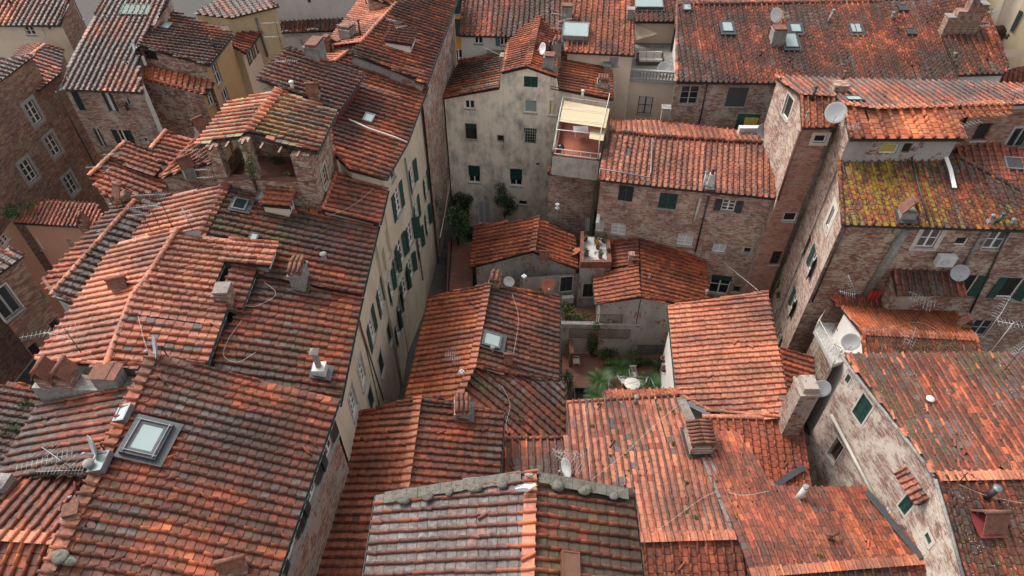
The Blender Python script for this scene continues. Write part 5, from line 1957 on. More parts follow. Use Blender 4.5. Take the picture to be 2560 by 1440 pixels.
fFr = Facade(FR, FL, zPar, zPar, G + 6, -d2[:2])
fRt = Facade(FR, BR_, roofz(FR), roofz(BR_), G + 6, -d1[:2])
fBk = Facade(BR_, BL, roofz(BR_), roofz(BL), G + 6, d2[:2])
fLf = Facade(FL, BL, zPar, zPar, G + 6, d1[:2])
fBk.prof = [(0, roofz(BR_)), (fBk.L / 2, E8.z(*((BR_ + BL) / 2)[:2]) - .2), (fBk.L, roofz(BL))]
for q in (fFr, fRt, fLf):
    h.pend.append((q, 'brick'))
h.pend.append((fBk, 'plaster_peel'))
w_ = win('L8', fRt, c=(812, 440), wh=(.85, 1.25), frame='cream_panel', bars=(2, 4), sur='stone_pale', surw=.07)
mb = MB()
mb.quad([FR + Z3 * (zFl - FR[2]), FL + Z3 * (zFl - FL[2]), BL + Z3 * (zFl - BL[2]), BR_ + Z3 * (zFl - BR_[2])], [(0, 0), (WL, 0), (WL, DL), (0, DL)])
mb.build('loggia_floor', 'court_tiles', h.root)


def pillar(P, wx, wy, mat, z0=None):
    mb = MB()
    z0 = zFl if z0 is None else z0
    P = np.array([P[0], P[1], z0])
    mb.box(P, d1 * wx, d2 * wy, Z3 * (roofz(P) - z0))
    return mb.build('pillar', mat, h.root)


pillar(FR - d2 * .015 + d1 * .015, .95, .5, 'brick', FR[2] - .6)
pillar(FR + d1 * (WL * .56) + d2 * .012, .5, .45, 'brick_grey')
pillar(FR + d1 * (WL - .62) + d2 * .012, .6, .5, 'brick', FR[2] - .6)
pillar(FR + d1 * (WL - .42) + d2 * (DL - .5), .4, .4, 'cement')
mb = MB()
lb(mb, fFr, 0, fFr.L, zPar + .003, zPar + .07, -.32, .03)
mb.build('parapet_coping', 'terracotta', h.root)
for k in range(6):                                                     # rafters under the eaves
    mb = MB()
    P = FR + d1 * (WL * (k + .5) / 6) - d2 * .35
    mb.box(np.array([P[0], P[1], roofz(P) - .02]), d1 * .1, d2 * .5, Z3 * .1)
    mb.build('rafter', 'wood_brown', h.root)

# ------------------------------------------------------------------ other buildings at the edges
h = HS['T6']
p1, p2, p3, p4 = (573, 110), (612, 132), (657, 71), (612, 53)
zP = S9(16.6)
PP = thru(at(p2, zP), at(p3, zP), .3, (600, 80))
h.slope(PP, [p1, p2, p3, p4], 'wewn', 'red', key='porch', gut='gutter_dark', mats={1: 'plaster_cream'})
fp = h.fac['porch'][1]
for u in (.25, .5, .75):
    uu = fp.L * u
    z_ = fp.top(uu) - 1.0
    P = fp.P(uu, z_)
    win('T6', fp, c=proj(P), wh=(fp.L * .22, 1.3), bars=(2, 1), glass='glass_sky', frame='wood_brown', sill=None)
pipe_on('T6', h.fac['south'][3], [(640, 45), (668, 140)], mat='zinc', r=.09) if h.fac['south'][3] else None
fo = HS['T6'].fac['south'][2]

h = house('CH', 'stone_church', 'pale stone church with blind round arches beyond the roofs', 'stone_wall', (780, 60))
cz = 15.0
ca, cb_ = at((690, 82), cz), at((900, 74), cz)
cd_ = (cb_ - ca) / np.linalg.norm(cb_ - ca)
fch = Facade(ca, cb_, cz, cz, G, (0, -1))
h.pend.append((fch, 'stone_wall'))
cn = np.array([-cd_[1], cd_[0], 0])
cn = cn if cn[1] > 0 else -cn
ua_, ub_ = ca + cn * 1.3 + Z3 * .35, cb_ + cn * 1.3 + Z3 * .35
fup = Facade(ua_ - cd_ * 2, ub_ + cd_ * 6, cz + 9, cz + 9, cz - 2, (0, -1))
h.pend.append((fup, 'stone_wall'))
pl_ = thru(ca - cn * .25, cb_ - cn * .25, .28, (790, 60))
P3 = [ca - cn * .25, cb_ - cn * .25, cb_ + cn * 1.3, ca + cn * 1.3]
P3 = [np.array([q[0], q[1], pl_.z(q[0], q[1]) + .12]) for q in P3]
pl_ = Plane(pl_.n, pl_.n @ P3[0])
link_mesh('roof', *roof_mesh(P3, pl_, 'mossy', .42, .36), 'tile', h.root)
for c in ((722, 105), (788, 100)):
    u, z = fch.uz(c)
    mb = MB()
    for r0, r1, w in ((1.15, 1.42, .10), (1.42, 1.5, .16)):
        n_ = 16
        for i in range(n_):
            a0, a1 = math.pi * i / n_, math.pi * (i + 1) / n_
            q = [fch.P(u + math.cos(a) * r, z - .3 + math.sin(a) * r, w) for a, r in ((a0, r0), (a0, r1), (a1, r1), (a1, r0))]
            b = [fch.P(u + math.cos(a) * r, z - .3 + math.sin(a) * r, 0) for a, r in ((a0, r0), (a0, r1), (a1, r1), (a1, r0))]
            mb.quad(q)
            mb.quad([b[0], b[3], q[3], q[0]])
            mb.quad([b[1], q[1], q[2], b[2]])
    mb.build('blind_arch', 'stone_pale', h.root)
for uu in (767, 838):
    u, z = fch.uz((uu, 105))
    mb = MB()
    lb(mb, fch, u - .2, u + .2, z - 5, z - .2, 0, .12)
    mb.build('pilaster', 'stone_pale', h.root)
(u, z) = fup.uz((771, 0))
win('CH', fup, (766, -8), (779, 8), kind='dark', frame='stone_trim', sill=None)
mb = MB()
lb(mb, fch, 0, fch.L, cz - .25, cz - .05, 0, .2)
mb.build('cornice', 'stone_trim', h.root)

h = house('OC', 'ochre_house', 'ochre plastered house with green shutters closing the far end of the lane', 'plaster_ochre', (1148, 60))
oa, ob = at((1118, -70), 20), at((1175, -70), 20)
fo_ = Facade(oa, ob, 22.5, 22.5, G, (0, -1))
h.pend.append((fo_, 'plaster_ochre'))
po = thru(np.array([*oa[:2], 22.55]) - np.array([.6, .5, 0]), np.array([*ob[:2], 22.55]) + np.array([.6, -.5, 0]), .3, (1148, -200), True)
P3 = [np.array([*oa[:2], 22.6]) - np.array([.6, .5, 0]), np.array([*ob[:2], 22.6]) + np.array([.6, -.5, 0]), np.array([*ob[:2], 22.6]) + np.array([.6, 6, 0]), np.array([*oa[:2], 22.6]) + np.array([-.6, 6, 0])]
P3 = [np.array([q[0], q[1], po.z(q[0], q[1])]) for q in P3]
link_mesh('roof', *roof_mesh(P3, po, 'worn', .42, .36), 'tile', h.root)
for c in ((1146, 12), (1146, 70), (1147, 145)):
    win('OC', fo_, c=c, wh=(1.0, 1.8), sh='shut' if c[1] < 140 else None, bars=(2, 2))

h = house('YH', 'yellow_house', 'ochre yellow house with a white window and dark shutters in the top right corner', 'plaster_yellow', (2520, 50))
ya, yb = at((2455, 20), 18.0), at((2620, 95), 18.0)
fy = Facade(ya, yb, 23.5, 23.5, G, (0, -1))
h.pend.append((fy, 'plaster_yellow'))
win('YH', fy, c=(2519, 42), wh=(1.1, 1.7), sh='open', shm='shutter_dark', ang=(172, 172), bars=(2, 4))
py_ = thru(fy.P(0, 23.5, .45), fy.P(fy.L, 23.5, .45), .3, (2530, -200))
P3 = [fy.P(-.3, 23.5, .45), fy.P(fy.L, 23.5, .45), fy.P(fy.L, 23.5, -5), fy.P(-.3, 23.5, -5)]
P3 = [np.array([q[0], q[1], py_.z(q[0], q[1])]) for q in P3]
link_mesh('roof', *roof_mesh(P3, py_, 'worn', .42, .36), 'tile', h.root)

h = house('SR', 'small_house', 'small roof house with a pale dormer wall at the right end of the long roof', 'plaster_cream', (2480, 90))
s1 = pts3((2462, 72), 18.9, (2525, 88), 18.9, (2510, 64), 19.5)
h.slope(s1, [(2462, 72), (2480, 110), (2525, 92), (2508, 64)], 'wenn', 'worn', key='a', gutter=False)
s2 = pts3((2400, 210), 17.4, (2560, 210), 17.4, (2560, 165), 18.6)
h.slope(s2, [(2400, 212), (2640, 216), (2640, 150), (2545, 168)], 'nnnn', 'red', gutter=False)
s3 = pts3((2490, 100), 18.2, (2560, 100), 18.2, (2560, 150), 18.2)
h.slope(s3, [(2495, 118), (2640, 118), (2640, 165), (2525, 168)], 'nnnn', 'red', gutter=False, tiles=False)

# right edge: brick buildings beyond the lichen roof and behind the low white house
h = house('RB', 'brick_house', 'dark brick house at the right edge behind the lichen roof', 'brick_dark', (2540, 320))
r1 = eave((2420, 300), (2640, 292), zat(C6, (2410, 346)) + .6, .2, (2560, 270))
h.slope(r1, [(2420, 300), (2640, 292), (2640, 262), (2420, 268)], 'ennn', 'slate', key='s', tiles=False, gutter=False)
fr_ = h.fac['s'][0]
win('RB', fr_, c=(2548, 345), wh=(1.2, 1.4), bars=(2, 1), frame='grey_frame', sur='stone_trim', surw=.15)
win('RB', fr_, c=(2455, 330), wh=(.9, 1.2), kind='dark', frame='wood_brown')

# ------------------------------------------------------------------ courtyard, lane, garden
brick_mat('street_stone', ((.09, .088, .085), (.06, .06, .06), (.04, .04, .04), (.11, .105, .10), (.05, .05, .05)), wash=(.13, .13, .125), wamt=.1, damp=.5)
gz = 4.3


def deck(name, px, z, mat, zb=None):
    mb = MB()
    P = [at(p, z) for p in px]
    mb.quad(P, [(q[0], q[1]) for q in P])
    if zb is not None:
        for i in range(len(P)):
            a_, b_ = P[i], P[(i + 1) % len(P)]
            L = np.linalg.norm(b_ - a_)
            mb.quad([a_, b_, np.array([*b_[:2], zb]), np.array([*a_[:2], zb])], [(0, z), (L, z), (L, zb), (0, zb)])
    o = mb.build(name, mat)
    o['kind'] = 'structure'
    return o


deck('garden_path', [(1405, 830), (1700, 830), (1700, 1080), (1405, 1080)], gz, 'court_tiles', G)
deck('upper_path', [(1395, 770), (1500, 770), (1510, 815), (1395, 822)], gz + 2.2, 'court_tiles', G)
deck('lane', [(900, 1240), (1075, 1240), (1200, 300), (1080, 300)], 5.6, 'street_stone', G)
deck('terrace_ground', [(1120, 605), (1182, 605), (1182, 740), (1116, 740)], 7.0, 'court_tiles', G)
deck('court_ground', [(1120, 585), (1440, 585), (1440, 470), (1120, 470)], G + .6, 'earth', G)

# garden wall with trellis
gw = thing('garden_wall', at((1490, 880), gz), 'grey rendered garden wall with diamond trellis behind the palms', 'wall')
A_, B_ = at((1398, 884), gz), at((1588, 888), gz)
zt_ = zcol((A_ + B_) / 2, 812)
fgw = Facade(A_, B_, zt_, zt_, G, (0, -1))
fgw.mesh('plaster_grey', gw)
mb = MB()
lb(mb, fgw, 0, fgw.L, zt_, zt_ + .06, -.25, .05)
mb.build('coping', 'stone_trim', gw)


def trellis(f, px0, px1, label, mat):
    (ua, za), (ub, zb) = f.uz(px0), f.uz(px1)
    u0, u1, z0, z1 = min(ua, ub), max(ua, ub), min(za, zb), max(za, zb)
    o = thing('trellis', f.P((u0 + u1) / 2, z0, .05), label, 'trellis')
    mb = MB()
    s = .24
    k0 = int((u1 - u0 + z1 - z0) / s) + 1
    for sg in (1, -1):
        for i in range(k0):
            c = i * s
            pts = []
            for (u, z) in ((max(0, c - (z1 - z0)), None), (min(c, u1 - u0), None)):
                pts.append((u, c - u))
            (ua_, zz0), (ub_, zz1) = pts
            if sg < 0:
                ua_, ub_ = (u1 - u0) - ua_, (u1 - u0) - ub_
            mb.tube([f.P(u0 + ua_, z0 + zz0, .06 + .012 * sg), f.P(u0 + ub_, z0 + zz1, .06 + .012 * sg)], .013, 4)
    mb.build('lattice', mat, o)
    mb = MB()
    for a, b in (((u0, z0), (u1, z0)), ((u0, z1), (u1, z1)), ((u0, z0), (u0, z1)), ((u1, z0), (u1, z1))):
        mb.tube([f.P(*a, .07), f.P(*b, .07)], .02, 4)
    mb.build('frame', mat, o)
    return o


trellis(fgw, (1425, 820), (1572, 845), 'brown diamond trellis along the top of the garden wall', 'wood_brown')
q2f = HS['Q2'].fac['east'][1]
trellis(q2f, (1580, 862), (1660, 895), 'green diamond trellis low on the grey end wall above the palms', 'shutter_green')


def fence(pts, hgt, label, mat='iron', step=.14, cat='railing', name='iron_railing', r=.012):
    o = thing(name, pts[0], label, cat)
    mb, mp = MB(), MB()
    for a_, b_ in zip(pts, pts[1:]):
        L = np.linalg.norm(b_ - a_)
        for hh in (.08, hgt):
            mb.tube([a_ + Z3 * hh, b_ + Z3 * hh], r * 1.5, 4)
        k = max(2, int(L / step))
        for i in range(k + 1):
            p = a_ + (b_ - a_) * i / k
            mb.tube([p + Z3 * .08, p + Z3 * hgt], r, 4, cap=False)
    mb.build('bars', mat, o)
    for p in pts:
        mp = MB()
        mp.tube([p, p + Z3 * (hgt + .05)], r * 2, 6)
        mp.build('post', mat, o)
    return o


fence([fgw.P(u, zt_ + .06, -.1) for u in (.1, fgw.L * .45, fgw.L * .75)], .9, 'rusty iron railing above the trellised garden wall', 'wood_brown')
fence([at(p, 7.0) for p in ((1122, 735), (1126, 670), (1130, 612))], .9, 'iron railing along the lane side of the small tiled terrace', 'iron')

# ------------------------------------------------------------------ antennas and dishes
flat_mat('alu', (.36, .36, .36), .5, .5)
flat_mat('dish_white', (.48, .48, .47), .55)
flat_mat('dish_grey', (.28, .29, .31), .5)
flat_mat('dish_rust', (.36, .11, .05), .7, var=.4)


def antenna(P, h_, yagis, label, mat='alu', mast='iron', lean=(0, 0), grp=None, r=.018):
    """yagis: (height, heading in degrees, boom length, elements, element length, tilt)"""
    P = np.array(P, float)
    o = thing('television_antenna', P, label, 'antenna', grp)
    T = np.array([lean[0], lean[1], 1.0])
    mb = MB()
    mb.tube([P - Z3 * .15, P + T * h_], r, 6)
    mb.build('mast', mast, o)
    for (hh, az, L, k, el, up) in yagis:
        a = math.radians(az)
        d = np.array([math.sin(a), math.cos(a), math.sin(math.radians(up))])
        s = np.array([math.cos(a), -math.sin(a), 0])
        c = P + T * hh
        mb = MB()
        mb.tube([c - d * L * .25, c + d * L * .75], .010, 4)
        for i in range(k):
            q = c - d * L * .25 + d * L * (i + .3) / k
            e = el * (1 - .35 * i / k)
            mb.tube([q - s * e / 2, q + s * e / 2], .006, 4)
        mb.build('aerial', mat, o)
    return o


def dish(C, r, az, el, label, mast_h=.6, mat='dish_white', back=None, grp=None):
    """C centre of the bowl; it looks towards heading az (from +y towards +x) and elevation el"""
    C = np.array(C, float)
    a, e = math.radians(az), math.radians(el)
    d = np.array([math.sin(a) * math.cos(e), math.cos(a) * math.cos(e), math.sin(e)])
    foot = C - d * .16 - Z3 * mast_h if back is None else np.array(back, float)
    o = thing('satellite_dish', foot, label, 'satellite dish', grp)
    mb = MB()
    prof = [(0.0, 0), (r * .35, r * .03), (r * .7, r * .12), (r, r * .25), (r * 1.01, r * .245), (r * .7, r * .10), (r * .3, 0), (0, -.02)]
    mb.lathe(C, prof, d, 20)
    mb.build('bowl', mat, o)
    mb = MB()
    low = np.cross(np.cross(d, Z3), d)
    low /= np.linalg.norm(low)
    f_ = C + d * r * .95 - low * r * .35
    mb.tube([C - low * r * .9 + d * .1, f_], .018, 5)
    mb.tube([f_, f_ - d * .12], .05, 8)
    mb.build('feed_arm', 'dish_grey', o)
    mb = MB()
    if back is None:
        mb.tube([foot - Z3 * .15, foot + Z3 * mast_h, C - d * .02], .028, 6)
    else:
        mb.tube([foot, C - d * .02], .028, 6)
    mb.build('mount', 'gutter_dark', o)
    return o


def on(pl, p, h_):
    return raised(pl, h_).hit(p)


antenna(A2.hit((216, 1213)), 1.9, [(1.85, -110, 1.8, 12, .45, 0), (1.5, -60, 1.6, 6, 1.0, 0), (1.0, -95, 1.5, 14, .35, 5)], 'antenna mast with three aerials by the ridge of the front left roof', lean=(-.06, 0))
antenna(L4w.hit((203, 882)), 1.5, [(1.45, -105, 2.2, 14, .5, 0), (.9, -75, 1.8, 8, .8, 0)], 'long aerial standing at the lower left corner of the slate grey gable roof')
antenna(M1w.hit((433, 572)), 2.3, [(2.2, -95, 1.7, 14, .45, 0), (1.4, -80, 1.5, 12, .4, 0)], 'tall dark antenna mast with white combs behind the slate grey gable')
antenna(M1w.hit((403, 575)), 1.6, [(1.55, -100, 1.5, 12, .45, 0)], 'short dark antenna mast left of the taller one behind the grey gable')
antenna(M1w.hit((380, 583)), 1.3, [(1.25, -100, 1.1, 10, .4, 0)], 'lowest of the comb antennas, beside the white flat panel on the ridge')
antenna(L4.hit((487, 588)), 1.3, [(1.2, -40, .5, 4, .5, 40), (1.0, 10, .5, 4, .5, 40), (1.1, -80, .5, 4, .5, 40)], 'antenna with a tangle of white hoops at the top edge of the grey gable roof')
antenna(La.hit((335, 445)), 1.8, [(1.75, -95, 1.2, 10, .4, 0)], 'thin antenna on the low red roofs under the brick facade', lean=(-.15, 0))
antenna(La.hit((290, 470)), 1.6, [(1.55, -95, 1.3, 10, .4, 0), (1.2, 20, .7, 4, .5, 0)], 'antenna near the lower left verge of the low red roofs', lean=(-.1, 0))
antenna(Lc.hit((510, 420)), 1.3, [(1.2, -95, 1.3, 10, .35, 0), (.8, -30, .5, 4, .5, 0)], 'antenna leaning beside the tile cowl under the loggia tower')
antenna(FL + Z3 * (zPar - FL[2]) + d1 * .1, .8, [(.6, -95, 1.2, 10, .4, 0), (.1, -95, 1.2, 10, .4, 0)], 'two white comb aerials on the left side of the loggia tower')
antenna(L9.hit((750, 236)), 2.2, [(2.1, -95, 1.3, 10, .45, 0)], 'antenna on the brown roof behind the loggia tower')
antenna(L11w.hit((880, 100)), 1.2, [(1.1, -95, 1.2, 10, .5, 0), (.5, -95, .9, 8, .5, 0)], 'antenna beside the chimney of the far gabled house')
antenna(L11.hit((1000, 100)), 1.4, [(1.3, -60, 1.3, 10, .5, 0), (.9, 60, .9, 6, .5, 0)], 'antenna behind the lean-to dormer of the far gabled house')
antenna(T6.hit((690, 60)) - Z3 * 2.0, 2.2, [(2.1, -95, 1.6, 12, .45, 0), (1.0, -95, 1.6, 12, .45, 0)], 'pair of comb aerials beside the beige house wall in front of the church')
antenna(T3.hit((378, 60)), 1.9, [(1.8, 60, .5, 3, .4, 0)], 'leaning mast on the grey roof beside the red roofed house', mast='wood_brown', lean=(-.2, 0))
antenna(C1d.hit((1402, 105)), 2.3, [(2.2, -70, 1.2, 10, .5, 0), (1.7, 60, 1.4, 12, .45, 0), (1.1, -80, 1.2, 8, .5, 0)], 'antenna with three aerials between the small gable and the glazed hatch')
antenna(C4.hit((2450, 85)), 2.2, [(2.1, -60, .9, 8, .6, 0), (1.7, 60, .9, 8, .6, 0), (1.0, -70, .9, 8, .6, 0), (.6, 70, .9, 8, .6, 0)], 'antenna with four white aerials beside the ruinous stepped chimney')
antenna(C4.hit((1952, 75)), 1.5, [(1.4, -60, .7, 6, .5, 0), (1.0, 60, .9, 6, .5, 0)], 'antenna above the dish at the left chimney of the long back roof')
antenna(C6.hit((2128, 340)), .7, [(.6, -75, 1.2, 4, .7, 0), (.5, 40, 1.0, 4, .7, 0)], 'antenna at the lower left corner of the clean orange slope')
antenna(C6.hit((2395, 275)), .7, [(.6, 70, 1.6, 6, .6, 0)], 'antenna at the upper right corner of the clean orange slope')
antenna(C6.hit((2405, 335)), .7, [(.6, 70, 1.6, 6, .6, 0)], 'antenna at the lower right corner of the clean orange slope')
antenna(C5.hit((2525, 262)), 1.0, [(.9, -110, 1.8, 4, .8, 0), (.9, 60, 1.2, 6, .6, 0)], 'antenna at the right end of the narrow roof near the picture edge')
antenna(C11n.hit((2288, 805)), 2.0, [(1.9, -60, 1.6, 9, .9, 8), (1.5, -60, 1.3, 7, .9, 8)], 'large white aerial on the orange tiles of the low white house', r=.02)
antenna(C11.hit((2258, 885)), 1.3, [(1.2, 30, 1.2, 6, .9, 20), (1.1, -50, 1.0, 4, .8, 20)], 'low cross shaped aerial in front of the small orange tiles')
antenna(C11n.hit((2098, 795)), 2.6, [(2.5, -20, 1.0, 8, .6, 40), (2.1, -70, .9, 8, .6, 0)], 'antenna on the white house corner next to the red cloth')
antenna(C11.hit((2440, 868)), 3.0, [(2.9, 40, 1.4, 9, .8, 30)], 'thin tall mast with a tilted aerial at the right end of the orange tiles', mast='alu')
antenna(Q12.hit((2450, 915)), 3.2, [(3.1, 105, 2.6, 16, .55, 0)], 'mast with a long horizontal comb aerial on the far edge of the lichen spotted roof', mast='alu')
antenna(Q12.hit((2508, 930)), 2.2, [(2.0, 60, 1.8, 14, .5, 10), (1.5, 75, 1.8, 12, .5, 0)], 'antenna with crowded elements at the right edge of the lichen spotted roof')
antenna(Q12.hit((2395, 1208)), .9, [(.85, 65, 1.6, 3, .2, 0), (.8, 120, 1.4, 10, .25, -5)], 'black low antenna on the clean ridge tiles of the tall right house', mat='iron')
antenna(Q9.hit((1434, 1196)), 2.4, [(2.3, -85, 1.5, 10, .4, 0), (1.5, -60, 1.7, 12, .9, 10), (1.1, -60, 1.5, 10, .9, 10), (1.9, 60, .8, 4, .6, 0)], 'white antenna cluster beside the dish in front of the wide red roof')
antenna(Q5.hit((1158, 950)), 2.1, [(1.9, -90, .6, 5, .9, 0), (1.6, 80, .5, 4, .6, 0)], 'thin black antenna mast on the bright orange slope', lean=(-.25, .1))
for p, pl, hh, lb_ in (((1310, 712), Q5e, .75, 'white antenna head on a thin pole at the ridge of the mossy slope'), ((1391, 560), Q1e, 1.9, 'two white antenna heads on a pole against the brick facade'), ((1156, 955), Q5, .9, 'white antenna head on the bright orange slope')):
    P = pl.hit(p)
    o = thing('antenna_pole', P, lb_, 'antenna')
    mb = MB()
    mb.tube([P - Z3 * .1, P + Z3 * hh], .015, 5)
    mb.build('pole', 'alu', o)
    for k in range(2 if 'two' in lb_ else 1):
        mb = MB()
        c = P + Z3 * (hh - .35 * k)
        for q in range(4):
            a = q * math.pi / 2
            mb.lathe(c + np.array([math.cos(a) * .1, math.sin(a) * .1, 0]), [(0, -.07), (.08, -.04), (.09, .02), (.05, .07), (0, .08)], (math.cos(a), math.sin(a), .5), 8)
        mb.build('antenna_head', 'dish_white', o)

DG = 'satellite dishes on the roofs'
dish(on(L4, (393, 866), .75), .48, -120, 18, 'satellite dish seen edge-on at the foot of the pale slate gable', .7, 'dish_grey', grp=DG)
dish(on(A2, (238, 1115), .5), .48, -130, 15, 'satellite dish seen edge-on beside the big square skylight', .45, 'dish_grey', grp=DG)
dish(on(A3, (200, 1228), .4), .42, -120, 10, 'dark red satellite dish low on the ridge of the front left roof', .35, 'red_paint', grp=DG)
dish(on(T3, (337, 114), .6), .42, -125, 15, 'grey satellite dish on the edge of the dark grey roof', .5, 'dish_grey', grp=DG)
dish(on(L5w, (294, 504), .5), .42, -115, 15, 'rust red dish next to the tile cowl on the long brown ridge', .4, 'dish_rust', grp=DG)
dish(on(C1d, (1359, 122), .8), .45, -115, 20, 'white dish by the chimneys of the small gable', .6, grp=DG)
dish(on(C4, (1938, 38), 1.2), .55, 160, 25, 'dish on the left chimney of the long back roof', 1.0, 'dish_white', grp=DG)
dish(on(C5b, (2089, 281), .7), .62, 200, 25, 'large white dish between the two orange slopes on the right', .6, grp=DG)
dish(on(C9, (1931, 327), .6), .48, 205, 25, 'white dish against the peeling end wall', .6, grp=DG)
dish(on(C9, (1906, 326), .6), .50, 165, 30, 'grey dish beside the white air conditioner on the brick house ridge', .6, 'dish_grey', grp=DG)
u, z = f7f.uz((2388, 664))
dish(f7f.P(u, z, .6), .52, 195, 28, 'grey dish on the brick wall below the air conditioner', back=f7f.P(u + .3, z - .1, 0), mat='dish_grey', grp=DG)
dish(on(C11, (2126, 853), .5), .52, 200, 28, 'big white dish on the terrace of the low white house', .7, grp=DG)
dish(bt + np.array([.95, .1, 3.2]), .48, 190, 25, 'white dish fixed on the tall grey chimney', .3, grp=DG)
dish(on(Q5e, (1273, 703), .5), .35, 190, 20, 'small pale dish next to the brick chimney of the middle house', .4, grp=DG)
dish(on(Q5e, (1369, 713), .55), .42, 170, 25, 'rusty centred dish with white rim over the mossy slope', .45, 'dish_rust', grp=DG)
dish(on(Q9, (1421, 1169), .6), .52, -110, 15, 'white dish seen edge-on in the middle foreground', .6, grp=DG)
dish(on(Q1e, (1437, 632), .15), .5, -60, 60, 'flat rust coloured dish lying at the edge of the courtyard gable roof', .1, 'dish_rust', grp=DG)
P = at((1660, 172), 16.9 + .5)
dish(P, .55, 190, 35, 'white dish standing on the terrace with the stone balustrade', .5, grp=DG)


def aircon(C, d, n, label, w=.85, h_=.6, t=.32):
    C, d, n = np.array(C, float), np.array([*d, 0]), np.array([*n, 0])
    o = thing('air_conditioner', C, label, 'air conditioner')
    mb = MB()
    mb.box(C - d * w / 2 - Z3 * h_ / 2, d * w, n * t, Z3 * h_)
    mb.build('case', 'dish_white', o)
    mb = MB()
    c = C + n * (t + .004) - d * w * .1
    for r in (.08, .14, .2, .25):
        pts = [c + d * math.cos(a) * r + Z3 * math.sin(a) * r for a in np.linspace(0, 2 * math.pi, 17)]
        mb.tube(pts, .008, 4, cap=False)
    mb.build('fan_grille', 'dish_grey', o)
    for s in (-.3, .3):
        mb = MB()
        mb.box(C + d * s * w - Z3 * (h_ / 2 + .05) - n * .2, d * .05, n * (t + .2), Z3 * .045)
        mb.build('bracket', 'gutter_dark', o)
    return o


u, z = f7f.uz((2356, 638))
aircon(f7f.P(u, z, .25), f7f.d, f7f.n, 'white air conditioner on the brick wall under the lichen roof', 1.0, .75, .4)
u, z = fl_.uz((1417, 740))
aircon(fl_.P(u, z, .2), fl_.d, fl_.n, 'white air conditioner on the grey courtyard wall below a green shutter')
aircon(on(C9n, (1870, 322), .3), np.array([1., 0]), np.array([0., -1]), 'white slatted air conditioner behind the brick house ridge', 1.5, .6, .4)
# ------------------------------------------------------------------ plants
def leaf_mat(name, trans=.15):
    m, nt, b = new_mat(name)
    a = N(nt, 'ShaderNodeAttribute', attribute_name='tint')
    nt.links.new(a.outputs['Color'], b.inputs['Base Color'])
    b.inputs['Roughness'].default_value = .5
    MATS[name] = m


leaf_mat('leaf')
flat_mat('bark', (.07, .045, .03), .9, var=.4)
flat_mat('soil', (.035, .025, .02), .95)
GREENS = ((.022, .058, .012), (.036, .085, .018), (.016, .038, .012), (.060, .105, .024))
DARKG = ((.016, .042, .014), (.026, .06, .018), (.012, .03, .012), (.04, .075, .02))
YELG = ((.13, .15, .02), (.09, .13, .02), (.18, .16, .02))


def foliage(C, rad, n, s, cols, parent, name='foliage', seed=0, lumps=7, lo=-1.0, extra=None):
    """n leaf-sized faces gathered in clumps through an uneven crown"""
    n = int(n * 1.7)
    rs = np.random.RandomState(abs(seed) + int(abs(C[0] * 31 + C[1] * 17)) % 9999)
    rad = np.array(rad, float)
    lc = rs.normal(0, .42, (lumps, 3)) * rad
    lr = rs.uniform(.3, .6, lumps)
    k = rs.randint(0, lumps, n)
    d = rs.normal(0, 1, (n, 3))
    d /= np.linalg.norm(d, axis=1)[:, None]
    P = lc[k] + d * (rs.rand(n) ** .45 * lr[k])[:, None] * rad
    P[:, 2] = np.maximum(P[:, 2], lo * rad[2])
    P = P + np.array(C)
    u = rs.normal(0, 1, (n, 3))
    u /= np.linalg.norm(u, axis=1)[:, None]
    w = np.cross(u, rs.normal(0, 1, (n, 3)))
    w /= np.linalg.norm(w, axis=1)[:, None]
    sz = s * .72 * rs.uniform(.6, 1.4, n)[:, None]
    V = np.stack([P - u * sz, P + w * sz * .45, P + u * sz, P - w * sz * .45], 1).reshape(-1, 3)
    FI = np.arange(4 * n)
    ci = np.array(cols)[rs.randint(0, len(cols), n)] * rs.uniform(.7, 1.3, (n, 1))
    if extra:
        m = rs.rand(n) < extra[0]
        ci[m] = np.array(extra[1])
    return link_mesh(name, V, np.full(n, 4), FI, np.zeros(n, bool), np.c_[ci, np.ones(n)], 'leaf', parent)


def plant(P, rad, n, label, cols=GREENS, s=.09, cat='plant', name='shrub', grp=None, stem=True, up=None, pot=None, extra=None, lumps=7):
    P = np.array(P, float)
    o = thing(name, P, label, cat, grp)
    h_ = rad[2] * 1.05 if up is None else up
    if pot:
        mb = MB()
        mb.lathe(P, [(0, .002), (pot * .7, .002), (pot, pot * 1.5), (pot * 1.12, pot * 1.5), (pot * 1.12, pot * 1.75), (pot * .95, pot * 1.75), (pot * .9, pot * 1.6), (0, pot * 1.6)], seg=12)
        mb.build('pot', 'terracotta', o)
        h_ += pot * 1.6
    if stem:
        mb = MB()
        z0 = pot * 1.5 if pot else -.05
        for k in range(4):
            a = k * 1.7
            mb.tube([P + Z3 * z0, P + Z3 * (z0 + h_ * .5) + np.array([math.cos(a) * rad[0] * .2, math.sin(a) * rad[1] * .2, 0]), P + Z3 * h_ + np.array([math.cos(a) * rad[0] * .55, math.sin(a) * rad[1] * .55, rad[2] * .3])], .02 + .015 * rad[2], 5, r2=.008)
        mb.build('stem', 'bark', o)
    foliage(P + Z3 * h_, rad, n, s, cols, o, seed=int(P[0] * 7), extra=extra, lumps=lumps)
    return o


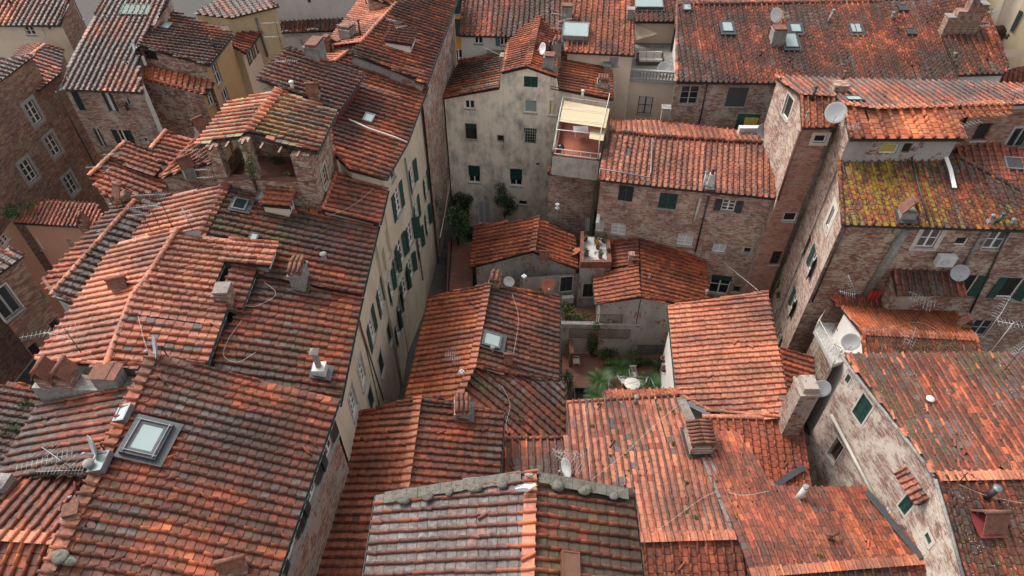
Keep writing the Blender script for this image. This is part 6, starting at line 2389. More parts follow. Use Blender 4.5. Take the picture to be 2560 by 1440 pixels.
def cycad(P, L, label, seed=0, grp='sago palms in the garden'):
    P = np.array(P, float)
    o = thing('sago_palm', P, label, 'palm', grp)
    mb = MB()
    mb.lathe(P - Z3 * .1, [(.16, 0), (.19, .2), (.17, .42), (.10, .52), (0, .55)], seg=10)
    mb.build('trunk', 'bark', o)
    rs = np.random.RandomState(seed)
    V, C = [], []
    for k in range(38):
        a = k * 2.4 + rs.uniform(-.2, .2)
        e = rs.uniform(.1, 1.25)
        d = np.array([math.cos(a), math.sin(a), 0])
        s = np.array([-math.sin(a), math.cos(a), 0])
        l_ = L * rs.uniform(.8, 1.1)
        col = np.array(((.030, .075, .014), (.050, .105, .022))[k % 2]) * rs.uniform(.7, 1.5)
        pts = []
        for t in np.linspace(0, 1, 9):
            r = l_ * t
            pts.append(P + Z3 * (.42 + math.sin(e) * r * .75 - .55 * l_ * t * t * (1.1 - .5 * math.sin(e))) + d * r * math.cos(e * .75))
        for i in range(1, 9):
            wv = .17 * L * math.sin(math.pi * (.12 + .85 * i / 9))
            for sg in (-1, 1):
                for hlf in (0, .5):
                    b0 = pts[i - 1] + (pts[i] - pts[i - 1]) * hlf
                    b1 = pts[i - 1] + (pts[i] - pts[i - 1]) * (hlf + .3)
                    tip = b0 + s * sg * wv + (pts[i] - pts[i - 1]) * .9 + Z3 * .03
                    V += [b0, b1, tip]
                    C.append((*col, 1))
    V = np.array(V)
    n = len(C)
    link_mesh('fronds', V, np.full(n, 3), np.arange(3 * n), np.zeros(n, bool), np.array(C), 'leaf', o)
    return o


cycad(at((1500, 958), gz), 1.5, 'sago palm left of the white round table', 1)
cycad(at((1553, 926), gz), 1.45, 'sago palm in front of the green bush by the trellis', 2)
cycad(at((1492, 1000), gz), 1.3, 'lowest sago palm, half hidden by the roof edge in front', 3)
cycad(at((1628, 966), gz), 1.5, 'sago palm right of the white round table with yellowing fronds', 4)
plant(at((1516, 893), gz), (.9, .6, .6), 500, 'low round green bush against the garden wall', s=.10)
plant(at((1519, 915), gz), (.6, .5, .5), 300, 'small pale bush in a gap between the palms', cols=YELG + GREENS, s=.08)
plant(at((1598, 918), gz), (1.2, .6, .6), 700, 'wide green bush under the green trellis', s=.10)
plant(at((1650, 935), gz), (.7, .6, .8), 450, 'dark leafy bush at the foot of the white side wall', cols=DARKG, s=.10)
plant(at((1477, 888), gz), (.6, .3, 1.7), 700, 'climbing plant trailing down the garden wall', s=.10, up=1.7, name='climbing_plant', lumps=12)
plant(at((1415, 796), gz + 2.2), (.9, .6, .6), 480, 'wild weeds filling the corner under the white air conditioner', cols=GREENS + YELG, s=.10)
plant(at((1450, 806), gz + 2.2), (.7, .5, .5), 320, 'green weeds by the rusty railing', s=.10)
plant(at((1418, 965), gz), (.6, 1.1, .8), 500, 'dark hedge in the narrow strip beside the mossy slope', cols=DARKG, s=.10)
# foot of the tall stained house
plant(vpl((1160, 560), .9), (1.0, .7, 1.5), 1100, 'tall dark shrub left of the white garden doors', cols=DARKG, s=.12, up=2.0, cat='shrub', lumps=12)
plant(vpl((1262, 545), .9), (1.1, .8, 1.3), 1100, 'dark climbing shrub right of the white garden doors', cols=DARKG + GREENS, s=.12, up=1.9, cat='shrub', lumps=12)
plant(at((1146, 612), 7.0), (.9, .9, 1.6), 1200, 'orange tree with small fruit at the corner of the lane', cols=GREENS, s=.12, up=2.2, cat='tree', name='orange_tree', extra=(.012, (.55, .16, .01)), lumps=12)
plant(at((1150, 575), 7.0), (.8, .8, 1.2), 700, 'leafy bush behind the orange tree', cols=DARKG, s=.12, up=1.6, cat='shrub')
# on and about the roofs
plant(T9.hit((48, 540)), (1.3, .8, .5), 600, 'ivy clump growing over the end of the red yard roof', cols=GREENS, s=.10, name='ivy_clump', stem=False, up=.2)
for p in ((60, 1010), (25, 1075), (70, 1090)):
    plant(T11.hit(p), (.5, .5, .15), 160, 'green weeds spreading on the shaded red roof at the left edge', cols=GREENS, s=.07, name='weed_patch', stem=False, up=.1, grp='weeds on the shaded roof')
P = FR + d1 * (WL * .35) + d2 * (DL - .6)
plant(np.array([P[0], P[1], zFl]), (1.5, .5, 1.0), 700, 'dark green hedge along the back of the loggia', cols=DARKG, s=.10, up=1.2)
P = FR + d1 * (WL * .33) + d2 * .7
plant(np.array([P[0], P[1], zFl]), (.3, .3, .35), 120, 'yellow green potted plant on the loggia floor', cols=YELG, s=.12, pot=.16)
P = FR + d1 * (WL * .62) - d2 * .05
plant(np.array([P[0], P[1], zPar - .6]), (.35, .2, 1.4), 260, 'yellowish vine climbing the grey loggia pillar', cols=YELG + GREENS, s=.09, up=1.3, name='climbing_plant', lumps=10)
u0_, z0_ = f2.uz((1222, 112))
for k, lb_ in enumerate(('leftmost potted plant on the planter ledge', 'second potted plant on the planter ledge', 'third potted plant on the planter ledge', 'rightmost potted plant on the planter ledge')):
    plant(f2.P(u0_ + .45 * k, zb, .28), (.3, .25, .28), 130, lb_ + ' of the white walled house', s=.08, pot=.14, cols=GREENS)
for k, (p, lb_, cl) in enumerate((((1463, 602), 'yellow flowering pot plant in the top left of the red walled terrace', YELG), ((1466, 640), 'green pot plant in the lower left corner of the red walled terrace', GREENS), ((1490, 608), 'reddish plant in a tall pot by the terrace door', ((.10, .04, .03), (.06, .05, .02))), ((1494, 622), 'orange flowers in a pot on the red walled terrace', ((.40, .16, .01), (.08, .10, .02))), ((1500, 645), 'large bushy pot plant at the front of the red walled terrace', GREENS), ((1508, 605), 'pot plant on the right parapet of the red walled terrace', GREENS), ((1520, 640), 'small pot plant at the right corner of the red walled terrace', GREENS))):
    plant(at(p, zQ - .45), (.28, .28, .28), 130, lb_, cols=cl, s=.07, pot=.15)
for c in ((1957, 712), (1956, 738)):
    u, z = f7w.uz(c)
    if 0 < u < f7w.L:
        plant(f7w.P(u, z - .3, .3), (.3, .3, .25), 110, 'potted plant hung on the brick wall beside the %s green shutter' % ('upper' if c[1] < 720 else 'lower'), s=.07, pot=.12, cols=YELG + GREENS)
flow = f3
u, z = f3.uz((323, 272))
plant(f3.P(u, z, .2), (.3, .2, .2), 130, 'pink flowers in a pot under the smallest upper window of the brick house', cols=GREENS, s=.07, pot=.12, extra=(.3, (.55, .12, .20)))
WG = 'weeds rooted between roof tiles'
for pl, p, lb_ in ((Q9, (1645, 1017), ''), (Q9, (1682, 1030), ''), (Q9, (1480, 1064), ''), (Q9, (1527, 1140), ''), (Q9, (1718, 1210), ''), (Q9, (1720, 1280), ''), (Q9, (1742, 1293), ''), (Q9, (1684, 1110), ''), (Q9, (1565, 1138), ''), (M2, (800, 555), ''), (Q11, (1840, 1290), ''), (Q11, (2045, 1390), ''), (Q6e, (1255, 1062), ''), (Q6e, (1300, 1052), ''), (Q5e, (1290, 935), ''), (R1, (905, 490), ''), (R1, (885, 500), ''), (M1, (770, 560), ''), (M1, (810, 577), ''), (M1, (775, 720), ''), (M2, (770, 730), ''), (C5, (2330, 258), '')):
    nm = {id(Q9): 'wide red roof with the brick chimney', id(M1): 'long mossy roof by the lane', id(M2): 'long mossy roof by the lane', id(Q11): 'wet red roof in the lower right', id(Q6e): 'mossy lower slope of the middle house', id(Q5e): 'mossy slope of the middle house', id(R1): 'clean red lean-to roof', id(C5): 'narrow grey pink roof'}[id(pl)]
    plant(raised(pl, .08).hit(p), (.17, .17, .09), 46, 'small yellow green weed growing between tiles of the %s' % nm, cols=YELG + GREENS[:2], s=.06, name='weed_tuft', stem=False, up=.06, grp=WG, lumps=4)

# ------------------------------------------------------------------ furniture and small things
flat_mat('bamboo', (.62, .44, .19), .8)
m_ = MATS['bamboo']
nt_ = m_.node_tree
tc_ = N(nt_, 'ShaderNodeUVMap').outputs[0]
wv_ = N(nt_, 'ShaderNodeTexNoise')
mp_ = N(nt_, 'ShaderNodeMapping')
mp_.inputs['Scale'].default_value = (1.2, 28, 1)
nt_.links.new(tc_, mp_.inputs[0])
nt_.links.new(mp_.outputs[0], wv_.inputs['Vector'])
nt_.links.new(mix(nt_, ramp(nt_, wv_.outputs[0], [(.3, 0), (.7, 1)]), (.33, .255, .155), (.53, .43, .28)), nt_.nodes['Principled BSDF'].inputs['Base Color'])
flat_mat('cloth_red', (.38, .03, .025), .8)
flat_mat('cloth_white', (.66, .66, .64), .85)
flat_mat('cloth_sail', (.55, .44, .32), .9, var=.15)
flat_mat('cushion', (.56, .51, .46), .9, var=.2)
flat_mat('wicker', (.10, .07, .05), .8, var=.4)
flat_mat('black_enamel', (.012, .012, .013), .25)
flat_mat('cable_white', (.40, .38, .34), .7)

flat_mat('gull_white', (.70, .70, .69), .7)
flat_mat('gull_grey', (.30, .32, .35), .7)
flat_mat('beak', (.55, .33, .02), .5)

# bamboo shade on its white iron frame
cz_ = zT + 2.35
c4 = [at(p, cz_) for p in ((1411, 251), (1524, 272), (1514, 320), (1398, 303))]
o = thing('bamboo_shade', (sum(c4) / 4) - Z3 * 2.35, 'yellow bamboo mat stretched over a white iron frame on the roof terrace', 'sunshade')
mb = MB()
n_ = 12
for i in range(n_):
    a0, a1 = i / n_, (i + 1) / n_
    s0, s1 = -.06 * math.sin(math.pi * a0 * 2) ** 2, -.06 * math.sin(math.pi * a1 * 2) ** 2
    q = [c4[0] + (c4[3] - c4[0]) * a0 + Z3 * s0, c4[1] + (c4[2] - c4[1]) * a0 + Z3 * s0, c4[1] + (c4[2] - c4[1]) * a1 + Z3 * s1, c4[0] + (c4[3] - c4[0]) * a1 + Z3 * s1]
    mb.quad(q[::-1], [(0, a1 * 2), (4, a1 * 2), (4, a0 * 2), (0, a0 * 2)])
    mb.quad([p - Z3 * .02 for p in q], [(0, a0 * 2), (4, a0 * 2), (4, a1 * 2), (0, a1 * 2)])
mb.build('bamboo_mat', 'bamboo', o)
mb = MB()
fl4 = [ta + (tc - ta) * .04, tb + (td - tb) * .04, tc + (ta - tc) * .04, td + (tb - td) * .04]
tops = [np.array([p[0], p[1], cz_ + .06]) for p in fl4]
for a_, b_ in zip(fl4, tops):
    mb.tube([a_ + Z3 * .05, b_], .03, 6)
for i in range(4):
    mb.tube([tops[i], tops[(i + 1) % 4]], .03, 6)
for t in (.25, .5, .75):
    mb.tube([tops[0] + (tops[3] - tops[0]) * t, tops[1] + (tops[2] - tops[1]) * t], .022, 6)
mb.build('frame', 'white_iron', o)
c5 = [at(p, zT + 1.9) for p in ((1476, 320), (1512, 327), (1508, 352), (1473, 346))]
o = thing('bamboo_shade', c5[0] - Z3 * 1.9, 'small bamboo mat rolled over the right rail of the roof terrace', 'sunshade')
mb = MB()
mb.quad(c5[::-1], [(0, 0), (1.5, 0), (1.5, 1), (0, 1)])
mb.quad([p - Z3 * .03 for p in c5], [(0, 0), (1.5, 0), (1.5, 1), (0, 1)])
mb.build('bamboo_mat', 'bamboo', o)
fence([ta + Z3 * .49, tb + Z3 * .49], .5, 'white iron rail along the front parapet of the roof terrace', 'white_iron', .6, r=.02)
fence([td + Z3 * .49, ta + Z3 * .49], .5, 'white iron rail along the left parapet of the roof terrace', 'white_iron', .6, r=.02)
P = at((1401, 386), zT)
o = thing('kettle_barbecue', P, 'round black kettle barbecue in the corner of the roof terrace', 'barbecue')
mb = MB()
mb.lathe(P + Z3 * .62, [(0, -.22), (.18, -.16), (.27, 0), (.27, .02), (.19, .16), (.05, .22), (0, .23)], seg=16)
mb.build('bowl', 'black_enamel', o)
for k in range(3):
    a = k * 2.094
    mb = MB()
    mb.tube([P + np.array([math.cos(a) * .28, math.sin(a) * .28, 0]), P + np.array([math.cos(a) * .13, math.sin(a) * .13, .5])], .014, 5)
    mb.build('leg', 'iron', o)
mb = MB()
mb.tube([P + Z3 * .85 - RT * .06, P + Z3 * .9, P + Z3 * .85 + RT * .06], .012, 5)
mb.build('handle', 'wood_brown', o)


def table(P, w, d, h_, label, mat, round_=False, legs=4):
    P = np.array(P, float)
    o = thing('garden_table', P, label, 'table')
    mb = MB()
    if round_:
        mb.lathe(P + Z3 * h_, [(0, 0), (w / 2, 0), (w / 2 + .02, .02), (w / 2, .04), (0, .04)], seg=20)
    else:
        mb.box(P - RT * w / 2 - np.array([0, d / 2, -h_]), RT * w, np.array([0, d, 0]), Z3 * .04)
    mb.build('table_top', mat, o)
    for sx in (-1, 1):
        for sy in (-1, 1):
            mb = MB()
            mb.tube([P + np.array([sx * w * .4, sy * d * .4, 0]), P + np.array([sx * w * .33, sy * d * .33, h_])], .022, 5)
            mb.build('leg', mat, o)
    return o


def chair(P, rot, label, mat='white_iron', grp=None):
    P = np.array(P, float)
    a = math.radians(rot)
    f_, s_ = np.array([math.cos(a), math.sin(a), 0]), np.array([-math.sin(a), math.cos(a), 0])
    o = thing('garden_chair', P, label, 'chair', grp)
    mb = MB()
    for k in range(5):
        mb.box(P - s_ * .24 - f_ * .22 + f_ * .09 * k + Z3 * .43, s_ * .48, f_ * .075, Z3 * .025)
    mb.build('seat', mat, o)
    mb = MB()
    for k in range(5):
        mb.box(P - f_ * .24 - s_ * .22 + s_ * .1 * k + Z3 * .45, s_ * .04, -f_ * .02, Z3 * .48 - f_ * .1)
    mb.box(P - f_ * .36 - s_ * .25 + Z3 * .9, s_ * .5, -f_ * .03, Z3 * .08)
    mb.build('backrest', mat, o)
    for sx in (-1, 1):
        mb = MB()
        mb.tube([P + s_ * .27 * sx - f_ * .28 + Z3 * .66, P + s_ * .27 * sx + f_ * .2 + Z3 * .64, P + s_ * .27 * sx + f_ * .22 + Z3 * .43], .02, 5)
        mb.build('armrest', mat, o)
        for sy in (-1, 1):
            mb = MB()
            mb.tube([P + s_ * .24 * sx + f_ * .2 * sy, P + s_ * .22 * sx + f_ * .19 * sy + Z3 * .44], .02, 5)
            mb.build('leg', mat, o)
    return o


table(at((1450, 345), zT), 1.1, .8, .74, 'pale table under the bamboo shade on the roof terrace', 'cloth_white')
chair(at((1440, 912), gz), 0, 'white slatted garden chair beside the red wall in the palm garden')
table(at((1577, 975), gz), 1.1, 1.1, .74, 'white round table between the palms', 'white_iron', True)
for k, (p, r_) in enumerate((((1556, 962), 20), ((1600, 965), 160), ((1580, 945), -90))):
    chair(at(p, gz), r_, ('white chair left of the white round table', 'white chair right of the white round table', 'white chair behind the white round table')[k], grp='chairs round the white table')
# metal pergola frame over the garden
o = thing('pergola_frame', at((1578, 960), gz), 'bare grey metal pergola frame over the white table', 'pergola')
mb = MB()
zp = gz + 2.1
pp = [at(p, zp) for p in ((1524, 943), (1626, 943), (1640, 975), (1520, 975))]
for i in range(4):
    mb.tube([pp[i], pp[(i + 1) % 4]], .03, 6)
    mb.tube([np.array([*pp[i][:2], gz]), pp[i]], .03, 6)
mb.tube([pp[0], pp[2]], .012, 4)
mb.tube([pp[1], pp[3]], .012, 4)
mb.build('frame', 'zinc', o)
# red posts and dark cellar opening of the garden
P = at((1425, 905), gz)
o = thing('garden_post', P, 'tall red painted block at the left of the palm garden', 'post')
mb = MB()
mb.box(P - RT * .12 - np.array([0, .5, 0]), RT * .24, np.array([0, 2.2, 0]), Z3 * 1.6)
mb.box(P - RT * .16 - np.array([0, .54, -1.602]), RT * .32, np.array([0, 2.28, 0]), Z3 * .08)
mb.build('body', 'terracotta', o)
P = at((1456, 1000), gz)
o = thing('cellar_hatch', P, 'dark open cellar hatch with green rim in the garden corner', 'hatch')
mb = MB()
for (x0, x1, y0, y1) in ((-.6, .6, -.8, -.72), (-.6, .6, .72, .8), (-.6, -.52, -.72, .72), (.52, .6, -.72, .72)):
    mb.box(P + np.array([x0, y0, 0]), RT * (x1 - x0), np.array([0, y1 - y0, 0]), Z3 * .45)
mb.build('rim', 'gutter_green', o)
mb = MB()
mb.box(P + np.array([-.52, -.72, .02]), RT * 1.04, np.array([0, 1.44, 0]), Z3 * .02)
mb.build('opening', 'inner_shade', o)  # black sheet across the rim, painted in for the shade down the hatch
for k, p in enumerate(((1657, 903), (1659, 927))):
    P = at(p, gz + 2.4)
    o = thing('flower_pot', P, ('upper', 'lower')[k] + ' empty clay pot hung on the white side wall above the garden', 'flower pot', 'clay pots on the white wall')
    mb = MB()
    mb.lathe(P, [(0, 0), (.13, 0), (.19, .3), (.22, .3), (.22, .36), (.17, .36), (.15, .1), (0, .08)], seg=14)
    mb.build('pot', 'terracotta', o)
    mb = MB()
    mb.tube([P + Z3 * .3, P + Z3 * .3 + RT * .6], .012, 4)
    mb.build('bracket', 'iron', o)

# sofa and sail on the balustrade terrace
P = at((1624, 158), 16.9)
o = thing('wicker_sofa', P, 'dark wicker sofa with pale cushions on the balustrade terrace', 'sofa')
X_, Y_ = np.array([1., 0, 0]), np.array([0, 1., 0])
mb = MB()
mb.box(P - X_ * 1.1 - Y_ * .4, X_ * 2.2, Y_ * .8, Z3 * .3)
mb.box(P - X_ * 1.1 + Y_ * .3 + Z3 * .302, X_ * 2.2, Y_ * .12, Z3 * .45)
for s in (-1.1, .98):
    mb.box(P + X_ * s - Y_ * .4 + Z3 * .302, X_ * .12, Y_ * .69, Z3 * .28)
mb.build('frame', 'wicker', o)
for k in range(3):
    mb = MB()
    mb.box(P + X_ * (-.95 + k * .64) - Y_ * .36 + Z3 * .303, X_ * .61, Y_ * .62, Z3 * .15)
    mb.build('seat_cushion', 'cushion', o)
    mb = MB()
    mb.box(P + X_ * (-.95 + k * .64) + Y_ * .14 + Z3 * .456, X_ * .6, Y_ * .15, Z3 * .42 + Y_ * .08)
    mb.build('back_cushion', 'cushion', o)
q3 = [fl.P(u_, z_, w_) for u_, z_, w_ in ((fl.L * .02, 18.7, .15), (fl.L * .55, 18.2, 1.0), (fl.L * .05, 17.6, 1.0), (fl.L * .02, 18.2, .4))]
if proj(fl.P(0, 19))[0] > proj(fl.P(fl.L, 19))[0]:
    q3 = [fl.P(fl.L - u_, z_, w_) for u_, z_, w_ in ((fl.L * .02, 18.7, .15), (fl.L * .55, 18.2, 1.0), (fl.L * .05, 17.6, 1.0), (fl.L * .02, 18.2, .4))]
o = thing('shade_sail', q3[2], 'beige cloth sail hanging across the wall of the balustrade terrace', 'shade sail')
mb = MB()
m3 = sum(q3) / 4 - Z3 * .25
for i in range(4):
    mb.quad([q3[i], q3[(i + 1) % 4], m3])
    mb.quad([q3[(i + 1) % 4] - Z3 * .015, q3[i] - Z3 * .015, m3 - Z3 * .015])
mb.build('cloth', 'cloth_sail', o)

# white terrace of the low house on the right
zw = zat(C11n, (2103, 770)) - 2.3
fw4 = [at(p, zw) for p in ((2076, 762), (2036, 824), (2082, 912), (2156, 890))]
mb = MB()
mb.quad(fw4, [(q[0], q[1]) for q in fw4])
for i in range(3):
    a_, b_ = fw4[i], fw4[i + 1]
    mb.quad([a_, b_, b_ - Z3 * .3, a_ - Z3 * .3], [(0, 0), (1, 0), (1, .3), (0, .3)])
mb.build('terrace_floor', 'cement_light', HS['C11'].root)
for i, (a_, b_) in enumerate(((fw4[0], fw4[1]), (fw4[1], fw4[2]))):
    f_ = Facade(a_ + (fw4[3] - a_) * .06, b_ + (fw4[3] - b_) * .06, zw - .31, zw - .31, G, (-1, -1))
    HS['C11'].pend.append((f_, 'plaster_peel'))


def lattice_rail(pts, hgt, label, mat):
    o = thing('lattice_railing', pts[0], label, 'railing')
    mb, m2 = MB(), MB()
    for a_, b_ in zip(pts, pts[1:]):
        L = np.linalg.norm(b_ - a_)
        k = max(2, int(L / .28))
        for hh in (.06, hgt):
            mb.tube([a_ + Z3 * hh, b_ + Z3 * hh], .022, 5)
        for i in range(k):
            p, q = a_ + (b_ - a_) * i / k, a_ + (b_ - a_) * (i + 1) / k
            mb.tube([p + Z3 * .06, q + Z3 * hgt], .011, 4, cap=False)
            mb.tube([q + Z3 * .06, p + Z3 * hgt], .011, 4, cap=False)
    mb.build('lattice', mat, o)
    for p in pts:
        m2 = MB()
        m2.tube([p, p + Z3 * hgt], .028, 5)
        m2.build('post', mat, o)


lattice_rail([fw4[0], fw4[1], fw4[2], fw4[2] + (fw4[3] - fw4[2]) * .5], 1.0, 'white iron railing with crossed bars round the small terrace', 'white_iron')
fc = HS['C11'].fac['south'][0]
u, z = fc.uz((2105, 850))
if 0 < u < fc.L:
    win('C11', fc, c=(2102, 838), wh=(.9, 1.9), bars=(2, 2), name='door', sill=None)
table(fw4[0] + (fw4[2] - fw4[0]) * .35 + (fw4[3] - fw4[0]) * .2, .7, .6, .72, 'small table with a red plant on the white railed terrace', 'wood_brown')
plant(fw4[0] + (fw4[2] - fw4[0]) * .35 + (fw4[3] - fw4[0]) * .2 + Z3 * .765, (.2, .2, .25), 90, 'red leaved plant on the table of the white railed terrace', cols=((.30, .02, .04), (.06, .08, .02)), s=.07, pot=.1)
chair(fw4[0] + (fw4[2] - fw4[0]) * .7 + (fw4[3] - fw4[0]) * .12, 40, 'white chair at the near end of the railed terrace')

# lean-to with moss and ruined scrap of roof against the brick wall
h = house('LT', 'lean_to', 'mossy tiled lean-to against the brick wall under the grey dish', 'plaster_peel', (2320, 700))
a_, b_ = [f7f.P(*f7f.uz(p), .0) for p in ((2228, 674), (2398, 682))]
plt = thru(np.array([*a_[:2], (a_[2] + b_[2]) / 2]), np.array([*b_[:2], (a_[2] + b_[2]) / 2]), .45, (2320, 740), False)
h.slope(plt, [(2228, 672), (2397, 681), (2412, 739), (2243, 738)], 'nwew', 'mossy', key='s', gutter=False, vstyle='none', ins=dict(e=.3, w=.1))
a2_, b2_ = [f7f.P(*f7f.uz(p), .0) for p in ((2066, 728), (2200, 745))]
pls = thru(np.array([*a2_[:2], (a2_[2] + b2_[2]) / 2]), np.array([*b2_[:2], (a2_[2] + b2_[2]) / 2]), .4, (2130, 765), False)
h2 = house('SC', 'lean_to', 'broken strip of red roof at the foot of the brick wall by the red cloth', 'brick_dark', (2130, 750))
h2.slope(pls, [(2066, 726), (2205, 748), (2200, 766), (2090, 764)], 'nwew', 'red', gutter=False, vstyle='none')


def cloth(P, w, hgt, label, mat, d=(1, 0)):
    P = np.array(P, float)
    d = np.array([*d, 0.0])
    nn = np.array([-d[1], d[0], 0])
    o = thing('hanging_cloth', P, label, 'cloth')
    mb = MB()
    k, r_ = 10, 6
    g = [[P + d * w * (i / k - .5) * (1 - .25 * j / r_) + nn * (.06 * math.sin(i * 1.9 + j * .4) + .02) * (.3 + j / r_) - Z3 * hgt * j / r_ * (1 - .2 * math.sin(i * .8)) for i in range(k + 1)] for j in range(r_ + 1)]
    for j in range(r_):
        for i in range(k):
            mb.quad([g[j][i], g[j + 1][i], g[j + 1][i + 1], g[j][i + 1]], sm=True)
    mb.build('fabric', mat, o)


cloth(pls.hit((2180, 752)) + Z3 * .9, .9, 1.0, 'bright red cloth hung beside the broken strip of roof', 'cloth_red')
u, z = fG.uz((2236, 1282))
cloth(fG.P(u, z + .3, .35), .5, .8, 'crumpled white cloth on the washing line of the peeling gable wall', 'cloth_white', fG.d)
u, z = fG.uz((2205, 1290))

# ------------------------------------------------------------------ stones, gulls, cables
def stone(P, r, label, seed, grp='stones weighing down the roof edge', mat='moss_stone'):
    rs = np.random.RandomState(seed)
    o = bpy.data.objects.new('stone', None)
    bm_ = MB()
    nu, nv_ = 12, 7
    g = []
    sx, sy, sz = r * rs.uniform(1.0, 1.35), r * rs.uniform(.75, 1.0), r * rs.uniform(.38, .52)
    ph = rs.uniform(0, 6, 4)
    for j in range(nv_ + 1):
        th = math.pi * j / nv_
        for i in range(nu):
            a = 2 * math.pi * i / nu
            k = 1 + .16 * math.sin(2 * a + ph[0]) * math.sin(th) + .10 * math.sin(3 * a + ph[1] + 2 * th) + .08 * math.sin(5 * th + ph[2])
            bm_.v.append((P[0] + sx * k * math.sin(th) * math.cos(a), P[1] + sy * k * math.sin(th) * math.sin(a), P[2] + sz * k * math.cos(th)))
    for j in range(nv_):
        for i in range(nu):
            i2 = (i + 1) % nu
            bm_._f((j * nu + i, (j + 1) * nu + i, (j + 1) * nu + i2, j * nu + i2), 0, True)
    ob = bm_.build('stone', mat)
    from mathutils import Matrix
    c = Vector([float(q) for q in P])
    ob.data.transform(Matrix.Translation(-c))
    ob.location = c
    bpy.data.objects.remove(o)
    return tag(ob, label, 'stone', grp)


nm_ = ('leftmost', 'second from the left', 'third from the left', 'fourth from the left', 'fifth from the left')
for k, p in enumerate(((1007, 1247), (1068, 1240), (1123, 1230), (1189, 1221), (1255, 1208))):
    stone(on(Q8, p, .22), (.22, .19, .16, .21, .23)[k], 'mossy stone on the white tiled slope, %s in the row' % nm_[k], k + 3)
for k, p in enumerate(((1395, 1214), (1463, 1226), (1535, 1240))):
    stone(on(Q8e, p, .22), (.21, .23, .17)[k], 'mossy stone on the green tiled slope, %s of three' % ('left', 'middle', 'right')[k], k + 20)
stone(on(Q8, (1323, 1188), .34), .13, 'small round grey stone at the top of the nearest ridge', 40, None, 'cement')
for k, (p, pl) in enumerate((((150, 1392), A), ((172, 1402), A), ((135, 1380), A4))):
    stone(on(pl, p, .2), (.30, .22, .2)[k], ('large mossy stone', 'smaller mossy stone', 'flat mossy stone')[k] + ' in the pile at the lower end of the front left ridge', 60 + k, 'stones piled on the front left ridge')
# slabs under the stones
for pl, e0, e1 in ((Q8, (965, 1240), (1305, 1187)), (Q8e, (1345, 1190), (1568, 1232))):
    a_, b_ = pl.hit(e0), pl.hit(e1)
    L = np.linalg.norm(b_ - a_)
    t = (b_ - a_) / L
    s__ = np.cross(pl.n, t)
    if s__[1] > 0:
        s__ = -s__
    k = int(L / .42)
    mb = MB()
    for i in range(k):
        w_ = .44 + R.uniform(-.03, .03)
        mb.box(a_ + t * (L * i / k) + pl.n * (.13 + R.uniform(0, .025)) - s__ * .08, t * (L / k * .97), s__ * w_, pl.n * .03)
    mb.build('edge_slabs', 'moss_stone', HS['Q8'].root)


def gull(P, az, s, label):
    P = np.array(P, float)
    a = math.radians(az)
    f_, r_ = np.array([math.sin(a), math.cos(a), 0]), np.array([math.cos(a), -math.sin(a), 0])
    o = thing('seagull', P, label, 'gull')
    mb = MB()
    prof = [(-.30, .02, .16), (-.22, .05, .17), (-.10, .095, .18), (.03, .115, .185), (.13, .10, .20), (.19, .065, .25), (.22, .052, .30), (.26, .055, .335), (.31, .045, .345), (.345, .02, .34), (.35, .002, .338)]
    rings = []
    for (x, rad, z) in prof:
        k = len(mb.v)
        for j in range(12):
            q = 2 * math.pi * j / 12
            mb.v.append(tuple(P + (f_ * x + r_ * math.cos(q) * rad + Z3 * (z + math.sin(q) * rad * .92)) * s))
        rings.append(k)
    for u, v in zip(rings, rings[1:]):
        for j in range(12):
            j2 = (j + 1) % 12
            mb._f((u + j, u + j2, v + j2, v + j), 0, True)
    mb.build('body', 'gull_white', o)
    for sg in (-1, 1):
        mb = MB()
        w = [(.14, .085, .245), (.02, .125, .225), (-.15, .105, .20), (-.38, .03, .19), (-.15, .04, .275), (.05, .05, .30)]
        pts = [P + (f_ * x + r_ * sg * y + Z3 * z) * s for x, y, z in w]
        mb.quad(pts if sg > 0 else pts[::-1], sm=True)
        mb.quad([p - Z3 * .012 * s for p in (pts[::-1] if sg > 0 else pts)])
        mb.build('wing', 'gull_grey', o)
        mb = MB()
        mb.tube([P + (f_ * .02 + r_ * sg * .04) * s, P + (f_ * .02 + r_ * sg * .04 + Z3 * .1) * s], .008 * s, 5)
        mb.tube([P + (f_ * .02 + r_ * sg * .04 + Z3 * .004) * s, P + (f_ * .09 + r_ * sg * .05 + Z3 * .004) * s], .012 * s, 4)
        mb.build('leg', 'beak', o)
    mb = MB()
    mb.tube([P + (f_ * .335 + Z3 * .338) * s, P + (f_ * .40 + Z3 * .325) * s], .018 * s, 6, r2=.006 * s)
    mb.build('beak', 'beak', o)


gull(on(Q8, (1312, 1228), .26), 88, 1.15, 'grey and white seagull resting on the nearest ridge')
gull(o_ if False else C4.hit((2388, 88)) + np.array([.2, 0, 2.97]), 60, 1.0, 'seagull perched on the top of the ruinous stepped chimney')


def cable(pts, label, r=.008, mat='cable_white', sag=0.0):
    o = thing('cable', pts[0], label, 'cable')
    P = [np.array(p, float) for p in pts]
    out = []
    n = len(P)
    for i in range(n - 1):
        p0, p1, p2, p3 = P[max(i - 1, 0)], P[i], P[i + 1], P[min(i + 2, n - 1)]
        for t in np.linspace(0, 1, 7)[:-1]:
            q = .5 * ((2 * p1) + (p2 - p0) * t + (2 * p0 - 5 * p1 + 4 * p2 - p3) * t * t + (3 * p1 - p0 - 3 * p2 + p3) * t ** 3)
            out.append(q - Z3 * sag * 4 * t * (1 - t))
    out.append(P[-1])
    mb = MB()
    mb.tube(out, r, 5)
    mb.build('wire', mat, o)


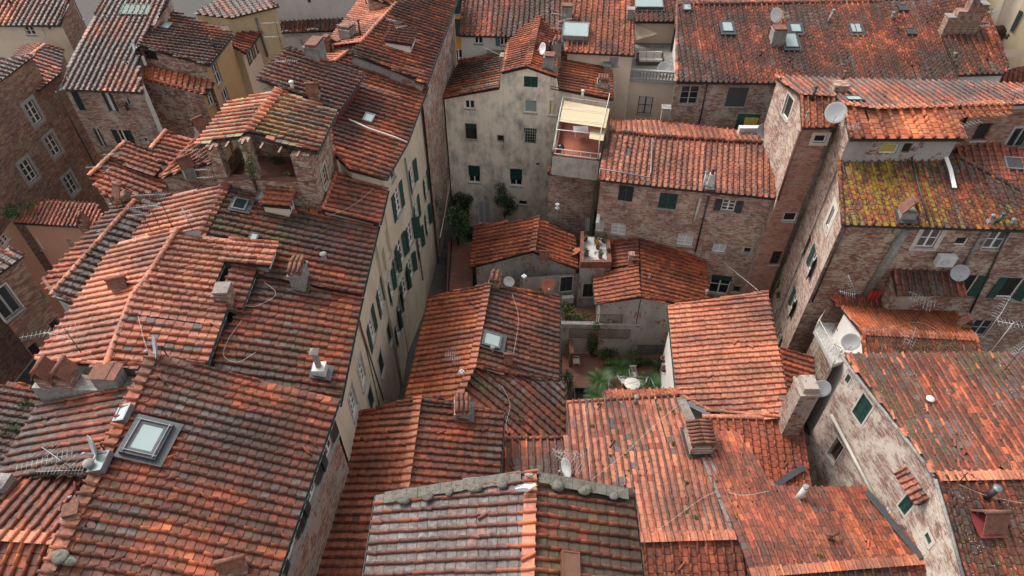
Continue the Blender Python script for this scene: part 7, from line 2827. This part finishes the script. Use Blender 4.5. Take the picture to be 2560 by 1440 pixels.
rq = lambda pl, ps, h_=.24: [raised(pl, h_).hit(p) for p in ps]
cable(rq(Q9, [(1708, 1003), (1640, 1060), (1560, 1135), (1478, 1200)]), 'white cable slanting down across the wide red roof to the dish', sag=0)
cable(rq(Q9, [(1460, 1010), (1470, 1110), (1476, 1200)]), 'white cable running straight up the left side of the wide red roof')
cable(rq(Q9, [(1630, 1337), (1700, 1285), (1760, 1243), (1803, 1229)]) + rq(Q11, [(1860, 1238), (1925, 1227)]), 'white cable curving over the valley between the two red roofs')
cable(rq(M2, [(660, 705), (690, 735), (640, 765), (600, 760)]), 'loose white cable looping below the little sheds on the mossy roof')
cable(rq(M2, [(605, 800), (570, 850), (560, 890), (595, 905), (640, 880)]), 'thin pale cable curling at the lower left of the mossy roof')
cable(rq(L4, [(345, 790), (360, 850), (378, 900)]), 'white cable hanging from the flat ridge tiles to the dish')
cable(rq(R1, [(935, 470), (880, 515), (820, 540)]), 'pale cable across the clean red lean-to roof')
cable(rq(Q5e, [(1280, 735), (1296, 790), (1290, 850), (1280, 900)]), 'white cable trailing down the mossy slope from the dish')
cable(rq(Q6e, [(1255, 965), (1275, 1010), (1265, 1060), (1270, 1085)]), 'tangled white cable on the lower mossy slope')
cable(rq(C11n, [(2103, 770), (2170, 825), (2290, 805), (2350, 830)]), 'white cable strung over the small orange tiles')
cable(rq(Q12s, [(2400, 1212), (2470, 1240), (2560, 1258)]), 'pale cable over the dark slope of the tall right house')
u, z = f9b.uz((1801, 648))
cable([f9b.P(u, z, .05), at((1895, 726), zat(Q4, (1895, 740)) + .6)], 'white wire stretched from the brick facade to the salmon roof', .014)
cable([L10.hit((1060, 402)) + np.array([.5, 0, -6]), vpl((1128, 425), .1)], 'white wire spanning the dark lane', .02, sag=.3)
u, z = f2.uz((1186, 106))
cable([f2.P(u, z, .1), C1l.hit((1252, 162)) + Z3 * .8], 'washing line from the white house to the grey chimney', .015)

# green netting with a yellow board behind the brick ridge
o = thing('roof_screen', C9n.hit((1866, 318)), 'dark green net screen with a yellow board behind the brick house ridge', 'screen')
q0_, q1_ = C9n.hit((1842, 322)), C9n.hit((1898, 324))
mb = MB()
t_ = q1_ - q0_
mb.box(q0_ - Z3 * .3 + np.array([0, .5, 0]), t_, np.array([0, .05, 0]), Z3 * 1.3)
mb.build('net', 'shutter_green', o)
mb = MB()
mb.box(q0_ - Z3 * .1 + t_ * .35 + np.array([0, .44, 0]), t_ * .6, np.array([0, .04, 0]), Z3 * .8)
mb.build('board', 'yellow_blind', o)

# mortared verge of the peeling gable, lead flashings in the valleys
def band(hk, pl, pts, wd, mat, name, h_=.16, t=.03):
    P_ = [raised(pl, h_).hit(p) for p in pts]
    mb = MB()
    for a_, b_ in zip(P_, P_[1:]):
        tt = b_ - a_
        s_ = np.cross(pl.n, tt / np.linalg.norm(tt))
        mb.box(a_ - s_ * wd / 2, tt, s_ * wd, pl.n * t)
    return mb.build(name, mat, HS[hk].root)


for pl_, pts in ((Q12, [(2106, 892), (2160, 962), (2230, 1052), (2290, 1128), (2337, 1190)]), (Q12s, [(2340, 1196), (2378, 1320), (2412, 1440)])):
    P_ = [pl_.hit(p) - Z3 * .06 for p in pts]
    mb = MB()
    mb.tube([p + np.array([R.uniform(-.02, .02), 0, R.uniform(-.02, .02)]) for p in P_], .085, 7)
    mb.build('mortar_verge', 'cement', HS['Q12'].root)
band('Q11', Q11, [(2165, 1228), (2205, 1275), (2245, 1325), (2305, 1396)], .34, 'lead', 'flashing', .2)
band('Q10' if 'Q10' in HS else 'Q11', Q10, [(2010, 1168), (1965, 1195), (1930, 1224)], .3, 'lead', 'flashing', .22)
band('Q4', Q4, [(1697, 990), (1735, 1012), (1775, 1032)], .5, 'lead', 'flashing', .02)
# the worn strip of flat slabs down the edge of the wide red roof
P_ = [raised(Q9, .13).hit(p) for p in ((1704, 1000), (1742, 1085), (1838, 1325))]
for a_, b_ in zip(P_, P_[1:]):
    t_ = b_ - a_
    L_ = np.linalg.norm(t_)
    s_ = np.cross(Q9.n, t_ / L_)
    mb = MB()
    k_ = int(L_ / .4)
    for i in range(k_):
        mb.box(a_ + t_ * (i / k_) - s_ * .26 + Q9.n * (.02 * (i % 3)), t_ / k_ * 1.04, s_ * .5, Q9.n * .03)
    mb.build('edge_slabs', 'old_slab', HS['Q9'].root)
for h in HS.values():
    h.finish()
# ------------------------------------------------------------------ ground
def sheet(name, pts, z, mat, kind='structure'):
    mb = MB()
    p = [(x, y, z) for x, y in pts]
    mb.quad(p, [(x, y) for x, y in pts])
    o = mb.build(name, mat)
    o['kind'] = kind
    return o
sheet('ground', [(-400, -150), (400, -150), (400, 600), (-400, 600)], G - .02, 'earth')

# ------------------------------------------------------------------ light, sky, camera
w = bpy.data.worlds.new('World')
scene.world = w
w.use_nodes = True
nt = w.node_tree
sky = nt.nodes.new('ShaderNodeTexSky')
sky.sky_type = 'NISHITA'
sky.sun_disc = False
SUN_EL, SUN_AZ = math.radians(48), math.radians(-48)     # azimuth measured from +y towards +x
sky.sun_elevation = SUN_EL
sky.sun_rotation = SUN_AZ
sky.air_density = 1.0
sky.dust_density = 4.0
hs_ = nt.nodes.new('ShaderNodeHueSaturation')          # overcast: the blue of the clear sky goes
hs_.inputs['Saturation'].default_value = .15
nt.links.new(sky.outputs[0], hs_.inputs['Color'])
nt.links.new(hs_.outputs[0], nt.nodes['Background'].inputs[0])
nt.nodes['Background'].inputs[1].default_value = .15
ld = bpy.data.lights.new('sun', 'SUN')
ld.energy = 1.1
ld.angle = math.radians(16)
ld.color = (1, .95, .88)
lo = bpy.data.objects.new('sun', ld)
COL.objects.link(lo)
sd = Vector((math.sin(SUN_AZ) * math.cos(SUN_EL), math.cos(SUN_AZ) * math.cos(SUN_EL), math.sin(SUN_EL)))
lo.rotation_euler = (-sd).to_track_quat('-Z', 'Y').to_euler()
lo.location = (0, 0, 80)
cd = bpy.data.cameras.new('camera')
cd.sensor_width = 36
cd.lens = 36 * FPX / 2560
cd.clip_end = 2000
co = bpy.data.objects.new('camera', cd)
COL.objects.link(co)
co.location = EYE
co.rotation_euler = (math.radians(90) - TILT, 0, 0)
scene.camera = co
scene.view_settings.view_transform = 'Standard'
scene.view_settings.look = 'None'
scene.view_settings.exposure = 1.14
